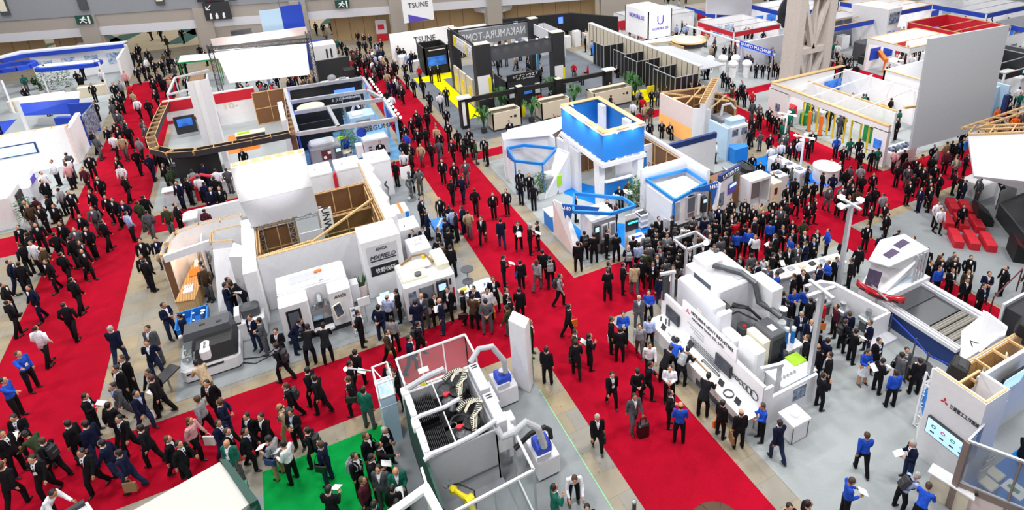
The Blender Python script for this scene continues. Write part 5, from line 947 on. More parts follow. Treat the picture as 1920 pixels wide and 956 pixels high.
# ===== booth with the milling machine =====
o = T('exhibit_counter', 'long white counter with exhibits, screens and company name board', 'counter', 12.1, 13.7)
b = B('panel', (11.85, 11.1, 0, 12.3, 16.4, .85)); b.use('dgrey').box(11.83, 11.2, .05, 11.86, 13.6, .3); b.part('counter_body', o); b = MB('white'); b.box(11.65, 11.0, .85, 12.38, 16.5, .92); b.part('counter_top', o)
b = MB('panel'); b.box(12.38, 10.9, 0, 12.5, 16.6, 2.0); b.part('back_panel', o); b = MB('panel'); b.box(12.34, 12.2, 2.0, 12.42, 15.2, 2.55); b.part('name_board', o)
b = MB('red'); 
for a in (PI/2, PI/2+2*PI/3, PI/2+4*PI/3):
    c, s = math.cos(a), math.sin(a); cy, cz = 14.85, 2.28
    pts = [(0, 0), (.07*c-.04*s, .07*s+.04*c), (.14*c, .14*s), (.07*c+.04*s, .07*s-.04*c)]; b.add([(12.32, cy-p[0], cz+p[1]) for p in pts], [(0, 1, 2, 3)])
b.part('logo', o)
txt('MITSUBISHI HEAVY INDUSTRIES', o, (12.33, 13.5, 2.38), .2, ax='-x', m='dgrey', width=2.3); txt('MACHINE TOOL CO., LTD.', o, (12.33, 13.7, 2.14), .14, ax='-x', m='dgrey', width=1.8)
for k in range(3): B('grey', (12.36, 13.9, 1.75-k*.12, 12.38, 14.9-k*.2, 1.765-k*.12)).part('text_line', o)
b = MB('dsteel')
for k in range(5):
    y = 14.7-k*.0; b.bar((12.3, 14.6, .98+k*.0+.08*k), (12.3, 12.9, .98+.08*k), .02)
b.part('long_broaches', o)
blk(11.6, 10.9, 12.6, 16.6)
for y, lb in ((15.75, 'dark framed monitor on the far end of the white back panel'), (12.75, 'dark framed monitor in the middle of the white back panel')):
    t = T('monitor', lb, 'monitor', 12.3, y); b = MB('char'); b.cb(12.28, y-.42, 1.15, 12.36, y+.42, 1.68, .02); b.part('bezel', t); B('scrd', (12.265, y-.38, 1.19, 12.28, y+.38, 1.64)).part('screen', t)
b = None
for i, (y, r) in enumerate(((12.25, .06), (12.1, .07), (11.9, .09), (11.7, .11), (11.5, .14), (11.25, .17))):
    g = MB('dsteel'); g.tube([(12.36, y+r*math.cos(a*PI/8), 1.35+r*math.sin(a*PI/8)) for a in range(17)], .018, 5); g.thing('ring_gear', 'thin grey ring gear on the back panel, %s of the row' % ('smallest', 'second smallest', 'third smallest', 'third largest', 'second largest', 'largest')[i], 'gear', 'ring gears on the back panel')
g = MB('dsteel'); g.tube([(11.95+.17*math.cos(a*PI/8), 12.0+.17*math.sin(a*PI/8), .95) for a in range(17)], .03, 5); g.thing('ring_gear', 'dark ring gear lying flat on the white counter', 'gear')
for i, (x, y, L, m, r) in enumerate(((11.95, 13.6, 1.3, 'bagtan', .03), (12.15, 13.2, .9, 'dsteel', .07), (12.05, 15.0, .5, 'steel', .02), (11.9, 15.2, .5, 'steel', .02), (12.1, 13.0, 1.1, 'cream', .025))):
    MB(m).cyl((x, y+L/2, .97), (x, y-L/2, .97), r, 8).thing('broach_tool', ['long bronze rod on the white counter', 'thick dark toothed broach on the white counter', 'thin steel rod near the far monitor', 'second thin steel rod near the counter front', 'long cream rod beside the dark broach'][i], 'tool')
for i, (x, y) in enumerate(((11.85, 15.75), (11.8, 15.0), (12.2, 14.5), (11.95, 12.45), (11.9, 11.55))):
    b = MB('char'); b.X = Matrix.Translation((x, y, .93)) @ Matrix.Rotation(.5, 4, 'Y'); b.box(-.02, -.12, 0, .02, .12, .2); b.thing('label_stand', 'small dark label stand on the white counter, %s' % ('nearest its far end', 'second from the far end', 'under the far name board end', 'beside the flat ring gear', 'nearest its lower end')[i], 'label stand', 'label stands on the counter')
for i, (x, y) in enumerate(((12.1, 16.2), (12.15, 15.95), (12.2, 15.8))): MB('dgrey').cyl((x, y, .92), (x, y, 1.12+.05*i), .035, 8).thing('cutter_sample', 'upright dark cutter sample at the far end of the white counter', 'tool', 'upright cutter samples')
o = T('side_partition', 'low white partition with framed poster beside the grey post', 'partition', 14, 10.9); b = B('panel', (12.5, 10.95, 0, 15.05, 11.05, 1.25)); b.part('wall_panel', o); b = B('posterd', (13.9, 10.93, .55, 14.5, 10.95, 1.1)); b.use('white').box(13.87, 10.94, .52, 14.53, 10.951, 1.13); b.part('poster', o)
for k, m in enumerate(('char', 'char', 'scrw')): B(m, (12.5, 10.92, 1.5-k*.28, 12.7, 10.94, 1.72-k*.28)).part('sample_photo', o)
b = B('panel', (12.42, 10.85, 0, 12.8, 10.95, 1.9)); b.part('end_panel', o); blk(12.5, 10.9, 15.1, 11.1)
o = T('round_box_pedestal', 'white glazed pedestal with round white lid on top', 'pedestal', 13.2, 10.4); b = MB('panel'); b.box(12.95, 10.0, .05, 13.65, 10.6, .8); b.part('body', o); b = MB('white'); b.cb(12.9, 9.95, .8, 13.7, 10.65, .9, .02); b.part('top', o); b = MB('white'); b.cyl((13.3, 10.3, .9), (13.3, 10.3, 1.0), .16, 18).sph((13.3, 10.3, 1.0), (.16, .16, .04)); b.part('round_lid', o)
for x in (12.95, 13.65): B('dgrey', (x-.015, 9.985, .05, x+.015, 10.0, .8)).part('corner_strip', o)
blk(12.9, 9.9, 13.7, 10.7)
# posts with lamps
for x, y, h, lb in ((15.2, 11.4, 4.4, 'tall grey square post with crossed top arms'), (20.6, 14.7, 4.5, 'tall grey square post with glaring lamps on top')):
    o = T('lamp_post', lb, 'lamp post', x, y); MB('alum').bar((x, y, .04), (x, y, h), .16, .16).part('pole', o); B('alum', (x-.25, y-.25, 0, x+.25, y+.25, .04)).part('base_plate', o)
    b = MB('alum'); b.bar((x-.65, y+.05, h+.05), (x+.55, y-.05, h+.05), .13, .08).bar((x-.05, y-.5, h+.1), (x+.05, y+.6, h+.1), .13, .08); b.part('top_arms', o)
    for k, (dx, dy) in enumerate(((-.6, .05), (.5, 0), (0, .55))):
        if y > 12: b = MB('white'); b.box(x+dx-.12, y+dy-.1, h+.12, x+dx+.12, y+dy+.1, h+.24); b.part('lamp_head', o)
        if y > 12: b = MB('lamp'); b.box(x+dx-.1, y+dy-.13, h+.1, x+dx+.1, y+dy-.1, h+.24); b.part('lamp_glass', o)
    blk(x-.2, y-.2, x+.2, y+.2)
o = T('lamp_post', 'short grey post with door shaped head at the counter end', 'lamp post', 12.75, 16.4); MB('alum').bar((12.75, 16.4, 0), (12.75, 16.4, 2.9), .13).part('pole', o); b = MB('alum'); b.bar((12.2, 16.5, 2.95), (12.85, 16.35, 2.95), .12, .1); b.part('arm', o); b = MB('char'); b.box(12.3, 16.4, 1.7, 12.6, 16.46, 2.8); b.part('dark_panel', o)
o = T('gantry_frame', 'pale grey hinged frame above the dark filter unit', 'frame', 13.1, 11.4); b = MB('alum'); b.bar((12.75, 11.35, 0), (12.75, 11.35, 2.2), .12).bar((13.5, 11.3, 0), (13.5, 11.3, 2.1), .12).bar((12.7, 11.4, 2.2), (13.55, 11.25, 2.15), .12); b.part('bars', o)
o = T('spotlit_table', 'white exhibit table under the glaring lamp post', 'table', 22, 15.6); b = MB('white'); b.prism([(17.9, 16.6), (18.0, 15.9), (21.8, 15.3), (22.0, 16.0)], .85, .92); b.part('table_top', o); b = MB('panel'); b.prism([(18.0, 16.5), (18.1, 16.0), (21.7, 15.4), (21.9, 15.95)], 0, .85); b.part('body', o); blk(18, 15.4, 22, 16.5)
for k in range(6): x = 18.5+k*.55; y = 16.25-k*.1; b = MB(('char', 'steel', 'beige')[k % 3]); b.cb(x, y-.12, .92, x+.3, y+.12, 1.0, .02); b.thing('exhibit_sample', 'small exhibit on the white table under the glaring lamps', 'exhibit', 'small exhibits on the spotlit table')
o = T('lamp_gantry', 'white square frame with glaring lamps above the crowd', 'lamp', 14.9, 18.2); b = MB('alum'); zz = 2.9
for a, c in (((14.2, 17.4), (15.4, 17.4)), ((15.4, 17.4), (15.4, 18.3)), ((14.2, 17.4), (14.2, 18.3)), ((14.2, 18.3), (15.4, 18.3))): b.bar((*a, zz), (*c, zz), .1)
b.part('frame', o); b = MB('lamp'); b.sph((15.2, 17.35, 2.95), .12); b.part('lamp_glass', o)
for x, y in ((14.2, 17.4), (15.4, 18.3)): MB('alum').bar((x, y, 0), (x, y, zz), .1).part('pole', o)
# big milling machine
o = T('gear_milling_machine', 'large grey white milling machine with corrugated hose over its roof', 'machine', 14.3, 15.1)
b = MB('greyw'); b.cb(13.5, 14.5, 0, 15.4, 16.6, 2.95, .06); b.part('main_body', o); b = MB('greyw'); b.cb(13.05, 13.9, .1, 13.7, 16.5, 2.45, .05); b.part('front_cabinet', o); b = MB('greyw'); b.cb(12.95, 14.1, 2.45, 13.55, 16.3, 2.7, .06); b.use('char').box(13.5, 14.05, 2.0, 13.75, 14.5, 2.5); b.part('upper_cover', o)
b = MB('white'); b.cb(13.8, 15.7, 2.95, 14.7, 16.5, 3.3, .03); b.use('lgrey').box(14.6, 14.7, 2.95, 15.2, 15.6, 2.99); b.part('roof_box', o); b = MB('scrd'); b.box(13.49, 15.0, 2.6, 13.51, 16.0, 2.9); b.part('roof_window', o)
b = MB('panel'); b.cb(15.3, 13.6, 0, 15.9, 14.8, 2.9, .04); b.part('rear_tower', o)
b = MB('cream'); b.box(13.03, 14.9, 1.2, 13.06, 15.15, 1.9); b.use('char').box(13.0, 15.0, 1.5, 13.03, 15.1, 1.6).box(13.03, 14.2, 1.5, 13.05, 14.35, 1.65); b.part('switch_box', o)
b = MB('dsteel'); b.tube([(14.1, 16.0, 3.1), (14.4, 15.5, 3.15), (14.9, 14.9, 3.1), (15.1, 14.3, 2.9), (15.1, 14.0, 2.2), (15.4, 13.6, 2.0), (15.5, 13.2, 1.9)], .12, 10)
R = random.Random(2)
b.part('corrugated_hose', o)
b = MB('black')
for k in range(7): a = R.uniform(-.3, .3); b.tube([(13.9+a*.5, 14.3, 2.1+a), (14.2+a, 13.9, 2.3), (14.6, 13.8+a, 2.0+a*.5), (15.0+a*.5, 13.6, 1.5)], .03, 5)
b.part('black_cables', o); b = MB('dsteel'); b.cyl((14.2, 13.8, .2), (14.2, 13.8, 1.6), .25, 12).cyl((14.7, 13.6, .2), (14.7, 13.6, 1.3), .2, 12).cb(14.0, 13.5, 0, 15.0, 14.3, .6, .03); b.use('red').cyl((14.2, 13.75, 1.6), (14.2, 13.75, 1.64), .08); b.use('bagtan').tube([(14.3, 13.5, .8), (14.5, 13.4, 1.1), (14.6, 13.5, .8)], .05); b.part('hydraulic_unit', o); blk(13, 13.4, 15.9, 16.6)
o = T('oil_cabinet', 'white twin block cabinet with black ventilation slots behind the name board', 'cabinet', 13.5, 13.3); b = MB('panel'); b.cb(13.2, 13.2, .3, 13.65, 13.95, 1.75, .04); b.use('black').box(13.19, 13.35, .9, 13.21, 13.45, 1.6).box(13.19, 13.6, .9, 13.21, 13.7, 1.6); b.part('vent_block', o); b = MB('white'); b.cb(13.35, 12.25, .3, 13.85, 13.2, 1.85, .06); b.part('main_block', o); b = MB('dgrey'); b.box(13.3, 12.3, 0, 13.8, 13.9, .3); b.part('base', o); blk(13.1, 12.2, 13.9, 14)
o = T('filter_unit', 'dark ribbed filter unit with cream side panel', 'filter unit', 14.7, 13.1); b = MB('cream'); b.cb(14.05, 12.6, 0, 14.4, 13.5, 1.75, .03); b.part('side_panel', o); b = MB('dgrey'); b.cb(14.4, 12.55, 0, 15.1, 13.5, 1.9, .03); b.part('body', o); b = MB('white'); b.box(14.65, 12.8, 1.9, 14.9, 13.1, 1.91); b.part('label_plate', o); b = MB('black')
for k in range(16): b.box(14.45+.038*k, 12.54, .15, 14.46+.038*k, 12.55, 1.7)
b.part('ribs', o); blk(14, 12.5, 15.1, 13.6)
o = T('coolant_filter', 'clear cylinder coolant filter with bright blue bottles', 'filter', 16.0, 13.2); b = MB('glass'); b.cyl((15.9, 13.5, 1.3), (15.9, 13.5, 1.9), .16, 14); b.part('clear_cylinder', o); b = MB('white'); b.cyl((15.9, 13.5, 1.9), (15.9, 13.5, 1.94), .17, 14).cyl((15.9, 13.5, .9), (15.9, 13.5, 1.3), .17, 14); b.part('cylinder_base', o)
for x, y in ((15.65, 13.0), (15.9, 12.9)): b = MB('blue'); b.cyl((x, y, .75), (x, y, 1.35), .085, 12); b.use('white').cyl((x, y, 1.35), (x, y, 1.48), .09, 12); b.part('filter_bottle', o)
B('white', (15.4, 12.6, .65, 16.2, 13.7, .75)).part('tray', o)
for x in (15.45, 16.15):
    for y in (12.65, 13.65): MB('alum').bar((x, y, 0), (x, y, .65), .05).part('leg', o)
blk(15.4, 12.5, 16.3, 13.8)
o = T('work_bench', 'white bench with lime green mat and small parts', 'bench', 15.1, 12.0); b = MB('white'); b.box(13.9, 11.4, .75, 15.6, 12.35, .8); b.part('bench_top', o); B('lime', (15.0, 11.9, .8, 15.6, 12.4, .84)).part('green_mat', o); b = MB('panel'); b.box(14.0, 11.5, 0, 15.5, 12.3, .75); b.part('body', o); B('blue', (14.85, 11.3, .3, 15.1, 11.45, .75)).part('blue_box', o); blk(13.9, 11.3, 15.6, 12.4)
b = MB('steel')
for k in range(5): b.cyl((14.1+k*.17, 11.7, .8), (14.1+k*.17, 11.7, .95), .05, 8)
b.thing('steel_parts', 'row of small steel parts on the white bench', 'machine part')
o = T('wire_guard', 'grey mesh guard frame beside the coolant filter', 'guard', 17, 13.2); b = MB('dgrey'); b.bar((16.3, 13.9, 1.1), (17.0, 12.6, 1.1), .05).bar((16.3, 13.9, .1), (17.0, 12.6, .1), .05); b.part('rails', o); b = MB('smoke'); b.prism([(16.3, 13.9), (17, 12.6), (17.02, 12.62), (16.32, 13.92)], .1, 1.1); b.part('mesh_panel', o)
for x, y in ((16.3, 13.9), (17, 12.6)): MB('dgrey').bar((x, y, 0), (x, y, 1.1), .05).part('post', o)
# red bumper, low curved wall
o = T('low_wall', 'white low wall curving round machined steel exhibits', 'partition', 19.6, 13); b = MB('panel'); b.prism([(20.2, 12.0), (20.3, 12.1), (19.9, 14.4), (19.5, 14.8), (18.6, 14.9), (18.6, 14.75), (19.4, 14.65), (19.75, 14.3), (20.1, 12.15)], 0, 1.1); b.prism([(19.3, 11.95), (20.25, 11.95), (20.25, 12.05), (19.3, 12.05)], 0, 1.1); b.part('wall_panel', o); B('greyw', (19.0, 11.5, 0, 20.3, 11.95, .15)).part('step', o); blk(18.6, 12.0, 20.4, 14.9)
for i, (x, y) in enumerate(((19.0, 14.1), (19.3, 13.4), (19.7, 12.5))): b = MB('steel'); b.cb(x-.25, y-.25, .5, x+.25, y+.3, .7, .05); b.cyl((x, y, .7), (x, y, .85+.1*i), .12, 10); b.use('dsteel').box(x-.2, y-.2, 0, x+.2, y+.2, .5); b.thing('steel_exhibit', 'machined steel exhibit behind the low white wall, %s' % ('farthest', 'middle', 'nearest its right corner')[i], 'machine part')
o = T('car_bumper', 'glossy red car bumper held on a stand by the laser cabin', 'car bumper', 20.2, 12.6); mat('gred', '#b01420', rough=.15)
X = Matrix.Translation((20.5, 12.75, 1.3)) @ Matrix.Rotation(-1.2, 4, 'Z'); b = MB('gred'); vs = []; n = 13
for i in range(n):
    t = i/(n-1)*2-1; x = t*.95; y = .28*t*t
    vs += [(x, y, .16+.05*abs(t)), (x*.98, y-.1, .08), (x*.98, y-.11, -.06), (x*.9, y-.03, -.18+.06*t*t), (x*.9, y+.02, -.18), (x, y+.04, .16)]
fs = []
for i in range(n-1):
    for k in range(6): fs.append((i*6+k, i*6+(k+1) % 6, (i+1)*6+(k+1) % 6, (i+1)*6+k))
fs += [tuple(range(5, -1, -1)), tuple(range((n-1)*6, n*6))]
b.X = X; b.add(vs, fs); b.part('bumper_shell', o, smooth=True); b = MB('black'); b.X = X; b.box(-.35, -.13, -.04, .35, -.1, .03).box(-.75, -.02, -.04, -.5, .02, .02).box(.5, -.02, -.04, .75, .02, .02); b.part('grille', o); b = MB('alum'); b.bar((20.5, 12.8, 0), (20.5, 12.8, 1.2), .06).bar((20.3, 12.2, 1.5), (20.65, 13.5, 1.55), .05); b.part('stand', o)
# laser cabin with roller conveyor
o = T('laser_cutting_cabin', 'white angular cabin with purple roof windows and open side', 'machine', 21.8, 13.6)
b = MB('white'); top = [(20.85, 12.75), (20.5, 13.45), (22.2, 14.2), (23.5, 14.0), (23.35, 12.75)]; bot = [(20.75, 12.7), (20.4, 13.5), (22.2, 14.35), (23.7, 14.1), (23.6, 12.8)]
b.prism([(20.9, 12.8), (20.5, 13.5), (22.2, 14.3), (23.6, 14.0), (23.4, 13.2)], 1.15, 2.55, top); b.part('cabin_shell', o)
b = MB('white'); b.prism(top, 2.55, 2.6); b.part('roof', o)
for k, (x, y) in enumerate(((21.3, 13.25), (22.3, 13.5))): b = MB('window'); b.prism([(x, y-.2), (x+.75, y-.1), (x+.75, y+.25), (x, y+.15)], 2.6, 2.63); b.use('greyw').prism([(x-.05, y-.25), (x+.8, y-.15), (x+.8, y-.1), (x-.05, y-.2)], 2.6, 2.64); b.part('roof_window', o)
b = MB('window'); b.X = None; b = sheet([(20.68, 12.95, 1.45), (20.46, 13.4, 1.45), (20.5, 13.35, 2.25), (20.72, 12.9, 2.25)], -.04, 'window'); b.part('side_window', o, 'purple tinted side window')
b = MB('lgrey')
for k in range(4): b.box(22.6+k*.22, 12.7, 1.15, 22.68+k*.22, 12.76, 2.5)
b.part('slat_curtain', o)
b = MB('navy'); b.prism([(20.6, 12.6), (20.3, 13.6), (22.2, 14.4), (23.7, 14.2), (23.7, 12.6)], 0, .3); b.part('base', o); b = MB('panel'); b.prism([(20.65, 12.6), (20.35, 13.55), (22.2, 14.35), (23.65, 14.15), (23.65, 12.6)], .3, 1.15); b.part('lower_body', o); blk(20.3, 12.5, 23.8, 14.5)
o = T('roller_conveyor', 'long roller conveyor table with brass coloured roller panels and navy side', 'conveyor', 22, 11.2)
b = MB('navy'); b.box(20.7, 9.6, 0, 20.85, 12.6, .85); b.box(23.3, 9.9, 0, 23.45, 12.6, .85); b.part('side_skirt', o); b = MB('greyw'); b.box(20.6, 9.5, .85, 20.95, 12.7, 1.0); b.box(23.1, 9.9, .85, 23.5, 13.6, 1.0); b.use('alum').box(20.68, 9.5, 1.0, 20.72, 12.7, 1.04).box(20.85, 9.5, 1.0, 20.88, 12.7, 1.04).box(23.2, 9.9, 1.0, 23.24, 13.4, 1.05); b.part('side_rail', o)
b = MB('dsteel'); b.box(20.95, 10.9, .7, 23.1, 12.6, .85); b.use('dgrey').box(20.95, 11.9, .85, 23.1, 12.6, .9); b.part('bed', o); b = MB('lblue'); b.prism([(20.95, 12.6), (23.1, 12.6), (23.1, 13.0), (20.95, 13.0)], .85, 1.2, [(20.95, 12.95), (23.1, 12.95), (23.1, 13.0), (20.95, 13.0)]); b.part('chute', o)
for k in range(5):
    y = 10.55-k*.32
    b = MB('rollers'); b.box(20.98, y, .8, 23.05, y+.26, .9)
    for q in range(3): b.cyl((20.98, y+.04+q*.09, .9), (23.05, y+.04+q*.09, .9), .03, 6)
    b.part('roller_panel', o)
blk(20.6, 9.4, 23.6, 12.8)
o = T('safety_barrier', 'dark posts with blue belts before the conveyor', 'barrier', 20, 10.5)
for x, y in ((20.3, 11.9), (19.9, 10.6), (19.6, 9.9), (19.8, 9.2)): MB('dgrey').cyl((x, y, 0), (x, y, 1.0), .03, 8).part('post', o)
b = MB('royal'); b.bar((20.3, 11.9, .9), (19.9, 10.6, .9), .02, .06).bar((19.9, 10.6, .9), (19.6, 9.9, .9), .02, .06).bar((19.6, 9.9, .9), (19.8, 9.2, .9), .02, .06); b.part('belt', o)
o = T('black_platform', 'black round topped stand behind the belt barrier', 'stand', 19.2, 10.2); MB('char').cyl((19.2, 9.9, 0), (19.2, 9.9, .6), .45, 18).part('body', o); MB('white').cyl((19.1, 9.9, .6), (19.1, 9.9, .68), .12, 14).part('dish', o); blk(18.8, 9.4, 19.7, 10.4)
# stepped white desk and timber backed sign tower
o = T('demo_desk', 'white angular desk block with raised triangular screen wall', 'desk', 21.5, 9.4); b = MB('panel'); b.prism([tuple(G(*q, 1.05))[:2] for q in ((1803, 620), (1850, 583), (1890, 612), (1885, 628), (1812, 672), (1800, 690))], 0, 1.05); b.part('desk_block', o); b = sheet([G(1846, 582, 1.9), G(1836, 645, 1.06), G(1838, 660, 1.06), G(1889, 618, 1.35)], .05, 'panel'); b.part('triangle_wall', o); b = MB('black'); b.tube([(21.2, 9.3, 1.07), (21.4, 9.5, 1.09), (21.6, 9.2, 1.07), (21.8, 9.4, 1.08)], .02, 5); b.part('cables', o); blk(20.4, 8.8, 23, 10)
o = T('sign_tower', 'tall white wall block with three diamond logo and hollow timber top', 'tower', 17.4, 7.5)
b = MB('panel'); b.box(16.25, 6.4, 0, 16.4, 7.95, 3.5); b.box(16.4, 7.85, 0, 20.9, 7.95, 3.0); b.box(16.4, 6.4, 0, 17.4, 6.5, 3.5); b.box(17.3, 6.5, 0, 17.4, 7.2, 3.5); b.part('outer_wall', o)
b = MB('panel'); b.box(17.4, 7.2, 0, 21.5, 7.3, 3.2); b.part('inner_wall', o)
b = MB('brown'); b.box(16.4, 6.5, 2.4, 17.3, 7.2, 2.5); b.use('woodl').box(16.4, 7.3, 2.6, 17.3, 7.85, 2.65); b.use('woodd').box(17.4, 7.3, 1.6, 20.9, 7.85, 1.65); b.use('wood').box(17.4, 7.8, 1.6, 20.9, 7.85, 2.98); b.part('timber_lining', o)
g = MB('woodl')
for x in (17.4, 18.3, 19.2, 20.1, 20.9): g.bar((x, 7.25, 3.0), (x, 7.9, 3.0), .06, .08)
for y in (6.45, 7.25): g.bar((16.3, y, 3.5), (17.35, y, 3.5), .06)
g.bar((16.3, 7.9, 3.5), (16.3, 6.45, 3.5), .05).bar((17.4, 7.9, 3.02), (20.9, 7.9, 3.02), .05); g.part('timber_ribs', o)
b = MB('steel'); b.bar((17.5, 7.6, 1.9), (20.7, 7.6, 2.0), .15, .2); b.part('light_rail', o); b = MB('cream'); b.tube([(18.2, 7.5, 2.6), (18.4, 7.6, 2.9), (18.6, 7.5, 2.3)], .025, 5).tube([(19.4, 7.5, 2.6), (19.6, 7.6, 2.9), (19.7, 7.4, 2.3)], .025, 5); b.part('cables', o)
b = MB('red'); cy, cz = 7.45, 2.65
for a in (PI/2, PI/2+2*PI/3, PI/2+4*PI/3):
    c, s = math.cos(a), math.sin(a); pts = [(0, 0), (.07*c-.04*s, .07*s+.04*c), (.14*c, .14*s), (.07*c+.04*s, .07*s-.04*c)]; b.add([(16.24, cy-p[0], cz+p[1]) for p in pts], [(0, 1, 2, 3)])
b.part('logo', o); txt('三菱重工工作機械', o, (16.24, 6.85, 2.62), .17, ax='-x', m='dgrey', width=.85)
blk(16.2, 6.3, 21, 8)
o = T('wide_screen', 'wide light blue monitor with coloured ring icons on the white tower', 'monitor', 16.2, 6.9); b = MB('char'); b.cb(16.14, 6.42, 1.2, 16.25, 7.75, 1.85, .02); b.part('bezel', o); B('scrw', (16.12, 6.46, 1.24, 16.14, 7.71, 1.81)).part('screen', o)
for k, (m, y) in enumerate((('navy', 7.5), ('red', 7.2), ('green', 6.9), ('sky', 6.62))): g = MB(m); g.tube([(16.11, y+.06*math.cos(a*PI/6), 1.62+.05*math.sin(a*PI/6)) for a in range(13)], .012, 4); g.use('char').box(16.1, y-.05, 1.38, 16.12, y+.07, 1.42); g.part('icon', o)
for i, (x, y, z) in enumerate(((17.2, 7.75, 3.15), (20.9, 7.8, 3.1))):
    o = T('loudspeaker', ('black loudspeaker on top of the white sign tower', 'black loudspeaker at the far end of the timber wall')[i], 'loudspeaker', x, y, z); b = MB('black'); b.X = Matrix.Translation((x, y, z)) @ Matrix.Rotation(.4, 4, 'Z') @ Matrix.Rotation(.2, 4, 'X'); b.cb(-.3, -.22, -.15, .3, .25, .35, .05); b.part('cabinet', o); b = MB('char'); b.X = Matrix.Translation((x, y, z)) @ Matrix.Rotation(.4, 4, 'Z') @ Matrix.Rotation(.2, 4, 'X'); b.box(-.2, -.1, .35, .2, .1, .37); b.part('handle', o)
o = T('wall_monitor', 'large tilted bright monitor on the inner white wall', 'monitor', 19.3, 6.9); b = MB('black'); b.X = Matrix.Translation((19.0, 7.05, 2.5)) @ Matrix.Rotation(.15, 4, 'X'); b.cb(-.65, -.04, -.4, .65, .03, .42, .02); b.part('bezel', o); b = MB('scrw'); b.X = Matrix.Translation((19.0, 7.05, 2.5)) @ Matrix.Rotation(.15, 4, 'X'); b.box(-.6, -.06, -.35, .6, -.04, .37); b.part('screen', o)
MB('lgrey').cyl((17.45, 6.7, 3.0), (17.45, 6.45, 2.9), .1, 12).thing('spot_lamp', 'grey round spot lamp clamped at the tower corner', 'lamp')
o = T('blue_wedge_stand', 'white truss ladder and blue wedge panel at the tower foot', 'stand', 17.2, 8.5); b = MB('white'); b.truss((17.3, 8.4, .1), (17.3, 8.4, 2.4), .35, .03); b.part('ladder_truss', o); b = sheet([(16.6, 8.1, 0), (17.9, 9.0, 0), (17.2, 8.3, 1.8)], .06, 'panel'); b.part('white_wedge', o); b = sheet([(16.9, 8.2, .9), (17.4, 8.6, .9), (17.1, 8.4, 1.9)], -.05, 'blue'); b.part('blue_wedge', o); blk(16.6, 8, 17.9, 9)
o = T('meeting_enclosure', 'glass panelled meeting enclosure with taupe metal frame and blue floor', 'partition', 17, 5)
mat('taupe', '#8c7a72', rough=.4, metal=.3)
b = MB('taupe'); b.bar((15.45, 6.25, 0), (15.45, 6.25, 2.7), .16); b.part('corner_post', o)
b = MB('taupe'); b.bar((15.45, 6.25, .98), (17.2, 3.2, .98), .08, .22); b.use('black')
for k in range(3): t = .15+k*.3; x = 15.41+1.75*t-.04; y = 6.25-3.05*t-.02; b.cyl((x, y, 1.0), (x-.02, y-.02, 1.0), .05, 10)
b.part('middle_rail', o); b = MB('alum'); b.bar((15.45, 6.25, 2.7), (17.4, 3.0, 2.7), .07).bar((15.45, 6.25, 2.7), (16.4, 6.37, 2.7), .06).bar((15.45, 6.25, 1.12), (17.2, 3.2, 1.12), .05); b.part('top_rail', o)
b = MB('smoke'); b.prism([(15.5, 6.2), (17.4, 3.0), (17.42, 3.02), (15.52, 6.22)], 1.15, 2.68); b.prism([(15.47, 6.27), (16.4, 6.36), (16.4, 6.38), (15.47, 6.29)], 1.4, 2.68); b.part('glass_pane', o); b = MB('pinkw'); b.prism([(15.5, 6.2), (17.3, 3.15), (17.34, 3.17), (15.54, 6.22)], .05, .85); b.part('lower_panel', o)
for t in (.33, .66): MB('taupe').bar((15.45+1.9*t, 6.25-3.2*t, 0), (15.45+1.9*t, 6.25-3.2*t, 2.7), .05).part('mullion', o)
blk(15.3, 3, 17.5, 6.4)
B('c_blue', (15.9, 2, .013, 24, 6.4, .03)).thing('blue_carpet', 'bright blue carpet inside the glass meeting enclosure', 'carpet')
o = T('meeting_table', 'small white meeting table with green leaflet', 'table', 17.0, 5.4); B('white', (16.75, 5.15, .7, 17.25, 5.7, .74)).part('table_top', o); MB('steel').bar((17, 5.4, 0), (17, 5.4, .7), .05).part('pole', o); B('green', (16.9, 5.3, .74, 17.05, 5.6, .75)).thing('leaflet', 'green printed leaflet on the small white meeting table', 'papers'); blk(16.7, 5.1, 17.3, 5.7)
for x, y in ((16.8, 6.0), (17.3, 6.1)): seat(x, y, 0, 'cream', 'cream padded chair in the glass meeting enclosure', 'cream chairs in the glass enclosure')
o = T('reception_desk', 'white reception desk with papers below the wide screen', 'desk', 15.3, 6.9); b = MB('white'); b.prism([(15.15, 6.9), (15.55, 7.0), (15.85, 5.9), (15.45, 5.7)], .9, .95); b.part('desk_top', o); b = MB('beige'); b.prism([(15.25, 6.85), (15.5, 6.9), (15.75, 5.95), (15.5, 5.85)], 0, .9); b.part('body', o); blk(15.1, 5.8, 15.9, 6.9)
for i, (x, y) in enumerate(((15.35, 6.8), (15.45, 6.5), (15.55, 6.25), (15.65, 6.0))): B('paper', (x-.1, y-.12, .95, x+.1, y+.12, .965)).thing('paper_sheet', 'white printed sheet on the reception desk below the screen', 'papers', 'sheets on the reception desk')
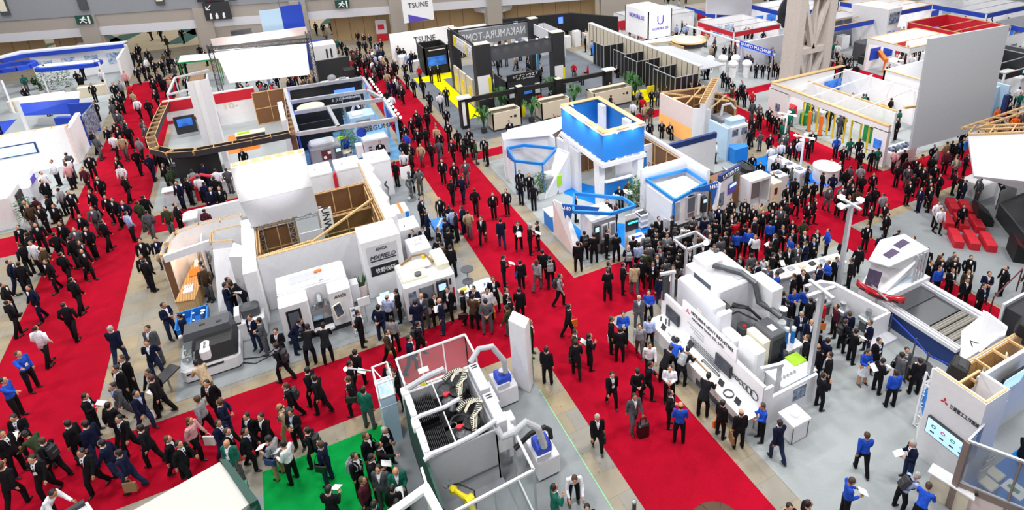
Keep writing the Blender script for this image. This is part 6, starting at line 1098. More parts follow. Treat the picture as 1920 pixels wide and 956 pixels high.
# ===== stage =====
R = random.Random(9); i = 0
GX = Vector((.62, 1.0)).normalized()
for c in range(3):
    for r_ in range(3):
        gx, gy = [(1395, 905), (1510, 920), (1640, 935)][c][0], [905, 920, 935][c]
        x, y = [[(28.47, 14.17), (29.68, 15.42), (30.77, 16.87)], [(28.97, 13.69), (30.13, 14.94), (31.32, 16.15)], [(29.48, 13.2), (30.64, 14.44), (31.72, 15.68)]][c][r_]; x += .49; y += .51
        t = T('bench_cube', 'red bench cube, %s row from the stage side, %s in its row' % (('first', 'second', 'third')[2-c], ('nearest', 'middle', 'farthest')[r_]), 'bench', x, y, 0, 'red bench cubes'); b = MB('red'); b.X = Matrix.Translation((x, y, 0)) @ Matrix.Rotation(-.76, 4, 'Z'); b.cb(-.22, -.66, 0, .22, .66, .42, .03); b.part('cube_body', t); b = MB('dred'if 'dred' in MT else 'red'); b.X = Matrix.Translation((x, y, 0)) @ Matrix.Rotation(-.76, 4, 'Z'); b.box(-.223, -.008, .02, .223, .008, .424); b.part('seam', t); blk(x-.2, y-.38, x+.2, y+.38)
o = T('stage', 'black stage platform under the angular white canopy', 'stage', 34, 12); b = MB('char'); b.prism([(32.9, 15.0), (29.5, 11.0), (28, 6), (60, 6), (60, 15.0)], 0, .9); b.part('platform', o); b = MB('dsteel'); b.bar((32.9, 15.0, .92), (29.5, 11.0, .92), .08, .04); b.part('edge_trim', o); blk(29.5, 6, 60, 15)
o = T('stage_canopy', 'huge angular white canopy with timber grid over the stage', 'canopy', 34, 14)
vs = [(30.6, 16.6, 4.2), (29.3, 14.9, 2.6), (34.5, 10.0, 2.9), (50, 4, 2.9), (50, 12, 4.5), (34, 15.2, 4.5)]
sheet([(31.6, 16.6, 4.5), (29.3, 14.7, 3.6), (36, 8.5, 3.4), (42, 10, 5.2)], -.12, 'greyw').part('front_facet', o); sheet([(29.3, 14.7, 3.6), (31.2, 13.5, 2.9), (38, 7, 2.6), (36, 8.5, 3.4)], -.12, 'panel').part('lower_facet', o)
b = MB('black'); b.box(38, 9.5, 3.6, 50, 15.5, 3.7); b.part('dark_ceiling', o); g = MB('woodl')
for a, c in (((31.6, 16.6, 4.55), (42, 10, 5.25)), ((32.0, 17.2, 4.6), (50, 17.2, 4.7)), ((32.6, 16.8, 4.6), (48, 16.8, 4.7)), ((32.6, 16.6, 4.6), (42.5, 10.4, 5.25)), ((33, 16.9, 4.6), (43, 10.6, 5.3))): g.bar(a, c, .1, .1)
for k in range(12): t = k/12; g.bar((31.6+10.4*t, 16.6-6.6*t, 4.6+.65*t), (32.8+10.4*t, 17.0-6.6*t, 4.65+.65*t), .06)
for k in range(14): g.bar((32+k*1.3, 17.2, 4.65), (32.4+k*1.3, 16.8, 4.68), .06)
g.part('timber_grid', o); b = MB('black'); b.box(34.6, 14.6, .9, 60, 14.7, 3.4); b.part('back_curtain', o)
o = T('stage_desk', 'white lit desk with leaflets beside the stage', 'desk', 34.4, 16.9); b = MB('white'); b.cb(33.8, 16.4, 0, 35.2, 17.6, 1.0, .05); b.part('body', o); b = MB('posterd'); 
for k in range(5): b.box(34+.2*k, 16.6+.15*k, 1.0, 34.15+.2*k, 16.8+.15*k, 1.03)
b.part('leaflets', o); blk(33.8, 16.4, 35.2, 17.6)
o = T('music_stand', 'small black tilted sign on a thin stand beside the stage', 'sign stand', 33.8, 15.6); b = MB('black'); b.X = Matrix.Translation((33.8, 15.5, 1.45)) @ Matrix.Rotation(-.6, 4, 'X'); b.box(-.22, -.01, -.2, .22, .01, .2); b.use('white').box(-.1, -.02, -.03, .1, -.01, .03); b.part('board', o); MB('char').bar((33.8, 15.5, 0), (33.8, 15.5, 1.3), .03).part('pole', o)
B('white', (34.2, 15.7, 0, 36, 15.8, 2.4)).thing('upright_screen', 'white upright screen behind the small black stand', 'panel')
for i, (x, y, m) in enumerate(((32.0, 15.2, 'char'), (30.3, 12.4, 'char'))):
    o = T('stage_monitor', ('black wedge loudspeaker at the upper stage corner', 'black wedge monitor screen at the lower stage corner')[i], 'loudspeaker', x, y); X = Matrix.Translation((x, y, 0)) @ Matrix.Rotation(.75, 4, 'Z'); b = MB('black'); b.X = X; b.add([(-.6, -.4, 0), (.6, -.4, 0), (.6, .4, 0), (-.6, .4, 0), (-.6, -.4, .35), (.6, -.4, .35), (.6, .4, 1.0), (-.6, .4, 1.0)], [(0, 3, 2, 1), (4, 5, 6, 7), (0, 1, 5, 4), (1, 2, 6, 5), (2, 3, 7, 6), (3, 0, 4, 7)]); b.part('cabinet', o); b = MB('char' if i == 0 else 'maroon'); b.X = X; b.add([(-.5, -.38, .39), (.5, -.38, .39), (.5, .35, .98), (-.5, .35, .98)], [(0, 1, 2, 3)]); b.part('front_grille', o); blk(x-.6, y-.5, x+.6, y+.5)
o = T('hanging_screen', 'large plain grey hanging screen above the cross aisle', 'screen', 34.2, 19, 2.8)
a_, c_, d_, e_ = [Vector(v) for v in ((30.65, 19, 9.25), (37.75, 19, 9.0), (38.05, 19, 2.62), (30.85, 19, 2.9))]; b = MB('lgrey'); b.add([a_, e_, d_, c_]+[v+Vector((0, .12, 0)) for v in (a_, e_, d_, c_)], [(0, 1, 2, 3), (7, 6, 5, 4), (0, 4, 5, 1), (1, 5, 6, 2), (2, 6, 7, 3), (3, 7, 4, 0)]); b.part('screen_sheet', o)
o = T('stair_rail', 'dark red handrail beside the stage steps', 'rail', 26, 10.6); b = MB('maroon'); b.tube([(24.8, 10.6, .02), (24.8, 10.6, 1.0), (27.5, 11.0, 1.2), (27.5, 11, .02)], .03, 6); b.part('rail', o)
o = T('stage_box', 'white edged black platform box behind the conveyor', 'platform', 25.5, 9.2); b = MB('char'); b.box(24.3, 7.9, 0, 30, 9.9, 1.2); b.part('platform', o); b = MB('greyw'); b.box(24.2, 9.9, 0, 27, 10.0, 1.35); b.part('front_trim', o); blk(24.2, 7.9, 29, 10)
# ===== upper left booths =====
o = T('exhibition_booth', 'bright white booth with framed wall screen at the left edge', 'booth', -17, 50)
b = MB('white'); b.box(-26, 50.2, 0, -13.3, 50.5, 2.8); b.part('front_wall', o); hollow(o, [(-26, 50.5), (-13.3, 50.5)], 2.5, 2.85, .5, 'white', 'timber_beam'); b = B('white', (-13.5, 50.5, 0, -13.2, 54, 2.6)); b.part('side_wall', o); MB('pinkw').bar((-13.35, 50.2, 0), (-13.35, 50.2, 2.8), .12).part('corner_post', o)
for x, y in ((-19.4, 52.4), (-22, 54), (-16.5, 54)): MB('white').bar((x, y, 0), (x, y, 4.2), .18).part('tall_post', o)
blk(-26, 50.1, -13.2, 50.6)
t = T('wall_screen', 'blue framed wall screen on the bright white booth wall', 'monitor', -16.5, 50.2); p0, p1 = PR((-17, 50.2, 1)), 0
B('navy', (-17.4, 50.14, 1.35, -15.2, 50.2, 2.15)).part('bezel', t); B('scrw', (-17.3, 50.12, 1.42, -15.3, 50.14, 2.08)).part('screen', t)
o = T('reception_block', 'white stepped reception counter below the framed screen', 'counter', -17, 45); b = MB('white'); b.cb(-22, 47.6, 0, -15.3, 48.4, 1.0, .05); b.cb(-22, 41.6, 0, -14.6, 43.4, 2.0, .03); b.part('body', o); b = MB('greyw'); b.cb(-15.6, 44.6, 0, -14.6, 46.4, 1.1, .03); b.part('side_desk', o); B('panel', (-22, 41.5, 0, -14.7, 41.6, 1.9)).part('front_panel', o); B('char', (-14.58, 42.2, .9, -14.5, 43.1, 1.7)).part('side_screen', o); blk(-22, 41.5, -14.5, 43.5); blk(-22, 47.6, -15.3, 48.4); blk(-15.6, 44.6, -14.6, 46.4)
b = MB('paper')
for k in range(6): b.box(-18+k*.4, 47.7, 1.0, -17.8+k*.4, 48.1, 1.03)
b.thing('papers', 'papers spread over the white counter below the framed screen', 'papers')
B('purple', (-14.55, 45, 1.1, -14.5, 45.8, 1.5)).thing('tablet', 'small lilac tablet screen on the grey side desk', 'tablet')
plant(-14.0, 41.2, 'leafy green plant beside the white counter corner', 1.7, r=.45, seed=11)
o = T('blue_panel_booth', 'royal blue slanted panels with dark touch screens', 'booth', -14, 54.5); b = MB('royal'); b.prism([(-14.9, 54.2), (-13.3, 53.4), (-13.1, 53.7), (-14.7, 54.5)], 0, 2.4); b.prism([(-14.7, 57.5), (-13.1, 56.8), (-13.0, 57.0), (-14.6, 57.7)], 0, 2.4); b.part('panels', o); b = MB('posterd'); b.prism([(-13.1, 53.6), (-12.9, 56.8), (-13.0, 56.9), (-13.25, 53.7)], .4, 2.3); b.part('screen_wall', o); B('orange', (-15.3, 55, .7, -14.3, 56, .75)).part('orange_table', o); b = sheet([(-18.5, 60.5, 1.2), (-14.5, 58.6, 1.2), (-14.2, 59.2, 2.2), (-18.6, 61.5, 1.9)], .1, 'royal'); b.part('tilted_banner', o); sheet([(-18.6, 61.5, 1.9), (-14.2, 59.2, 2.2), (-14.2, 60, 2.6), (-18.8, 62.4, 2.2)], .1, 'white').part('white_top', o); blk(-15, 53.4, -12.9, 57.7)
o = T('canopied_booth', 'white booth with blue lit curved canopies along the hall wall', 'booth', -17, 72)
b = MB('royal'); b.prism([(-23, 75.0), (-21.5, 76.3), (-12.9, 74.9), (-12.9, 74.4), (-21.2, 75.7), (-22.6, 74.6)], 2.7, 3.1); b.part('blue_canopy', o); b = MB('white')
b.prism([(-23, 74.6), (-21.5, 75.9), (-12.9, 74.5), (-12.6, 75.2), (-21.8, 76.9), (-23.6, 75)], 3.1, 3.25); b.part('canopy_top', o); b = MB('royal'); ring = [(-21+1.6*math.cos(a)-.2, 71.8+1.3*math.sin(a)) for a in [k*PI/5 for k in range(10)]]; frame(o, ring, 3.0, .35, .5, 'royal', 'ring_canopy'); frame(o, [(-18.8, 69.0), (-14.3, 68.0), (-14.1, 69.0), (-18.6, 70.1)], 3.0, .35, .5, 'royal', 'ring_canopy'); frame(o, [(-18.6, 69.3), (-14.4, 68.4), (-14.3, 68.8), (-18.5, 69.8)], 3.05, .3, .5, 'white', 'white_ring')
B('white', (-21, 76, 0, -13, 76.2, 2.7), (-13, 70, 0, -12.8, 76, 2.7), (-24, 66, 0, -23.8, 76, 2.7)).part('walls', o)
for k in range(4): B('poster', (-20.5+k*1.9, 75.95, .9, -19.4+k*1.9, 76.0, 2.1)).part('poster', o)
b = MB('beige'); b.cb(-16.2, 67.6, 0, -14.0, 68.6, 1.0, .05); b.cb(-21, 66.4, 0, -17, 67.4, 1.0, .05); b.part('reception_desks', o)
for x, y in ((-20.6, 66), (-14, 68), (-18.7, 69.3)): MB('white').bar((x, y, 0), (x, y, 3), .12).part('post', o)
blk(-21, 75.9, -13, 76.3); blk(-16.2, 67.6, -14, 68.6); blk(-21, 66.4, -17, 67.4)
for i, (x, y) in enumerate(((-19.6, 71), (-18.6, 70.6), (-17.6, 70.9))): plant(x, y, 'bushy dark green plant inside the blue canopied booth, %s of three' % ('leftmost', 'middle', 'rightmost')[i], 2.0, r=.6, seed=20+i)
B('royal', (-26, 58, .012, -20, 64, .03)).thing('blue_carpet', 'royal blue carpet patch in the left booth', 'carpet')
o = T('white_canopy', 'round glaring white canopy at the upper left edge', 'canopy', -22.5, 66); b = MB('white'); b.cyl((-22.6, 65.5, 2.9), (-22.6, 65.5, 3.2), 1.9, 24); b.part('disc', o); MB('white').cyl((-22.6, 65.5, 0), (-22.6, 65.5, 2.9), .2, 12).part('pole', o)
o = T('exhibition_booth', 'booth with orange red stripe canopy at the far left', 'booth', -28, 78); B('white', (-34, 74, 0, -24.5, 74.3, 3.0)).part('wall_panel', o); B('orange', (-34, 73.9, 2.6, -24.5, 74.0, 2.9)).part('stripe', o); blk(-34, 74, -24, 74.4)
# ===== red and timber booth =====
o = T('exhibition_booth', 'red and white booth with curved timber header and black tables', 'booth', -4, 47)
crv = [(-7.6, 52.6), (-7.8, 49), (-7.9, 45.2), (-7.5, 43), (-6.6, 41.8), (-5.2, 41.2), (-2, 41.1), (.3, 41.15)]
hollow(o, crv, 2.35, 2.75, .55, 'char', 'timber_header')
hollow(o, [(.45, 41.2), (.8, 51.2)], 0, 2.75, .4, 'panel', 'side_wall'); b = MB('panel'); b.box(-.05, 44.2, 0, .3, 48.5, 2.5); b.part('inner_panel', o); backwall(o, -1.7, 51.3, .6, 51.3, 2.7, n=2)
b = MB('white'); b.box(-7.8, 52.6, 0, -1.5, 52.8, 2.8); b.use('red').box(-7.8, 52.55, 1.9, -1.5, 52.6, 2.7).box(-7.8, 52.5, .95, -4.4, 52.56, 1.2); b.part('back_wall', o); txt('10-', o, (-3.4, 52.5, 1.6), .7, m='beige', width=.9, name='wall_lettering')
B('orange', (-3.9, 46.2, .013, -1.8, 50, .03)).part('orange_floor', o); b = B('red', (-3.2, 40.3, .0, -.8, 40.4, .9)); b.part('red_counter', o); txt('U', o, (-2, 40.27, .5), .6, m='white')
b = MB('panel'); b.box(-4.9, 43.6, 2.0, -3.75, 44.9, 6.4); b.use('white').box(-4.5, 43.56, 2.0, -4.2, 43.62, 6.3); b.part('tower_shaft', o, 'tall pale tower shaft with light strip'); b = MB('panel'); b.box(-4.9, 43.6, 0, -4.6, 44.9, 2.0); b.box(-4.05, 43.6, 0, -3.75, 44.9, 2.0); b.part('tower_legs', o); b = MB('woodd'); b.box(-4.85, 43.65, 6.4, -3.8, 44.85, 6.43); b.use('char')
for k in range(8): b.box(-4.85, 43.7+k*.145, 6.43, -4.72, 43.78+k*.145, 6.46).box(-3.93, 43.7+k*.145, 6.43, -3.8, 43.78+k*.145, 6.46)
b.part('tower_top', o); B('black', (-6.4, 41.3, 0, -4.0, 41.45, 2.3)).part('black_drape', o)
blk(-6.5, 41, -4, 41.5); blk(-4.9, 43.5, -3.7, 45); blk(.3, 41.2, .9, 51.2); blk(-7.9, 52.5, -1.5, 52.9)
for i, (x0, y0) in enumerate(((-7.1, 43.8), (-7.2, 45.6), (-3.2, 47.2))):
    t = T('black_table', 'long black table with small exhibits under the curved timber header' if i < 2 else 'table with lime green items and black chair before the red wall', 'table', x0+.9, y0+.4, 0, 'black exhibit tables' if i < 2 else None); B('char', (x0, y0, 0, x0+1.9, y0+.7, .85)).part('body', t); B('char' if i < 2 else 'beige', (x0-.05, y0-.05, .85, x0+1.95, y0+.75, .9)).part('table_top', t)
    b = MB('steel' if i < 2 else 'lime')
    for k in range(6 if i < 2 else 1): b.cb(x0+.1+k*.3, y0+.2, .9, x0+.3+k*.3+(0 if i < 2 else .6), y0+.45, 1.02, .02)
    b.part('small_exhibits', t); blk(x0, y0, x0+1.9, y0+.7)
for i, (x, y, lb) in enumerate(((-6.6, 51.8, 'blue landscape monitor on the black panel of the red booth'), (-5.0, 51.8, 'bright monitor beside the tall pale tower'))):
    t = T('wall_monitor', lb, 'monitor', x, y); B('char', (x-.7, 51.6, .3, x+.7, 51.7, 1.7)).part('black_panel', t); B('scrw' if i else 'scr', (x-.5, 51.56, .9, x+.5, 51.6, 1.5)).part('screen', t); blk(x-.7, 51.5, x+.7, 51.8)
o = T('white_table', 'white exhibit table with red robot model by the aisle', 'table', -6.3, 40.2); B('white', (-7.3, 39.9, .85, -5.8, 40.6, .9)).part('table_top', o); B('greyw', (-7.2, 40, 0, -5.9, 40.5, .85)).part('body', o); blk(-7.3, 39.9, -5.8, 40.6)
o = T('robot_model', 'bright red robot arm model reaching over the crowd', 'robot', -5.4, 39.6); b = MB('red'); b.cyl((-5.4, 39.6, 0), (-5.4, 39.6, .9), .18); b.tube([(-5.4, 39.6, .9), (-5.6, 39.6, 1.5), (-5.0, 39.5, 1.7), (-4.5, 39.4, 1.5)], .1, 8); b.part('arm', o); blk(-5.6, 39.4, -5.2, 39.8)
o = T('robot_cell', 'pair of white seated robots on a table behind the crowd', 'robot', -3.9, 39.9); B('white', (-4.5, 39.8, 0, -3.3, 40.5, .8)).part('table', o); b = MB('white'); b.tube([(-4.2, 40.1, .8), (-4.1, 40.1, 1.2), (-3.8, 40.0, 1.3)], .08); b.tube([(-3.6, 40.1, .8), (-3.5, 40.1, 1.2), (-3.7, 40.0, 1.4)], .08); b.part('arms', o); blk(-4.5, 39.8, -3.3, 40.5)
# ===== blue lit booth under aluminium trusses =====
o = T('exhibition_booth', 'black and blue lit booth under aluminium trusses', 'booth', 3.8, 45)
def flat_truss(o, p, q, w=.35):
    b = MB('alum'); b.bar(p, q, w, .25); b.part('truss_beam', o)
for a, c in (((.7, 49.8, 3), (6.5, 49.3, 3)), ((.8, 46.4, 3), (6.2, 45.9, 3)), ((.9, 43.9, 3), (6.9, 43.3, 3)), ((.7, 39.7, 3), (6.8, 38.9, 3)), ((.7, 49.8, 3), (.75, 39.7, 3)), ((6.5, 49.3, 3), (6.5, 45.9, 3)), ((6.9, 43.3, 3), (6.8, 38.9, 3)), ((6.2, 46, 3), (6.9, 43.3, 3)), ((3.1, 43.6, 3), (3.2, 39.3, 3))): flat_truss(o, a, c, .22)
B('black', (1.0, 49.9, 0, 6.3, 50.0, 2.8)).part('back_wall', o); B('black', (.85, 46.5, 0, 4.2, 46.6, 2.2), (.85, 44, 0, 3.1, 44.1, 2.0)).part('room_walls', o); B('royal', (.72, 39.8, 0, .82, 49.8, 2.7)).part('blue_lit_side_wall', o)  # royal blue on the side wall paints blue light on a black wall
B('bluelamp', (.83, 40, 2.75, .87, 49.6, 2.82)).part('light_strip', o); B('bluelamp', (4.2, 49.85, 1.7, 5.8, 49.9, 2.2)).part('lit_panel', o); txt('& JUST YOURS', o, (5.0, 49.84, 1.4), .35, m='greyw')
for x, y in ((6.8, 39.0), (6.9, 43.3), (6.2, 46), (6.5, 49.3)): MB('sky').bar((x, y, 0), (x, y, 2.9), .16).part('leg', o)
b = MB('royal'); b.bar((6.9, 43.0, 2.2), (6.85, 41, 2.2), .06, 1.0); b.part('side_banner', o); txt('DEGUMA', o, (5.6, 38.85, 2.7), .45, m='black', width=1.9); MB('royal').cyl((4.5, 39.0, 2.5), (4.5, 39.05, 2.5), .33, 18).part('round_logo', o)
for k in range(14):
    y = 39.2+k*.75; x = 6.95 if y < 43.4 else 6.75; MB('lamp').sph((x+.22, y, 2.95), .09, 8, 5).part('globe_lamp', o)
blk(1, 49.8, 6.3, 50.1); blk(.6, 39.6, .95, 50)
o = T('cnc_lathe', 'grey lilac lathe with open window under the trusses', 'machine', 2, 40.8); b = MB('grey'); b.cb(1.2, 40.2, 0, 3.2, 41.6, 1.5, .08); b.part('body', o); b = MB('lgrey'); b.cb(1.3, 40.5, 1.5, 2.9, 41.5, 1.75, .1); b.part('upper_cover', o); b = MB('maroon'); b.box(1.9, 40.17, .6, 2.5, 40.2, 1.3); b.use('white').cyl((2.1, 40.16, .8), (2.1, 40.1, .8), .1).box(2.3, 40.15, 1.0, 2.5, 40.18, 1.2); b.part('door_window', o); b = MB('dgrey'); b.cb(2.75, 40.0, .6, 3.2, 40.2, 1.4, .02); b.use('scrw').box(2.82, 39.98, 1.1, 3.12, 40.0, 1.32); b.part('control_panel', o); blk(1.2, 39.9, 3.3, 41.7)
o = T('cnc_lathe', 'grey lilac box machine near the aisle end of the trusses', 'machine', 5.5, 40.4); b = MB('greyw'); b.cb(4.6, 39.9, .3, 6.3, 41.0, 1.45, .05); b.part('body', o); B('char', (4.65, 39.95, 0, 6.25, 40.9, .3)).part('base', o); b = MB('dgrey'); b.box(4.9, 39.87, .9, 5.1, 39.9, 1.0).box(4.9, 39.87, .7, 5.1, 39.9, .8); b.part('labels', o); B('white', (4.1, 40, .3, 4.55, 40.6, 1.2)).part('side_cabinet', o); blk(4, 39.8, 6.4, 41.1)
o = T('machining_centre', 'pale blue grey machine in the middle truss bay', 'machine', 5.3, 44); b = MB('lblue'); b.cb(4.4, 43.7, 0, 6.2, 45.2, 1.9, .06); b.part('body', o); b = MB('white'); b.cb(4.6, 43.8, 1.9, 5.4, 44.6, 2.05, .03); b.part('roof', o); B('grey', (4.8, 43.67, .6, 5.8, 43.7, 1.6)).part('door', o); blk(4.4, 43.6, 6.2, 45.2)
b = MB('sky'); b.cb(4.6, 42.2, 0, 6.5, 42.9, .9, .03); b.thing('exhibit_counter', 'pale blue counter in the middle truss bay', 'counter'); blk(4.6, 42.2, 6.5, 42.9)
o = T('robot_cage', 'grey robot frame cage in the upper truss bay', 'machine', 5.2, 47.3); b = MB('alum')
for x in (4.5, 5.9):
    for y in (46.9, 48): b.bar((x, y, 0), (x, y, 2), .08)
for z in (.8, 2): b.bar((4.5, 46.9, z), (5.9, 46.9, z), .08).bar((4.5, 48, z), (5.9, 48, z), .08)
b.part('cage', o); b = MB('white'); b.tube([(5, 47.4, 0), (5, 47.4, 1), (5.3, 47.3, 1.7), (5.6, 47.2, 1.3)], .12); b.part('robot_arm', o); blk(4.4, 46.8, 6, 48.1)
plant(3.9, 42.0, 'leafy plant in the middle truss bay', 1.8, r=.5, seed=31); plant(3.7, 41.0, 'tall leafy plant beside the round blue logo', 1.9, r=.5, seed=32); plant(3.9, 47.0, 'leafy plant in the upper truss bay', 1.5, r=.45, seed=33)
rtable(3.6, 43.0, .8, .45, 'lime', 'pale green round table in the truss booth'); rtable(3.4, 40.5, .8, .4, 'cream', 'cream round table between the two lathes')
for k in range(7): B('white', (1.1+.28*k, 44.3, .8, 1.3+.28*k, 44.5, 1.0)).thing('white_sample', 'white sample part on the black shelf of the truss booth', 'exhibit', 'white samples on the black shelf')
B('char', (1.0, 44.2, 0, 3.1, 44.6, .8)).thing('black_shelf', 'low black shelf with white samples in the truss booth', 'shelf'); blk(1, 44.2, 3.1, 44.7)
MB('cream').cyl((2.2, 48.4, 1.6), (2.2, 48.4, 1.75), 1.0, 20).thing('round_canopy', 'cream round canopy panel under the rear truss', 'canopy')
# ===== big white screen stand =====
o = T('led_screen', 'huge white screen hung in a dark truss gate', 'screen', -.3, 58)
b = MB('white'); b.add([(-3.9, 58, 4.9), (3.3, 58, 4.4), (3.1, 58, 1.5), (-3.4, 58, 1.9), (-3.9, 58.12, 4.9), (3.3, 58.12, 4.4), (3.1, 58.12, 1.5), (-3.4, 58.12, 1.9)], [(3, 2, 1, 0), (4, 5, 6, 7), (0, 1, 5, 4), (1, 2, 6, 5), (2, 3, 7, 6), (3, 0, 4, 7)]); b.part('screen_sheet', o)
for x in (-4.2, 3.6): MB('dsteel').truss((x, 58.2, 0), (x, 58.2, 5.4), .35, .03).part('truss_leg', o)
MB('dsteel').truss((-4.2, 58.2, 5.0), (3.6, 58.2, 4.6), .35, .03).part('truss_beam', o); b = B('pinkw', (-4, 58.4, 5.1, 3.6, 58.5, 5.8)); b.part('upper_banner', o); b = MB('char'); b.box(-2.4, 58.4, 5.85, -.8, 58.9, 6.2); b.part('speaker_bar', o); blk(-4.4, 58, -4, 58.4); blk(3.4, 58, 3.8, 58.4)
o = T('hanging_cube', 'hanging banner cube with pale blue and royal blue faces', 'banner', 2, 66, 3.7); b = MB('royal'); b.box(2.0, 66, 3.6, 4.0, 66.15, 6.5); b.part('royal_face', o); b = MB('lblue'); b.box(.1, 66, 3.6, 2.0, 66.15, 6.3); b.part('pale_face', o); b = MB('royal'); b.box(3.9, 66.15, 3.6, 4.0, 68, 6.5); b.part('side_face', o); MB('dsteel').bar((2, 66, 6.5), (2, 66, 16), .04).part('wire', o)
o = T('screen_back_booth', 'pale grey open box booth with two dark slots', 'booth', 5, 64); b = MB('panel'); b.box(3.9, 62.6, 0, 6.2, 64.6, 2.9); b.use('char').box(5.2, 62.55, 1.6, 5.35, 62.6, 2.5).box(5.6, 62.55, 1.6, 5.75, 62.6, 2.5); b.part('body', o); b = MB('royal'); b.box(3.5, 65, 0, 6, 66.5, 2.6); b.part('blue_box', o); blk(3.9, 62.5, 6.3, 66.5)
o = T('black_counter_wall', 'black wall with white exhibit counters before it', 'partition', 5, 60); B('char', (3.9, 60.4, 0, 7.0, 60.6, 2.0)).part('wall_panel', o); b = MB('white'); b.cb(3.8, 56.2, 0, 6.3, 57.4, .9, .03); b.part('exhibit_counter', o); b = MB('black'); b.cb(6.0, 57.6, 0, 7.0, 58.6, 1.5, .05); b.part('black_machine', o); b = MB('grey'); b.sph((4.8, 56.9, 1.2), (.4, .4, .3)).box(5.4, 56.6, .9, 6.0, 57, 1.1); b.part('exhibits', o); blk(3.8, 56.2, 7, 60.6)
b = MB('char'); b.box(.8, 51.4, 0, 6.6, 51.8, 2.2); b.thing('black_divider', 'long black divider wall behind the truss booth', 'partition'); blk(.8, 51.3, 6.6, 51.9)
B('red', (-3.5, 54.2, 0, 3, 54.4, 1.0)).thing('red_banner', 'red low front banner below the huge white screen', 'banner'); blk(-3.5, 54.1, 3, 54.5)
o = T('green_edge_booth', 'white flat roof with green edge beside the truss gate', 'booth', -5.5, 66); b = MB('white'); b.prism([(-7.6, 68), (-4.2, 67), (-4.2, 64.5), (-7.6, 65.2)], 2.5, 2.6); b.part('roof', o); b = MB('green'); b.bar((-7.6, 65.2, 2.55), (-4.2, 64.5, 2.55), .12); b.bar((-7.6, 65.2, 2.55), (-7.6, 68, 2.55), .1); b.part('green_edge', o)
for x, y in ((-7.5, 65.3), (-4.3, 64.6), (-7.5, 67.9), (-4.3, 67)): MB('green').bar((x, y, 0), (x, y, 2.5), .08).part('post', o)
b = MB('char'); b.cb(-7.3, 57.5, 0, -5, 58.3, 1.2, .05); b.thing('black_cabinet', 'black cabinet machine beside the left red aisle', 'cabinet'); blk(-7.3, 57.4, -5, 58.4)
o = T('grey_frame_stand', 'grey framed stand with white machines beside the left aisle', 'booth', -6, 60); b = MB('greyw'); b.bar((-7.8, 56, 2.3), (-5, 57, 2.3), .15).bar((-7.8, 56, 2.3), (-7.6, 61, 2.3), .15).bar((-7.6, 61, 2.3), (-5, 62, 2.3), .15); b.part('roof_frame', o)
for x, y in ((-7.8, 56), (-7.6, 61), (-5, 57)): MB('greyw').bar((x, y, 0), (x, y, 2.3), .1).part('post', o)
B('white', (-6.8, 59.5, 0, -5, 60.5, 1.1)).part('white_machine', o)
# ===== white booth with letter wall, black screen tower =====
o = T('exhibition_booth', 'white booth with large dark letters near the foyer', 'booth', 15, 64); b = MB('white'); b.box(11.6, 63.2, 0, 18.5, 63.4, 2.9); b.part('back_wall', o); txt('TSUNE', o, (15.2, 63.15, 1.9), .95, m='dsteel', width=2.3); b = MB('white'); b.cb(11.8, 60.5, 0, 13.8, 61.5, 1.1, .05); b.cb(12.2, 58.6, 0, 14, 59.2, 1.0, .05); b.part('exhibit_tables', o); B('blue', (14.2, 58.6, .6, 15.2, 58.7, 1.4)).part('blue_panel', o)
b = MB('white'); b.box(13.9, 66, 3.2, 17.2, 66.2, 5.9); b.part('hanging_banner', o); txt('TSUNE', o, (15.6, 65.95, 5.0), .8, m='dsteel', width=2.2, name='banner_lettering'); sheet([(14.4, 65.95, 3.2), (16.8, 65.95, 3.25), (14.4, 65.95, 4.1)], -.03, 'purple').part('banner_triangle', o)
backwall(o, 18.5, 63.4, 22, 62.3, 2.6, 'greyw', n=3); B('greyw', (18.5, 61, 0, 22, 61.2, 2.4)).part('side_room', o); blk(11.6, 63, 22, 63.5); blk(11.8, 60.4, 13.8, 61.5)
o = T('round_banner', 'big round pale hanging banner before the far wall', 'banner', 25.5, 70, 1.8); b = MB('greyw'); b.cyl((25.6, 70, 2.6), (25.6, 70, 4.6), 2.3, 28, 2.6); b.part('banner_drum', o); txt('asu', o, (23.8, 68.4, 3.4), .7, m='royal', rot=(PI/2, 0, -.7)); MB('dsteel').bar((25.6, 70, 4.6), (25.6, 70, 16), .04).part('wire', o)
o = T('screen_tower', 'black box tower with glowing video screen by the yellow carpet', 'tower', 14.4, 57); b = MB('black'); b.box(13.3, 56.4, 0, 15.7, 56.6, 2.7); b.box(13.3, 56.4, 0, 13.45, 59, 2.7); b.box(15.55, 56.4, 0, 15.7, 59, 2.7); b.box(13.3, 58.8, 0, 15.7, 59, 2.7); b.part('box_walls', o); b = MB('scr'); b.box(13.6, 56.34, .9, 15.4, 56.4, 1.8); b.part('screen', o); B('white', (13.8, 56.35, 2.4, 15.4, 56.4, 2.48)).part('light_strip', o); blk(13.3, 56.3, 15.8, 59)
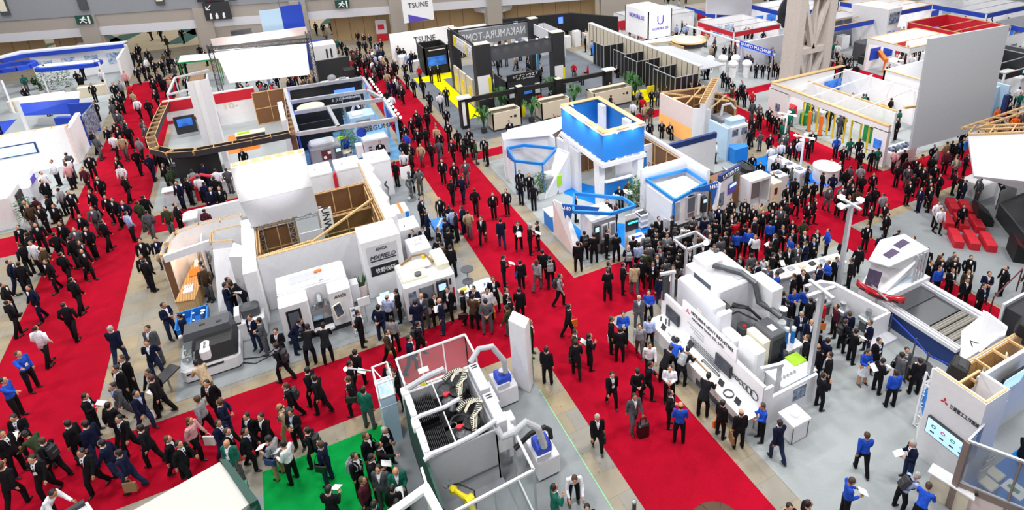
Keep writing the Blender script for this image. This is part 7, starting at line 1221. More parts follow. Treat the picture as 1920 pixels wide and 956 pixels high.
# ===== black booth with mirrored letters =====
o = T('exhibition_booth', 'black booth with tall square portal and mirrored letter beams', 'booth', 18.4, 46)
for x0, y0, x1, y1 in ((14.6, 44.8, 15.9, 45.6), (21.4, 44.8, 22.5, 45.6), (14.5, 51, 15.3, 51.8), (22.0, 50.6, 22.8, 51.4)): B('navyk' if 'navyk' in MT else 'char', (x0, y0, 0, x1, y1, 5.45)).part('portal_pillar', o); b = B('cream', (x0, y0, 5.45, x1, y1, 5.5)); b.part('pillar_top', o)
B('dgrey', (15.9, 44.95, 3.9, 21.4, 45.1, 5.15)).part('front_beam', o); B('grey', (15.3, 51.3, 3.7, 22, 51.4, 5.1)).part('rear_beam', o); B('greyw', (14.75, 45.6, 4.0, 14.85, 51, 5.0)).part('left_beam', o); B('greyw', (22.3, 45.6, 4.0, 22.4, 50.6, 5.0)).part('right_beam', o)
b = MB('black'); b.bar((14.6, 45, 5.5), (14.6, 51.6, 5.5), .1).bar((14.6, 51.7, 5.2), (22.6, 51.3, 5.2), .1); b.part('edge_trim', o)
txt('NAKAMURA-TOME', o, (18.7, 51.27, 4.4), 1.0, m='white', mirror=True, width=6.1); txt('NAKAMURA-TOME', o, (14.72, 48.3, 4.5), .9, ax='-x', m='white', width=4.6); b = B('yellow', (14.7, 50.2, 4.05, 14.73, 50.9, 4.95), (14.7, 47.3, 4.05, 14.73, 47.7, 4.95)); b.part('yellow_accents', o)
for k in range(6): b = MB('white'); b.sph((16.4+k*.9, 44.85, 5.2), (.14, .14, .08)); b.part('spot_lamp', o); spot(16.4+k*.9, 44.7, 5.2, 16.4+k*.9, 44.9, 4.2, 12)
B('white', (14.62, 44.75, .9, 15.7, 44.8, 2.9)).part('pillar_poster', o); B('yellow', (15.5, 44.72, .9, 15.75, 44.76, 2.7)).part('yellow_stripe', o); B('white', (21.5, 44.75, .9, 22.3, 44.8, 2.6)).part('pillar_poster', o); B('yellow', (22.25, 44.72, .9, 22.45, 44.76, 2.4)).part('yellow_stripe', o)
for y in (46, 47.8, 49.6): B('beige', (14.5, y, 0, 14.65, y+1.5, 2.3)).part('side_panel', o); B('yellow', (14.45, y+.4, .2, 14.5, y+.8, 1.6)).part('yellow_panel', o)
B('sky', (16.3, 46.8, 0, 16.5, 47, 3.4)).part('light_column', o); B('sky', (20.8, 46.8, 0, 21.0, 47, 3.4)).part('light_column', o)
b = MB('char'); b.box(16.8, 44.2, 0, 19.9, 44.3, 2.2); b.box(16.8, 44.2, 0, 16.9, 47, 2.2); b.box(19.8, 44.2, 0, 19.9, 47, 2.2); b.use('black').box(16.9, 44.15, 2.2, 20.0, 44.3, 2.75); b.part('inner_room', o); txt('IoT ソフトウエア', o, (18.5, 44.12, 2.52), .32, m='white', width=2.2); txt('IOT・SOFTWARE', o, (18.5, 44.12, 2.29), .16, m='white', width=1.6); B('scr', (17.8, 44.1, .9, 19.0, 44.15, 1.6)).part('screen', o)
for x in (17.0, 19.3): B('paper', (x, 44.1, .8, x+.45, 44.15, 1.7)).part('poster', o)
blk(14.4, 44.7, 16, 45.7); blk(21.4, 44.7, 22.6, 45.7); blk(16.8, 44.1, 20, 47.2)
b = MB('black'); b.box(12.3, 41.9, 2.0, 25.2, 42.1, 2.35); b.part('low_beam', o)
for x in (12.4, 17.0, 20.4, 25.0): b = MB('black'); b.box(x-.3, 41.7, 0, x+.3, 42.3, 2.5); b.use('cream').box(x-.25, 41.75, 2.5, x+.25, 42.25, 2.52); b.part('low_pillar', o); blk(x-.3, 41.7, x+.3, 42.3)
B('white', (12.2, 41.66, .3, 12.45, 41.7, 2.2)).part('white_strip', o); B('yellow', (17.0, 41.66, 0, 17.3, 41.7, 1.0)).part('yellow_foot', o); b = MB('white'); b.box(11.9, 41.4, 2.5, 12.9, 42.1, 2.6); b.box(24.5, 41.4, 2.5, 25.5, 42.1, 2.6); b.part('pillar_cap', o); blk(11.9, 41.3, 12.9, 42.3)
for i, (x0, x1, y0) in enumerate(((13.9, 16.2, 39.9), (17.9, 20.4, 39.9), (22.4, 26.0, 39.7))):
    t = T('cnc_machine', 'beige open topped lathe housing, %s under the black beam' % ('smallest and left', 'middle', 'widest and right')[i], 'machine', x0+1, y0+.6, 0, 'beige lathe housings'); b = MB('beige'); y1 = y0+1.3; H_ = 1.5
    b.box(x0, y0, .2, x1, y0+.08, H_); b.box(x0, y1-.08, .2, x1, y1, H_); b.box(x0, y0, .2, x0+.08, y1, H_); b.box(x1-.08, y0, .2, x1, y1, H_); b.box(x0, y1-.5, H_-.05, x1, y1, H_); b.part('housing', t); B('dgrey', (x0+.1, y0+.1, 0, x1-.1, y1-.1, .9)).part('interior', t); b = MB('char'); b.box(x1-.6, y0-.02, .9, x1-.4, y0, 1.1).box(x1-.9, y0-.02, .95, x1-.75, y0, 1.05); b.part('labels', t); b = MB('greyw'); b.cyl((x0+.5, y0+.6, .9), (x0+1.2, y0+.6, 1.1), .2); b.part('spindle', t); blk(x0, y0, x1, y1)
for i, (x, y) in enumerate(((13.3, 40.3), (17.2, 40.3), (21.3, 41), (26.6, 40.2), (16.0, 43.6), (20.6, 43.8), (26.9, 41.5))): palm(x, y, 'green potted palm by the black booth, %s' % ('left of the smallest housing', 'between the first two housings', 'left of the widest housing', 'right of the widest housing', 'left of the inner screen room', 'right of the inner screen room', 'beside the black panelled rooms')[i], 2.1, seed=40+i); blk(x-.4, y-.4, x+.4, y+.4)
for k in range(6): B(('steel', 'white', 'grey')[k % 3], (16.5+k*.8, 47.6+.3*(k % 2), 0, 17.1+k*.8, 48.4+.3*(k % 2), 1.1)).thing('exhibit_machine', 'small grey exhibit machine inside the black portal booth', 'machine', 'machines inside the black portal booth')
B('yellow', (27.2, 39.3, .6, 27.9, 39.4, 1.3)).thing('yellow_sign', 'plain bright yellow board beside the black rooms', 'sign')
o = T('black_wall_booth', 'dark booth with glowing signs along the far hall wall', 'booth', 29, 62); b = MB('black'); b.prism([(23.5, 61.5), (31, 59.8), (34.2, 55.2), (34.4, 55.4), (31.2, 60.2), (23.6, 61.9)], 1.2, 3.2); b.part('dark_fascia', o)
for x, m in ((24.5, 'scrw'), (29.5, 'bluelamp')): B(m, (x, 61.0-(x-24)*.2, 2.2, x+.5, 61.1-(x-24)*.2, 2.9)).part('lit_sign', o)
b = MB('white')
for k in range(7): b.box(24.2+k*1.2, 57.5, 0, 24.9+k*1.2, 58.2, 1.3+.4*(k % 2))
b.part('white_stands', o)
# ===== black panelled rooms =====
o = T('panelled_rooms', 'row of black panel rooms with long beige rear wall', 'rooms', 30, 46)
b = MB('beige'); b.box(31.0, 37.6, 0, 31.15, 56, 2.8); b.use('greyw').box(31.0, 37.6, 2.8, 31.5, 56, 2.86); b.part('rear_wall', o); b = MB('dgrey')
for k in range(26): b.box(30.97, 37.6+k*.72, 0, 31.0, 37.64+k*.72, 2.8)
b.part('wall_joints', o)
for (x0, y0, x1, y1) in ((28.7, 37.6, 31, 40.6), (29.2, 40.6, 31, 42.5), (28.6, 43.0, 31, 45), (29.0, 45.5, 31, 47.5), (28.8, 49, 31, 51)):
    b = MB('black'); b.box(x0, y0, 0, x1, y0+.06, 2.25); b.box(x0, y0, 0, x0+.06, y1, 2.25); b.part('room_walls', o); b = MB('alum')
    n = int((x1-x0)/.75)+1
    for k in range(n+1): b.bar((x0+(x1-x0)*k/n, y0-.02, 0), (x0+(x1-x0)*k/n, y0-.02, 2.27), .05)
    m = int((y1-y0)/.75)+1
    for k in range(m+1): b.bar((x0-.02, y0+(y1-y0)*k/m, 0), (x0-.02, y0+(y1-y0)*k/m, 2.27), .05)
    b.bar((x0, y0, 2.27), (x1, y0, 2.27), .06).bar((x0, y0, 2.27), (x0, y1, 2.27), .06); b.part('metal_frame', o); blk(x0, y0, x1, y1)
B('scr', (28.6, 50.9, 1, 29.5, 50.95, 1.9)).part('screen', o)
# ===== white roofed booths beyond =====
o = T('logo_box_booth', 'white booth with tall glowing logo box', 'booth', 35, 50); b = MB('white'); x0, y0, x1, y1 = 33.6, 48.6, 36.4, 52.8
for r in ((x0, y0, x1, y0+.1), (x0, y1-.1, x1, y1), (x0, y0, x0+.1, y1), (x1-.1, y0, x1, y1)): b.box(r[0], r[1], 2.3, r[2], r[3], 5.0)
b.part('logo_box', o); txt('NOMURA DS', o, (33.55, 50.6, 4.2), .6, ax='-x', m='purple', width=2.6); txt('U', o, (35, 48.55, 4.0), 1.3, m='purple'); txt('NOMURA DS', o, (35, 48.55, 3.2), .35, m='purple', width=1.9); b = MB('white'); b.box(31.6, 47.8, 0, 37.5, 48.0, 2.4); b.box(31.6, 48, 0, 31.8, 55, 2.4); b.part('booth_wall', o)
b = MB('beige'); b.prism([(31.2, 46.9), (36.8, 45.6), (38.2, 45.4), (38.2, 46.2), (31.2, 47.8)], 2.3, 2.55); b.part('roof_edge', o); b = MB('panel'); b.use('lgrey').prism([(31.5, 46.5), (34.3, 45.4), (34.3, 38.2), (31.5, 38.2)], 2.2, 2.3); b.part('flat_roof', o); B('tan', (34.2, 43.9, 0, 34.4, 46, 2.5)).part('tan_wall', o); blk(31.2, 38, 34.4, 48); blk(31.5, 47.7, 37.5, 48.1)
o = T('round_booth', 'round white booth with dark ring sign and timber rim', 'booth', 35.8, 45); b = MB('white'); b.cyl((35.9, 45.2, 0), (35.9, 45.2, 2.1), 1.2, 22); b.part('drum', o); b = MB('char'); b.cyl((35.9, 45.2, 2.2), (35.9, 45.2, 2.6), 1.55, 26); b.part('ring_sign', o); b = MB('woodl'); b.cyl((35.9, 45.2, 2.6), (35.9, 45.2, 2.65), 1.65, 26); b.use('cream').cyl((35.9, 45.2, 2.65), (35.9, 45.2, 2.68), 1.3, 26); b.part('rim', o); blk(34.6, 44, 37.2, 46.4)
for i, (x, y) in enumerate(((36.5, 42.7), (37.6, 42.2), (38.6, 41.6), (37.2, 40.4), (38.3, 39.8))): b = MB('white'); b.cyl((x, y, 0), (x, y, 1.0), .3, 12); b.sph((x, y, 1.3), (.45, .45, .35), 10, 6); b.thing('white_machine_head', 'white domed machine in the second row booths', 'machine', 'white domed machines'); blk(x-.3, y-.3, x+.3, y+.3)
o = T('sign_booth', 'grey white panel booth with glowing blue letter band', 'booth', 41, 40); b = MB('greyw'); b.box(39.4, 41.8, 0, 47, 42, 2.6); b.box(44, 38.9, 0, 47, 39.05, 2.8); b.part('panels', o); b = MB('royal'); b.box(39.3, 37.9, 2.3, 39.4, 42, 2.75); b.use('bluelamp').box(39.28, 37.9, 2.27, 39.42, 42, 2.31); b.part('blue_band', o); txt('SANYO MACHINE', o, (39.24, 39.9, 2.55), .42, ax='-x', m='white', width=3.7)
for y in (37.9, 42): MB('alum').bar((39.35, y, 0), (39.35, y, 2.7), .08).part('post', o)
B('greyw', (39.2, 42, 2.55, 39.5, 50, 2.65)).part('long_beam', o); blk(39.4, 41.7, 47, 42.1)
def far_booth(x0, y0, x1, y1, h, wall, fas, label, word=None, wc='white', roof=False, sign_h=.45, counters=2, seed=0):
    R = random.Random(seed+int(x0*7+y0)); o = T('exhibition_booth', label, 'booth', (x0+x1)/2, (y0+y1)/2)
    b = MB(wall); b.box(x0, y1-.1, 0, x1, y1, h); b.box(x1-.1, y0, 0, x1, y1, h); b.part('walls', o)
    b = MB(fas); b.box(x0-.05, y0-.05, h-sign_h, x1, y0+.05, h); b.box(x0-.05, y0, h-sign_h, x0+.05, y1, h); b.part('fascia', o)
    g = MB('woodl' if R.random() < .5 else 'alum'); g.bar((x0, y0, h+.03), (x1, y0, h+.03), .12, .05).bar((x0, y0, h+.03), (x0, y1, h+.03), .12, .05).bar((x1, y0, h+.03), (x1, y1, h+.03), .12, .05).bar((x0, y1, h+.03), (x1, y1, h+.03), .12, .05)
    for k in range(1, int((y1-y0)/1.6)): g.bar((x0, y0+k*1.6, h+.03), (x1, y0+k*1.6, h+.03), .07, .05)
    g.part('roof_frame', o)
    for x, y in ((x0, y0), (x1, y0), (x0, y1)): MB('white').bar((x, y, 0), (x, y, h), .12).part('post', o)
    if roof: b = MB(wall); b.prism([(x0+.2, (y0+y1)/2), (x1-.2, (y0+y1)/2), (x1-.2, y1-.2), (x0+.2, y1-.2)], h-.1, h); b.part('roof_panel', o)
    for k in range(3): b = MB(R.choice(['poster', 'posterd', 'scr', 'royal', 'red', 'sky'])); a = x0+.4+(x1-x0-1.2)*k/3; b.box(a, y1-.14, .9, a+(x1-x0)/5, y1-.1, 2.0); b.part('poster', o)
    for k in range(counters):
        cx, cy = R.uniform(x0+.6, x1-1.6), R.uniform(y0+.5, y1-1.5); b = MB(R.choice(['white', 'panel', 'grey', 'greyw'])); b.cb(cx, cy, 0, cx+R.uniform(.8, 1.6), cy+R.uniform(.6, 1.1), R.uniform(.9, 1.7), .05); b.part('display_unit', o, None); blk(cx, cy, cx+1, cy+.8)
    if word: txt(word, o, ((x0+x1)/2, y0-.07, h-sign_h/2), sign_h*.8, m=wc); txt(word, o, (x0-.07, (y0+y1)/2, h-sign_h/2), sign_h*.8, ax='-x', m=wc)
    return o
# lattice pillar
o = T('lattice_pillar', 'massive pale concrete lattice pillar rising out of the white booths', 'pillar', 38.9, 34.7); mat('pil', '#c8bfb8', rough=.8, var=.03)
PX0, PX1, PY0, PY1, HT = 37.2, 41.3, 33.5, 34.9, 17
b = MB('pil')
for x in (PX0, PX1-.75): b.box(x, PY0, 0, x+.75, PY1, HT)
b.part('side_columns', o)
for z0, z1 in ((0, 3.6), (4.0, 8.0), (8.4, 12.4), (12.8, 16.8)):
    b = MB('pil'); b.box(PX0+.75, PY0+.1, z1, PX1-.75, PY1-.1, z1+.5); xm = (PX0+PX1)/2; b.box(xm-.1, PY0+.15, z0, xm+.1, PY0+.5, z1); z = z0 if z0 else .0
    for y in (PY0+.3, PY1-.3): b.bar((xm, y, z), (PX0+.75, y, z1), .4, .3).bar((xm, y, z), (PX1-.75, y, z1), .4, .3)
    b.part('lattice_bay', o)
blk(PX0, PY0, PX1, PY1)
# right hand white booth with yellow safety posts
o = T('exhibition_booth', 'white booth with timber edged header and yellow posts', 'booth', 37, 27)
b = MB('white'); b.box(33.0, 21.9, 2.35, 33.2, 31.6, 2.75); b.use('woodl').box(32.95, 21.9, 2.75, 33.25, 31.6, 2.82); b.part('header', o); b = MB('white'); b.box(33.0, 29.9, 0, 33.2, 31.8, 2.4); b.use('posterd').box(32.97, 30.6, .8, 33.0, 31.0, 1.4); b.part('end_wall', o); b = MB('white'); b.box(33.0, 21.9, 0, 33.3, 22.9, 2.4); b.part('end_column', o)
b = MB('white'); b.box(33.2, 31.5, 0, 39.5, 31.7, 2.7); b.box(36.6, 24, 0, 36.8, 31.5, 2.2); b.box(40.5, 22.4, 0, 40.7, 31.5, 2.6); b.part('inner_walls', o); g = MB('white')
for y in (24.5, 26.2, 28, 29.8): g.bar((33.1, y, 2.8), (40.6, y+1, 2.8), .06)
g.use('woodl')
g.bar((33.1, 31.6, 2.85), (40.6, 31.6, 2.85), .35, .05).bar((36.7, 24, 2.3), (36.7, 31.5, 2.3), .1).bar((36.5, 23.4, 2.8), (40.6, 22.4, 2.8), .15); g.part('timber_beams', o)
B('scr', (38.5, 31.4, 1.0, 40.3, 31.45, 1.9)).part('screen', o); B('scr', (32.95, 22.2, 1.1, 33.0, 22.7, 1.7)).part('small_screen', o)
for k, (x, y) in enumerate(((34.3, 30.8), (35.2, 28.6), (38, 29), (38.8, 26.5), (35.4, 24.6))): b = MB(('red', 'lgrey', 'greyw', 'orange', 'green')[k]); b.cb(x, y, 0, x+.8, y+.7, .8+.15*k, .04); b.part('exhibit_unit', o); blk(x, y, x+.8, y+.7)
blk(33, 29.8, 33.3, 32); blk(33, 21.8, 33.4, 23); blk(36.6, 24, 36.9, 31.5)
mat('yel2', '#e0c020')
for i, y in enumerate((29.2, 28.6, 27.9, 27.0, 26.5, 25.6, 25.1, 24.4, 23.8, 23.3)):
    t = T('safety_post', 'yellow safety fence post at the front of the white booth', 'post', 33.8, y, 0, 'yellow safety posts'); MB('yel2').bar((33.9, y, 0), (33.9, y, 1.9), .09).part('pole', t)
    if i % 2: b = MB('dsteel'); b.bar((33.9, y, 1.85), (33.9, y+.6, 1.85), .05).bar((33.9, y, .3), (33.9, y+.6, .3), .05); b.part('mesh_frame', t)
for x, y in ((33.6, 28.3), (33.6, 27.3)): t = T('orange_bollard', 'thick orange bollard at the booth front', 'bollard', x, y, 0, 'orange bollards'); MB('orange').cyl((x, y, 0), (x, y, 1.5), .13, 10).part('pole', t); MB('char').cyl((x, y, 0), (x, y, .04), .2, 10).part('base', t)
o = T('logo_wall_booth', 'glowing white block booth with pale logo behind the yellow posts', 'booth', 41, 26); b = MB('white'); x0, y0, x1, y1 = 41.0, 24.2, 45.5, 28.4
b.box(x0, y0, 0, x1, y0+.15, 3.3); b.box(x0, y0, 0, x0+.15, y1, 3.3); b.box(x0, y1-.15, 0, x1, y1, 3.3); b.part('walls', o); g = MB('woodl'); g.bar((x0, y0, 3.33), (x1, y0, 3.33), .2, .05).bar((x0, y0, 3.33), (x0, y1, 3.33), .2, .05); g.part('timber_rim', o); MB('alum').truss((x0+.5, y0+1, 3), (x1, y0+2, 3), .4, .03).part('truss_beam', o); txt('IN', o, (44.2, 24.15, 1.9), 1.1, m='lblue'); blk(x0, y0, x1, y1)
o = T('welding_robot', 'green machine arm in the white booth near its end wall', 'machine', 34.2, 29.8); b = MB('green'); b.cb(34.0, 29.0, 0, 34.8, 29.6, .9, .05); b.tube([(34.4, 29.3, .9), (34.4, 29.3, 1.5), (34.9, 29.4, 1.7)], .12); b.part('arm', o); blk(34, 29, 34.8, 29.6)
o = T('white_table', 'white demonstration table at the corner of the red aisles', 'table', 34, 21.4); b = MB('white'); b.cb(33.5, 21.6, 0, 35.8, 22.6, .9, .05); b.part('body', o); blk(33.5, 21.6, 35.8, 22.6)
b = MB('posterd')
for k in range(5): b.cb(33.7+k*.4, 21.8, .9, 33.9+k*.4, 22.2, 1.1, .02)
b.thing('exhibit_sample', 'dark samples on the white demonstration table', 'exhibit')
for k in range(3): b = MB('blue'); b.cb(37.0+k*.9, 19.9, .75, 37.4+k*.9, 20.05, 1.4, .05); b.thing('blue_garment', 'bright blue jacket of a worker below the hanging screen', 'jacket', 'bright blue jackets below the screen')
# more distant booths
far_booth(48.6, 39.6, 55, 44, 3.2, 'greyw', 'royal', 'blue topped booth with glowing canopy beyond the pillar', roof=True)
far_booth(49, 45.5, 56, 51, 3.4, 'white', 'royal', 'long blue and white canopy booth near the top edge')
far_booth(57, 39.5, 63, 46, 3.6, 'white', 'royal', 'wide royal blue band booth at the top edge')
far_booth(48.5, 31.6, 55, 35.6, 3.0, 'white', 'white', 'white booth with picture wall behind the orange conveyor')
far_booth(56.5, 31.4, 62.5, 37.5, 3.0, 'red', 'red', 'long red booth with lime counter')
far_booth(40.8, 44.5, 46.8, 50, 2.8, 'white', 'red', 'white booth with red and pink fascia in the second row')
far_booth(35.5, 53.5, 43, 58, 3.0, 'white', 'white', 'plain white open booth near the far wall')
far_booth(44.5, 51.5, 50, 57, 2.8, 'beige', 'royal', 'beige panelled booth with blue fascia far away')
far_booth(48.6, 24.0, 55.0, 28.0, 2.8, 'char', 'black', 'black booth with glowing cyan word right of the hanging screen', 'INNOVATE', 'bluelamp2')
far_booth(63, 25, 69, 33, 3.0, 'greyw', 'royal', 'pale booth with blue band at the right edge')
far_booth(64, 34.5, 72, 42, 3.4, 'white', 'royal', 'big white booth with blue canopies at the top right')
far_booth(56.5, 24, 62, 29.8, 2.8, 'white', 'dgrey', 'white booth with dark grey fascia at the right')
far_booth(56.5, 49, 64, 56, 3.6, 'char', 'black', 'dark booth with red accents behind the pillar')
far_booth(23.6, 54.8, 27.5, 59.5, 2.6, 'greyw', 'white', 'pale small booth with sample stands by the far black booth')
o = T('blue_white_wall_booth', 'pale blue walled booth with orange tables right of the hanging screen', 'booth', 47, 23); b = MB('lblue'); b.box(46.8, 22.6, 0, 47.0, 25.4, 2.6); b.box(43.4, 23.2, 0, 46.8, 23.4, 2.4); b.part('walls', o); B('navy', (45.5, 22.0, 0, 45.9, 22.2, 2.3)).part('navy_panel', o); blk(43.4, 22.4, 47, 23.5)
for k in range(4): x, y = 43.6+k*.9, 19.6+.2*(k % 2); t = T('orange_table', 'bright orange table with leaflets right of the hanging screen', 'table', x, y, 0, 'orange tables'); B('orange', (x, y, .7, x+.7, y+.5, .75)).part('table_top', t); MB('orange').box(x+.2, y+.15, 0, x+.5, y+.35, .7).part('body', t); blk(x, y, x+.7, y+.5)
o = T('lime_counter', 'lime green counter with round lamps in the red booth', 'counter', 58, 31); b = MB('lime'); b.cb(55.8, 30.4, 0, 60, 31.0, 1.3, .05); b.part('body', o); b = MB('lamp')
for k in range(7): b.sph((56+k*.6, 30.3, 1.5), .15, 8, 5)
b.part('globe_lamps', o); blk(55.8, 30.3, 60, 31)
o = T('photo_tower', 'tall pale tower with photo panels beyond the lattice pillar', 'tower', 55, 40.5); b = MB('panel'); b.prism([(54.2, 41.6), (54.6, 38.4), (56.2, 38.6), (56.6, 41.4)], 0, 4.4, [(53.8, 42), (54.4, 38.2), (56.5, 38.3), (57, 41.6)]); b.part('shaft', o); B('posterd', (54.7, 38.2, 2.9, 56.1, 38.3, 4.0)).part('photo_panel', o); B('poster', (54.8, 38.3, 1.2, 56.0, 38.38, 2.2)).part('photo_panel', o); blk(54, 38.2, 57, 42)
o = T('forklift_machine', 'dark grey machine with orange box beyond the white booths', 'machine', 51, 37.4); b = MB('dgrey'); b.cb(50.2, 37.2, .2, 52, 38.4, 1.9, .1); b.part('body', o); b = MB('orange'); b.cb(51.0, 36.9, .4, 51.6, 37.2, 1.2, .05); b.part('orange_box', o); b = MB('black'); b.cb(49.8, 36.4, 0, 52.2, 37.4, .8, .1); b.part('base', o); blk(49.8, 36.4, 52.3, 38.5)
o = T('orange_conveyor', 'bright orange slanted conveyor beam', 'conveyor', 49.8, 35); b = MB('orange'); b.bar((50.5, 36.2, 1.7), (49.2, 34.0, 1.2), .35, .3); b.part('beam', o)
for x, y in ((50.4, 36.0), (49.3, 34.2)): MB('orange').bar((x, y, 0), (x, y, 1.3), .12).part('leg', o)
o = T('hanging_screen', 'large pale grey hanging screen near the top edge', 'screen', 54, 60, 0); b = MB('greyw'); b.add([(42.3, 50.6, 6.5), (48.6, 50.6, 6.2), (48.7, 50.6, 2.2), (42.4, 50.6, 3.3)], [(0, 1, 2, 3)]); b.v += [(v[0], v[1]+.15, v[2]) for v in b.v]; b.f = [(3, 2, 1, 0), (4, 5, 6, 7), (0, 1, 5, 4), (1, 2, 6, 5), (2, 3, 7, 6), (3, 0, 4, 7)]; b.mi = [0]*6; b.part('screen_sheet', o)
o = T('round_dark_sign', 'dark round hanging sign left of the pillar top', 'sign', 51.5, 45, 5); b = MB('char'); b.cyl((50.0, 46.0, 3.4), (50.0, 46.2, 3.4), 1.9, 26); b.part('disc', o); B('alum', (49.95, 46, 5.3, 50.05, 46.1, 15)).part('wire', o)
b = MB('cream'); b.cyl((39.5, 70.0, 3.3), (39.5, 70.0, 3.7), .3, 10)
# added spots without fixtures, to whiten the bright booths
for x, y, e in ((13.5, 23.5, 500), (18.5, 22.5, 500), (14, 29.5, 500), (17.5, 27, 350), (36, 27, 900), (42, 27, 700), (-17, 48.5, 900), (-16, 44, 500), (-17, 70, 900), (-20, 62, 700), (35, 50, 700), (13.5, 61, 600), (12.0, 13.5, 260), (22, 13, 200), (30, 24, 300), (52, 34, 900), (44, 47, 600), (59, 42, 900), (66, 38, 900), (2.8, 32, 200), (17, 7, 300), (-3, 48, 500), (52, 48, 900), (38, 40, 500)):
    spot(x, y-1.5, 7.5, x, y, 0, e, 95)
spot(11.2, 12.6, 4.2, 12.3, 12.6, 1.2, 130, 100); spot(11.2, 15, 4.2, 12.3, 15, 1.2, 130, 100)  # added spots that whiten the back panel of the counter
spot(-.9, 26.0, 6.2, -.9, 29, 5.4, 350, 60); spot(-.3, 53.5, 6.5, -.3, 58, 3.6, 900, 80); spot(33, 46.0, 6.5, 35, 49, 3.8, 500, 80); spot(-5.1, 29.3, 3.0, -5.2, 29.3, 0, 90, 100, (1, .6, .25)); spot(25, 32.5, 3.4, 24.9, 32.5, .6, 60, 110, (1, .7, .4))  # white ones added to brighten the box, screen and logo faces
o_ = G(1347, 986, 2.2)
o = T('parasol', 'round brown canopy top at the bottom edge of the red aisle', 'parasol', o_.x, o_.y)
mat('brownc', '#5c4638', rough=.8)
b = MB('brownc'); b.sph((o_.x, o_.y, 2.0), (.78, .78, .32), 24, 10); b.part('canopy', o, smooth=True); b = MB('char')
for k in range(8): a = k*PI/4; b.tube([(o_.x+.78*math.cos(a)*math.sin(t), o_.y+.78*math.sin(a)*math.sin(t), 2.0+.325*math.cos(t)) for t in (0, .4, .8, 1.2, 1.5)], .01, 4)
b.part('seams', o); MB('dsteel').bar((o_.x, o_.y, .05), (o_.x, o_.y, 2.0), .05).part('pole', o); MB('dsteel').cyl((o_.x, o_.y, 0), (o_.x, o_.y, .05), .3, 16).part('base', o)
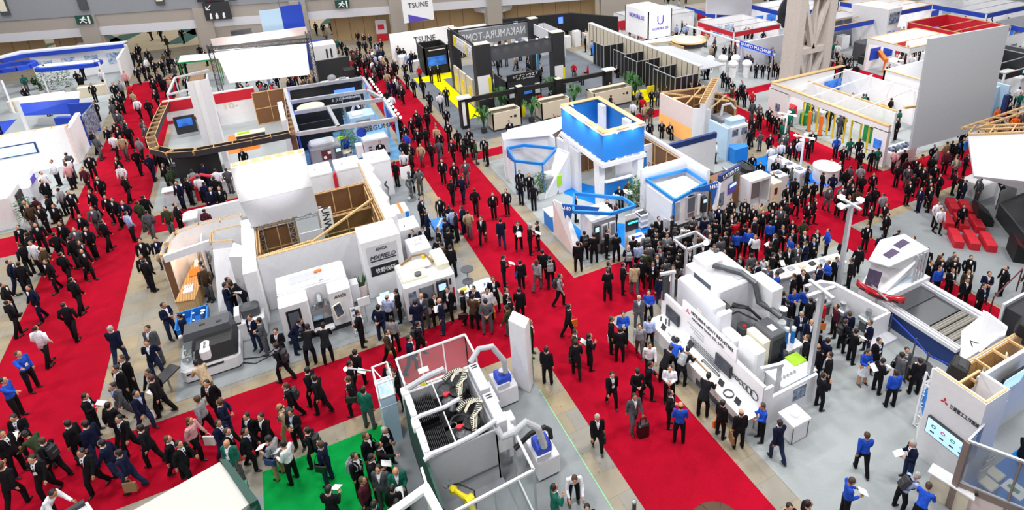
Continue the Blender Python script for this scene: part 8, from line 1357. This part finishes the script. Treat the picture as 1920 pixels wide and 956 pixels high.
# ---------------- where the people stand: head positions read from the photo, dropped to the floor ----------------
# tile key, then x,y (tile coordinates), pose, facing, outfit, bag, hair
CROWD = {
'00': "1025,350,W,s,k;1005,390,W,s,k;1095,385,W,s,k;1040,430,W,s,k;1085,450,S,e,w;1125,425,S,w,k;1015,515,W,s,k;1145,475,S,s,k;1195,460,W,s,k;1245,435,W,n,k;1275,440,S,n,k;1330,450,S,e,k;1370,460,S,w,k;1060,490,S,s,k;1120,560,W,n,k;1180,560,S,s,k;1215,600,W,n,k;1265,600,R,s,t;1300,560,S,w,k;1140,610,W,se,k;1290,500,S,s,g;1015,755,W,s,w;1100,770,W,n,k;1155,690,W,s,k;1235,290,W,n,o;1350,230,W,s,k;1110,210,W,s,k;1185,215,W,s,k;955,410,W,n,k;925,550,S,s,p;890,625,S,s,c;845,640,S,se,k;960,650,S,w,r;985,700,S,n,t;680,640,S,s,k;600,580,S,w,k;240,575,Z,e,k;170,655,Z,e,k;750,540,S,s,w;840,740,S,s,k;830,790,S,w,g;890,720,S,s,k;870,770,W,s,k;700,775,S,s,k;680,840,B,e,g;880,850,W,s,g;1060,915,W,n,g;860,935,S,s,k;930,925,W,e,k;1380,590,S,s,k",
'01': "755,240,W,s,k;800,255,W,s,k;845,260,W,s,k;765,305,W,n,k;810,315,W,s,k;850,380,W,n,k;895,315,S,s,k;930,300,S,s,k;600,295,W,s,G;630,305,W,s,k;670,350,W,n,k;715,370,S,s,m;755,420,W,n,k;725,400,S,s,o;800,445,W,s,k;735,465,W,n,k;820,520,W,s,k;905,465,W,s,k;875,495,W,n,k;930,410,W,n,w;970,475,W,s,k;1040,470,W,n,k;1105,475,W,s,k;965,535,W,s,k;1000,515,S,s,k;1120,545,W,n,k;870,560,W,s,k;1035,580,S,e,w;1170,600,S,n,k;1085,650,W,s,k;975,685,W,n,k;1010,720,W,n,w;1195,840,W,s,k;1065,880,W,n,k;1050,910,W,s,k;1160,895,W,s,k;1215,870,W,n,k;1110,940,W,s,k;1335,935,S,e,r;1430,915,S,s,k;1300,500,W,s,k;1355,490,S,s,k;1240,605,W,n,k;1215,500,R,s,r;1415,660,S,s,k;1290,700,W,n,k;1370,705,W,n,w,c;1275,780,W,s,k;1270,840,W,n,k;1415,815,S,s,k;1105,370,S,n,k;1150,380,S,s,k;1185,400,S,w,k;1060,250,S,s,k;1100,255,S,s,k;1185,270,S,s,k;1235,275,S,s,k;735,110,W,s,k;640,140,W,s,k;665,130,W,n,k;690,150,W,s,k;570,120,W,s,k;495,180,W,s,k;555,165,W,s,o;440,170,W,n,k;515,220,W,s,t;720,515,S,s,k;765,390,W,s,k",
'02': "460,470,Z,s,r;475,520,Z,e,g;565,480,Z,w,r;525,530,Z,s,c;780,480,Z,s,k;205,690,S,n,r;300,670,S,s,k;730,610,S,s,k;905,760,S,s,w;1050,660,W,s,k;1085,655,W,s,g;1130,670,W,n,k;990,780,W,s,t;1035,790,W,n,o;1030,905,Z,s,k;1120,900,Z,s,k;1180,915,Z,s,k;1295,385,S,s,k;1515,320,S,s,k;1590,330,S,s,k;1625,335,S,e,k;1640,400,S,s,k;1680,390,S,s,k;1755,400,S,s,k;1785,410,S,s,k;1830,460,S,s,k;1880,460,S,s,k;1560,530,S,s,k;1605,550,S,s,k;1650,600,S,s,k;1725,610,S,s,k;1690,645,S,s,k;1745,660,S,s,k;1800,680,S,s,r;1800,760,S,s,m;1850,770,S,s,g;1860,820,S,s,k;1810,880,W,s,k;1790,935,W,n,k;1730,900,S,s,k;1640,730,S,s,k;1720,590,S,s,l",
'03': "15,800,S,s,k;30,830,S,s,k;70,850,S,s,k;110,840,S,s,w;175,790,S,s,G;345,760,S,s,k;575,850,S,n,k;550,400,S,s,k;585,405,S,s,k;615,410,S,s,k;625,450,S,s,g;910,350,S,s,k;960,400,S,s,r;1000,410,S,s,o;1030,410,S,s,m;1100,350,S,s,k;1150,355,S,s,k;1740,690,S,s,k;1800,750,S,s,k;1830,800,S,s,k;1690,780,S,s,O;1860,860,S,s,O;20,470,S,s,k;50,450,S,s,k;80,475,S,s,k;640,690,S,s,w;600,745,S,s,g",
'10': "685,45,W,n,k;715,85,W,n,g;795,15,W,s,k;840,80,W,n,w;905,90,W,s,t;1030,95,W,n,c;1010,190,W,n,k,y;1120,110,W,n,k;1110,230,W,n,n,d;1190,200,S,w,k;1215,205,S,n,k;875,245,W,s,k;895,300,W,s,w,u;925,385,W,n,k,u;660,230,W,se,k;620,320,W,s,m;735,400,W,s,k;680,500,W,s,k;790,530,W,s,k;850,560,W,s,k;925,585,W,s,n;1075,540,W,n,k;1030,580,W,n,q;1095,645,W,n,g,k;690,620,S,s,g;765,720,W,n,k,u,g;1245,625,S,s,q;1330,590,S,e,k;1330,430,S,s,n;1385,405,S,n,k;515,505,W,se,k;605,680,R,s,k;945,660,P,ne,l,k;500,220,S,w,g;500,262,S,w,w;390,268,S,s,w;460,312,B,w,p;360,365,B,e,w;370,440,B,e,k;260,545,S,n,m;195,575,S,s,k;210,605,S,e,o;300,605,S,s,k;350,530,S,w,k;400,495,B,w,c;405,600,S,s,k;145,760,S,s,k;205,820,S,w,k;270,750,W,se,k,u;460,740,W,s,k;410,825,W,n,k;565,785,S,s,g;650,780,S,s,k;525,850,S,w,k;590,880,S,e,k;170,895,R,w,k;230,890,S,s,w;310,925,S,e,o;1055,870,S,s,k;1165,850,S,s,n;1530,640,S,n,m,,g;1480,760,Z,s,k;1380,860,Z,s,k;1710,715,Z,s,k;1625,735,Z,s,k;1435,340,S,n,c;1480,385,S,n,w,,C;1515,290,S,n,n;1555,250,S,s,k;1610,320,S,n,w;1690,310,S,n,g,k;1600,400,S,n,k;1525,430,S,n,n,y;1585,470,S,s,n;1225,300,S,s,k;1265,330,S,w,q;1805,170,Z,s,k;880,15,W,s,k;950,5,W,n,k;1085,0,W,s,g;1630,470,S,s,k",
'11': "1120,50,S,s,b;1095,110,W,n,k,x;1150,130,W,s,k,y;1150,195,S,w,k;1225,130,R,s,t;1265,15,W,n,k;1300,120,W,n,k,y;1205,20,W,s,k;1370,40,W,s,k;1360,100,W,n,g,y;1460,105,W,s,k;1385,250,W,s,k,x;1345,0,W,s,t;1475,275,R,s,k,,g;1560,255,W,s,g,,g;1545,110,W,n,k;1635,110,S,e,q;1700,85,S,s,k,u;1720,120,S,w,k;1560,60,S,n,k;1610,70,S,s,k;1455,395,W,n,k,e;1535,380,W,n,n;1630,470,W,n,k;1765,495,S,s,k;1865,470,R,s,k;1680,675,W,s,k,x;1825,695,W,n,n;1535,600,S,w,n;1580,630,W,n,t;1480,650,S,w,k;1415,600,S,n,k;1440,630,S,n,l,c;1365,575,B,s,k;1225,545,P,e,k;1300,635,S,e,n,,b;1210,330,S,nw,g;1170,780,S,s,k;1250,770,S,s,k;1360,765,S,e,k;1430,770,S,n,k;1410,700,S,w,n;1360,840,S,n,k;1450,905,S,n,k,d;1390,870,S,w,o;620,80,F,s,b;925,120,S,s,k;1015,275,S,n,k;1150,310,S,s,k;1500,20,W,n,k;1590,15,W,s,k;1100,190,W,s,w",
'12': "55,325,S,s,k;60,395,S,n,k;125,350,S,s,k;155,435,S,n,k;40,715,R,s,k;130,740,R,e,k,,g;185,710,S,w,k;245,945,W,n,k;490,865,P,n,k;550,785,S,n,k,k;600,800,S,n,k,d;705,765,S,e,k;780,795,S,n,k,x;905,820,S,n,k;880,890,S,n,n,c,bg;1095,680,S,s,k;1045,740,S,n,k;990,760,S,n,c,k;1200,655,S,w,k;1225,720,S,n,k,k;1155,750,S,n,k;1295,735,S,n,w,k;1345,700,S,n,k;1440,665,S,n,n;1355,665,S,n,g;1500,600,S,e,g;1540,580,S,s,n;1470,720,S,s,g;1385,740,S,w,k;1540,700,S,n,k;1600,710,S,n,k;1620,570,S,n,k,c;1660,600,S,s,k;1640,530,S,s,k;1745,535,S,s,k,,g;1730,600,S,s,k;1815,575,S,s,k;1850,565,S,w,t;1820,680,S,w,k,,bg;1725,720,S,n,k;1690,705,S,n,r;1770,760,S,s,b,,L;1670,780,S,n,b;1815,805,P,s,w;1525,775,S,n,k;1440,865,S,s,k;1390,800,S,n,o;1375,840,S,s,k;1160,800,S,s,c;1170,850,S,n,k;1085,820,S,n,k;1040,870,S,n,g;975,875,S,n,l;1015,940,S,n,q;1220,840,S,s,n;1290,850,S,n,k;1330,930,S,s,k;1470,935,S,n,k;1115,915,S,s,g;1060,780,S,n,k;520,530,B,e,k;710,545,S,s,k;775,575,S,w,m;800,435,Z,s,k;870,395,Z,s,o;1020,260,S,s,w;1525,100,S,e,w;1800,190,S,s,k;1860,245,S,s,k;1780,0,S,n,k;1860,15,S,n,g;1600,780,S,w,k;1560,830,S,n,g;1250,930,S,n,k;1400,930,S,e,k;1640,860,S,n,k;1880,620,S,s,k;1330,780,S,n,k;1480,790,S,s,k;1190,930,S,n,k;1640,650,S,s,k;1590,620,S,e,k;1500,880,S,s,c;1105,850,S,w,k;1240,780,S,n,c;1560,900,S,s,k",
'13': "25,125,S,n,w;105,95,S,s,w;120,40,S,s,g;170,100,S,s,k;225,60,S,s,k;240,75,W,s,w;315,70,S,s,k;340,20,S,s,k;520,60,S,n,b,,C;570,130,S,s,k;625,70,S,n,G;690,75,S,n,k;705,150,S,n,k;785,155,S,n,k;830,140,S,n,G;965,155,V,ne,p;1020,155,S,n,k,k;1045,215,S,n,m;985,265,S,n,k;1110,215,S,s,k;1170,190,S,e,r;1285,155,S,s,c,u;1335,165,S,s,m;1250,120,S,s,k;1350,100,S,n,t;1385,85,S,n,k;1410,110,S,n,k;1470,70,S,s,k;1495,185,S,e,k;1420,210,S,n,c;1430,330,S,e,k;1450,345,S,e,k;1475,370,S,w,n;1600,370,F,w,g;1280,545,S,s,w,,LK;1305,590,W,s,w,,LK;1540,580,W,s,k;1175,435,S,w,n;1215,430,S,w,k;1220,345,S,s,k;1260,260,S,s,k;1105,330,S,n,k,u;1055,270,S,s,g;1065,390,S,s,k;1260,400,S,s,k;795,325,W,s,k,u;700,275,S,n,c;705,350,S,n,k;480,335,S,n,n;430,325,S,e,k;460,430,W,s,g;540,470,S,s,k,u;610,500,S,s,k;640,430,S,s,k;620,390,S,w,k;740,465,S,n,k;810,435,S,n,k;870,475,W,n,c;895,560,S,w,k;905,625,S,w,k;785,575,S,w,k;750,710,S,s,k;860,785,S,n,n,,bg;980,760,S,n,k;1095,800,S,w,g;490,230,Z,s,k;515,235,Z,s,k;620,270,W,n,g;645,350,S,w,k;20,40,S,s,k;90,295,S,n,k;50,320,S,s,g;110,200,S,s,w;145,430,W,s,k;205,375,S,n,k;225,470,W,s,k;285,410,S,n,k;350,390,S,n,k;350,525,W,se,k;310,545,W,s,k;120,510,S,s,k;45,530,W,s,k;145,560,S,n,k;75,650,S,s,k;130,650,S,n,k;185,680,S,s,k;260,690,S,n,q;115,725,S,s,k;185,755,S,s,k;20,700,S,n,b;175,815,S,w,b;275,775,F,s,k,,bg;365,765,S,s,k;455,755,S,w,b,,LK;480,870,S,s,k;245,895,S,s,g;395,890,S,s,k;345,865,S,w,n;125,905,S,s,k;690,880,W,n,k;1200,885,S,s,k;1310,935,S,w,o;1400,930,S,s,g;265,260,S,n,l;300,290,S,e,k;20,870,S,n,k;60,800,S,w,k;1230,200,S,n,k;1180,290,S,w,k;1140,260,S,s,k;1300,330,S,w,k;590,300,S,n,k;660,440,S,n,o;100,590,S,s,g;30,610,S,s,k;580,420,S,s,g;160,290,S,w,g;85,210,S,s,k;140,30,S,s,g",
'20': "75,75,W,e,n;25,240,S,e,k;230,270,W,s,n;540,210,W,n,k;485,400,W,n,k,x;280,580,W,n,w,d;830,575,W,n,n,,g;150,765,O,e,b;1115,575,S,s,g;1105,670,S,s,n;1235,390,F,e,n;1355,400,S,w,n;925,800,S,s,k;880,880,S,s,k;1130,900,W,s,k;1060,20,S,s,k;1080,60,S,n,k,d;1215,-15,W,n,t;1700,140,S,e,q;1680,245,R,e,n;1570,95,F,s,o;1495,100,S,w,c;1810,215,B,w,k;1880,475,S,s,n;1490,815,B,nw,t;350,60,W,s,k;460,15,W,n,k;610,-20,W,e,k;150,90,S,n,k;60,370,W,n,k;1440,-20,S,s,c",
'21': "20,495,S,w,g;150,575,F,s,k;165,695,W,w,k,k;325,495,B,e,n;395,555,B,n,k;525,540,B,n,k;760,440,A,e,k;735,735,W,n,k;690,815,S,e,k;400,880,W,w,k;915,405,S,n,n;995,305,S,n,l,,b;1075,265,S,w,k;1010,480,S,n,c;970,565,W,e,o,f;1135,635,W,e,n;1200,520,W,e,k,k;1210,290,S,s,g,,b;1200,350,S,n,n;1330,300,R,s,k;1375,350,S,w,n,,b;1435,250,W,s,k;1540,280,S,w,k,x;1625,250,S,s,n;1615,320,S,n,o,x;1715,355,S,n,g;1725,265,S,s,w,y;1770,190,S,s,k;1870,265,S,e,k,u;1905,300,W,w,k;1840,10,R,e,k;1010,860,W,s,k;1880,390,W,w,q",
'22': "60,45,W,n,k,v;180,40,W,n,c,,L;262,0,W,n,k,c;350,155,W,e,c,k;415,380,W,e,k,y;40,275,W,n,k;720,50,S,e,k;715,115,S,n,k;845,65,S,e,k;930,60,W,n,t;955,305,S,s,g,,g;1015,275,F,s,b;740,480,S,e,k,u;830,435,S,s,b;805,550,S,n,k;955,515,W,s,c;1030,655,W,s,w;1105,430,S,n,l,e;1265,650,B,ne,b;1315,680,B,ne,k,c;1190,680,B,ne,k;460,565,S,e,o;475,655,W,n,k,d;575,600,P,e,k;255,710,S,n,k;130,510,S,e,k;745,875,W,s,k;940,855,A,n,k;1020,810,W,e,k;1180,840,S,s,w;1480,920,B,ne,k;1110,150,W,n,n;1305,125,S,n,b;1045,30,W,s,k;1120,60,W,n,k;1170,60,S,s,o;1240,10,S,n,k;1285,60,S,n,c,c;1350,0,S,n,k;1140,25,S,n,g;1780,90,S,w,k;1720,0,S,s,k;1800,10,S,n,g;1850,40,S,w,n;1000,40,S,n,k;1075,10,W,s,k;1690,50,S,n,k",
'23': "45,100,R,w,b;85,30,S,s,w,k;170,75,S,s,k;230,120,S,w,k;315,100,B,w,k,,b;350,0,S,w,b;400,60,S,w,n;455,15,S,s,k;180,10,R,s,k;100,10,S,e,k;125,285,S,e,n;145,325,S,n,k,d;195,250,S,s,b;290,245,S,n,b;345,330,S,n,k;445,345,S,w,r,y;260,430,S,s,n,,g;320,480,S,s,n,,b;510,370,S,w,m;595,425,S,e,k,k;675,385,S,n,n;770,480,S,w,n;655,555,R,e,k,d;830,625,S,s,k;440,630,S,e,n;435,735,P,w,k;375,850,P,e,k;190,690,S,n,n,,bg;290,655,S,w,k;275,725,S,n,k,,b;340,560,P,s,k;850,765,R,e,k;750,710,R,s,b,,LK;960,870,S,n,b;1055,705,S,e,g,d;1105,665,S,s,g;1130,770,S,n,k;1385,550,B,w,b;1220,90,S,s,b;1240,45,S,s,k;1305,0,S,s,k;1385,85,F,s,k;1395,0,F,s,k;1505,95,S,s,o;1520,0,S,s,k;1495,160,S,s,k;1655,120,F,s,n;1615,210,S,s,k;1790,70,A,w,k;680,50,S,w,k;1900,125,B,w,o;20,150,S,e,k;130,60,S,s,g",
'30': "630,130,R,e,k;805,200,W,n,k;860,50,W,s,g;1015,110,W,e,n,u;1140,-20,W,w,k;120,290,R,s,k;515,335,S,w,k;655,355,S,w,n;905,285,W,s,k;1065,360,W,w,k;690,520,W,s,k;905,545,W,w,n,e;1250,450,W,e,k;1325,480,W,e,k,d;200,440,B,w,q;330,455,W,w,k,k;260,590,W,s,k;15,670,W,n,k;400,855,B,e,w;1410,305,W,e,p,u,L;1490,155,W,w,c;1555,25,W,s,k;1625,320,W,e,n,v;1650,170,S,w,n;1690,380,W,e,k,u;1720,465,S,s,G,,b;1800,400,W,e,k;1885,260,W,s,k;40,30,O,e,b;720,505,W,w,n;30,430,S,e,k",
'31': "235,35,W,w,k,k;190,190,W,w,t,k,b;265,240,S,s,k;15,265,W,s,k;110,445,R,w,c,v;215,480,R,w,w;395,370,W,w,k,k;490,495,P,w,n,d;540,840,S,n,k;850,440,S,e,k,d;880,525,R,e,k;745,570,S,e,k,c;800,755,S,e,m;940,675,S,s,g;1045,395,S,e,k,,g;1140,640,S,s,G,,b;805,90,S,n,G;440,-20,W,w,k;700,-10,W,w,k,d;1060,830,S,n,k;1170,810,S,n,n;880,925,S,n,k;1040,0,S,s,k;960,430,O,e,k",
'32': "910,105,W,s,g,s;1180,75,S,e,k;1260,190,S,n,b,,b;635,255,W,s,k,x,g;1575,150,S,ne,k,y;1730,220,S,n,k,e,b;1825,115,R,w,b;295,810,P,e,G;455,735,B,s,w;560,950,S,s,k",
'33': "95,315,W,n,n;745,400,W,n,b;1095,460,R,w,n,,g;615,740,R,e,b;1125,700,B,e,l,k,g;1200,770,B,ne,b;1880,370,Z,e,k;190,935,S,s,k;265,925,S,e,k",
}
rnd = random.Random(11); PP = []
for t, s in CROWD.items():
    ox = 480*int(t[1]); oy = 716 if t[0] == '3' else 240*int(t[0])
    for e in s.split(';'):
        q = e.split(','); hx = ox+float(q[0])*480/1912; hy = oy+float(q[1])*480/1912
        pose, fc, fit = q[2:5]; bag = q[5] if len(q) > 5 else ''; hair = q[6] if len(q) > 6 else ''
        hz = {'Z': 1.22, 'B': 1.42}.get(pose, 1.57); g = G(hx, hy, hz)
        if pose == 'B':
            a = facing(fc); g.x -= .35*math.sin(a); g.y += .35*math.cos(a)
        if not (-45 < g.x < 75 and 2 < g.y < 110): continue
        if pose in 'S' and rnd.random() < .35: pose = rnd.choice('FFAR' if fit in 'kng' else 'FR')
        if pose == 'W' and rnd.random() < .5: pose = 'V'
        PP.append([g.x, g.y, 0, facing(fc)+rnd.uniform(-.35, .35), pose, fit, bag, hair, rnd.uniform(.96, 1.04)*max(.88, min(1.09, 1.05-.006*g.x)), rnd, (hx, hy)])
# solid things nobody can stand inside: x0, y0, x1, y1
for _ in range(60):
    for i, a in enumerate(PP):
        for b in PP[i+1:]:
            dx, dy = b[0]-a[0], b[1]-a[1]
            if abs(dx) < .52 and abs(dy) < .52:
                d = math.hypot(dx, dy) or .01
                if d < .52: k = (.53-d)/2/d; a[0] -= dx*k; a[1] -= dy*k; b[0] += dx*k; b[1] += dy*k
    for a in PP:
        for (x0, y0, x1, y1) in BLOCKS:
            if x0-.25 < a[0] < x1+.25 and y0-.25 < a[1] < y1+.25:
                m = min((a[0]-x0+.25, 0, -1), (x1+.25-a[0], 0, 1), (a[1]-y0+.25, 1, -1), (y1+.25-a[1], 1, 1)); a[m[1]] += m[0]*m[2]*1.01
LAND = [(-8.2, 30, 'red aisle on the left'), (-11, 21, 'lower left corner of the red carpet'), (-13.5, 45, 'white booth with framed wall screen'), (-4, 20, 'cross aisle by the black machine'), (-4.5, 24, 'black and white machine'), (0, 22, 'white grinding machine'),
 (4.3, 21.8, 'white machine with blue screen'), (-4.8, 28.5, 'orange lit counter'), (-4, 30.5, 'wood framed meeting room'), (-5.5, 37.5, 'red cross aisle behind the white booth'), (6.3, 26.5, 'blue display table'), (9.2, 25, 'long red aisle below the blue box'), (9.2, 34, 'long red aisle beside the aluminium trusses'), (9.2, 46, 'red aisle beside the black booth'), (9, 58, 'far end of the red aisle'),
 (0, 15.5, 'green carpet'), (3, 19.5, 'glass guarded robot cell'), (9.2, 19.8, 'crossing of the red aisles'), (9.2, 13, 'red aisle right of the machining cell'), (11.7, 13, 'white exhibit counter'), (12.8, 21.8, 'white machine under the first blue sign'), (17, 20.6, 'open blue frame pavilion'), (20.5, 20.6, 'crowd before the glass fronted machine'), (17, 17.8, 'cross aisle behind the milling machine'),
 (17.5, 14, 'coolant filter and grey post'), (19.5, 12, 'red bumper display'), (16, 9, 'open grey carpet below the post'), (15.5, 6.5, 'white tower with wide screen'), (22.5, 15, 'spotlit exhibit table'), (24.2, 12, 'roller conveyor machine'), (30, 14.5, 'red bench cubes'), (33, 17.3, 'white stage desk'), (32, 20, 'hanging grey screen'), (30.5, 25, 'red aisle by the yellow safety posts'), (26.5, 27, 'long white display tables'), (24, 24, 'dark laser machine'),
 (13.5, 28, 'left open blue frame pavilion'), (15.5, 26.5, 'blue meeting counter'), (14, 48, 'yellow carpet path'), (20, 39, 'beige machines of the black booth'), (28, 41, 'black panelled rooms'), (36, 42, 'far white booths'), (-9, 80, 'foyer openings'), (-17, 68, 'blue canopied booth'), (4, 41, 'grey lathe under the trusses'), (5.5, 7, 'bottom edge by the wire fence'), (-12.5, 36, 'white booth at left with the plant'), (6, 64, 'foyer end of the red aisle'), (40, 30, 'white booth with the yellow posts'), (5.6, 32.5, 'jointed metal statue')]
PT_POSE = {'S': 'standing', 'W': 'walking', 'V': 'walking', 'F': 'with folded hands', 'R': 'reading', 'P': 'with hand raised', 'B': 'bending forward', 'Z': 'sitting', 'A': 'hands behind back', 'O': 'reaching out'}
PP.sort(key=lambda a: a[0]**2+a[1]**2)
near, far = PP[:300], PP[300:]
ORD = ['leftmost', 'second from left', 'third from left', 'fourth from left', 'fifth from left', 'sixth from left', 'seventh from left', 'eighth from left', 'ninth from left', 'tenth from left', 'eleventh from left', 'twelfth from left', 'thirteenth from left', 'fourteenth from left', 'fifteenth from left', 'sixteenth from left']
def trim(k, room):
    w = k.split()
    while len(w) > room:
        for a in ('the', 'a', 'with', 'of'):
            if a in w[4:]: w.pop(len(w)-1-w[::-1].index(a)); break
        else: w.pop()
    return ' '.join(w)
def uniq(keys, xs):
    keys = [trim(k, 13) for k in keys]
    g = {}
    for i, k in enumerate(keys): g.setdefault(k, []).append(i)
    out = [None]*len(keys)
    for k, ii in g.items():
        ii.sort(key=lambda i: xs[i])
        for n, i in enumerate(ii): out[i] = k if len(ii) == 1 else k+', '+ORD[min(n, 15)]
    return out
keys = []; bk = []; pk = []; xs = []
for a in near:
    lm = min(LAND, key=lambda l: (l[0]-a[0])**2+(l[1]-a[1])**2)[2]
    fit = FAB[a[5]][1]; hz_ = ' bald' if 'b' in a[7] else ' grey-haired' if 'g' in a[7] else ''
    wh = {'k': ' with backpack', 'c': ' with backpack', 'x': ' with case', 'd': ' with bag', 'u': ' with white bag', 'y': ' with orange bag', 's': ' with suitcase', 'e': ' with bag', 'v': ' with navy bag', 'f': ' with yellow bag'}.get(a[6], '')
    pz = PT_POSE[a[4]] if not wh else {'W': 'walking', 'V': 'walking'}.get(a[4], 'standing')
    keys.append(('%s person in %s %s%s near %s' % (hz_.strip(), fit, pz, wh, lm)).strip())
    bk.append('%s held by person in %s near %s' % (BAGS[a[6]], fit, lm) if a[6] else 'x'+str(len(bk))); pk.append('white paper held by person in %s near %s' % (fit, lm) if a[4] == 'R' else 'x'+str(len(pk))); xs.append(a[10][0])
k1, k2, k3 = uniq(keys, xs), uniq(bk, xs), uniq(pk, xs)
SEATS = []
for a, l, b, p in zip(near, k1, k2, k3):
    person(a[:10], l, b, p)
    if a[4] == 'Z': SEATS.append(a)
# ---- the far crowd, past the 300 nearest ----
def lod(b, x, y, z, rz, fit, s, pose):
    b.X = Matrix.Translation((x, y, z)) @ Matrix.Rotation(rz, 4, 'Z') @ Matrix.Scale(s, 4)
    j = 'fab_'+fit; t = 'tr_k' if fit in SHIRTS else 'fab_'+fit if fit in 'kng' else 'tr_g'
    sit = pose == 'Z'; d = -.42 if sit else 0
    st = .22 if pose in 'WV' else .03
    b.use(t)
    for sd, q in ((.09, st), (-.09, -st)):
        if sit: b.tube([(sd, 0, .47), (sd, -.4, .47), (sd, -.4, .05)], .07, 6)
        else: b.tube([(sd, 0, .9), (sd, -q*.4, .5), (sd, -q*.3 if q > 0 else -q*1.2, .05)], [.095, .07, .06], 6)
        b.use('leather').box(sd-.045, -.17-(.4 if sit else q*.6), 0, sd+.045, .07-(.4 if sit else q*.6), .07).use(t)
    b.use(j); ringloft(b, [((0, 0, .8+d), .17, .12, 0), ((0, 0, 1.12+d), .15, .11, 0), ((0, 0, 1.34+d), .19, .12, 0), ((0, 0, 1.45+d), .15, .08, 0), ((0, 0, 1.5+d), .06, .05, 0)], 8)
    for sd in (1, -1): b.tube([(sd*.2, 0, 1.4+d), (sd*.26, .02, 1.12+d), (sd*.22, -.12, .9+d)], [.065, .055, .045], 6); b.use('skin').sph((sd*.215, -.14, .86+d), .04, 5, 4).use(j)
    if fit in 'kng': b.use('fab_w').prism([(-.045, -.1), (.045, -.1), (.02, -.13), (-.02, -.13)], 1.3+d, 1.48+d)
    b.use('skin').sph((0, -.02, 1.6+d), (.075, .09, .115), 8, 6); b.use('hair_k').sph((0, .015, 1.635+d), (.082, .092, .09), 8, 5); b.X = None
b = MB('skin')
for a in far: lod(b, *a[:4], a[5], a[8], a[4])
# rows of visitors in the distant booths and aisles
r2 = random.Random(5)
ZN = [(31, 40, 44, 60, 60), (45, 39, 58, 50, 40), (29.8, 27, 32.4, 60, 30), (44.2, 22, 47.3, 60, 45), (47.8, 22, 56, 36, 45), (35, 18.6, 58, 21.3, 40), (34, 24, 43, 35, 25), (8, 50, 10.7, 66, 30), (-3, 56, 5, 60, 30), (17, 46, 24, 56, 20), (48, 52, 70, 75, 70), (56, 22, 75, 50, 70), (26, 14.8, 27, 15.2, 0), (-30, 60, -15, 75, 12), (17, 60, 36, 62, 18), (33.4, 40.5, 43, 42.5, 20), (12, 57.5, 16, 63, 20), (-10, 70, -4, 78, 10), (14, 36.4, 28, 38.3, 18)]
for (x0, y0, x1, y1, n) in ZN:
    for _ in range(n):
        x, y = r2.uniform(x0, x1), r2.uniform(y0, y1)
        if any(u-.2 < x < w_+.2 and v-.2 < y < t_+.2 for (u, v, w_, t_) in BLOCKS): continue
        lod(b, x, y, 0, r2.uniform(0, 6.3), r2.choice('kkkkkkkngwlocrGt'), r2.uniform(.94, 1.04), r2.choice('SSSW'))
b.thing('crowd', 'distant crowd of dark suited visitors filling the far aisles and booths', 'crowd', kind='stuff', smooth=True)
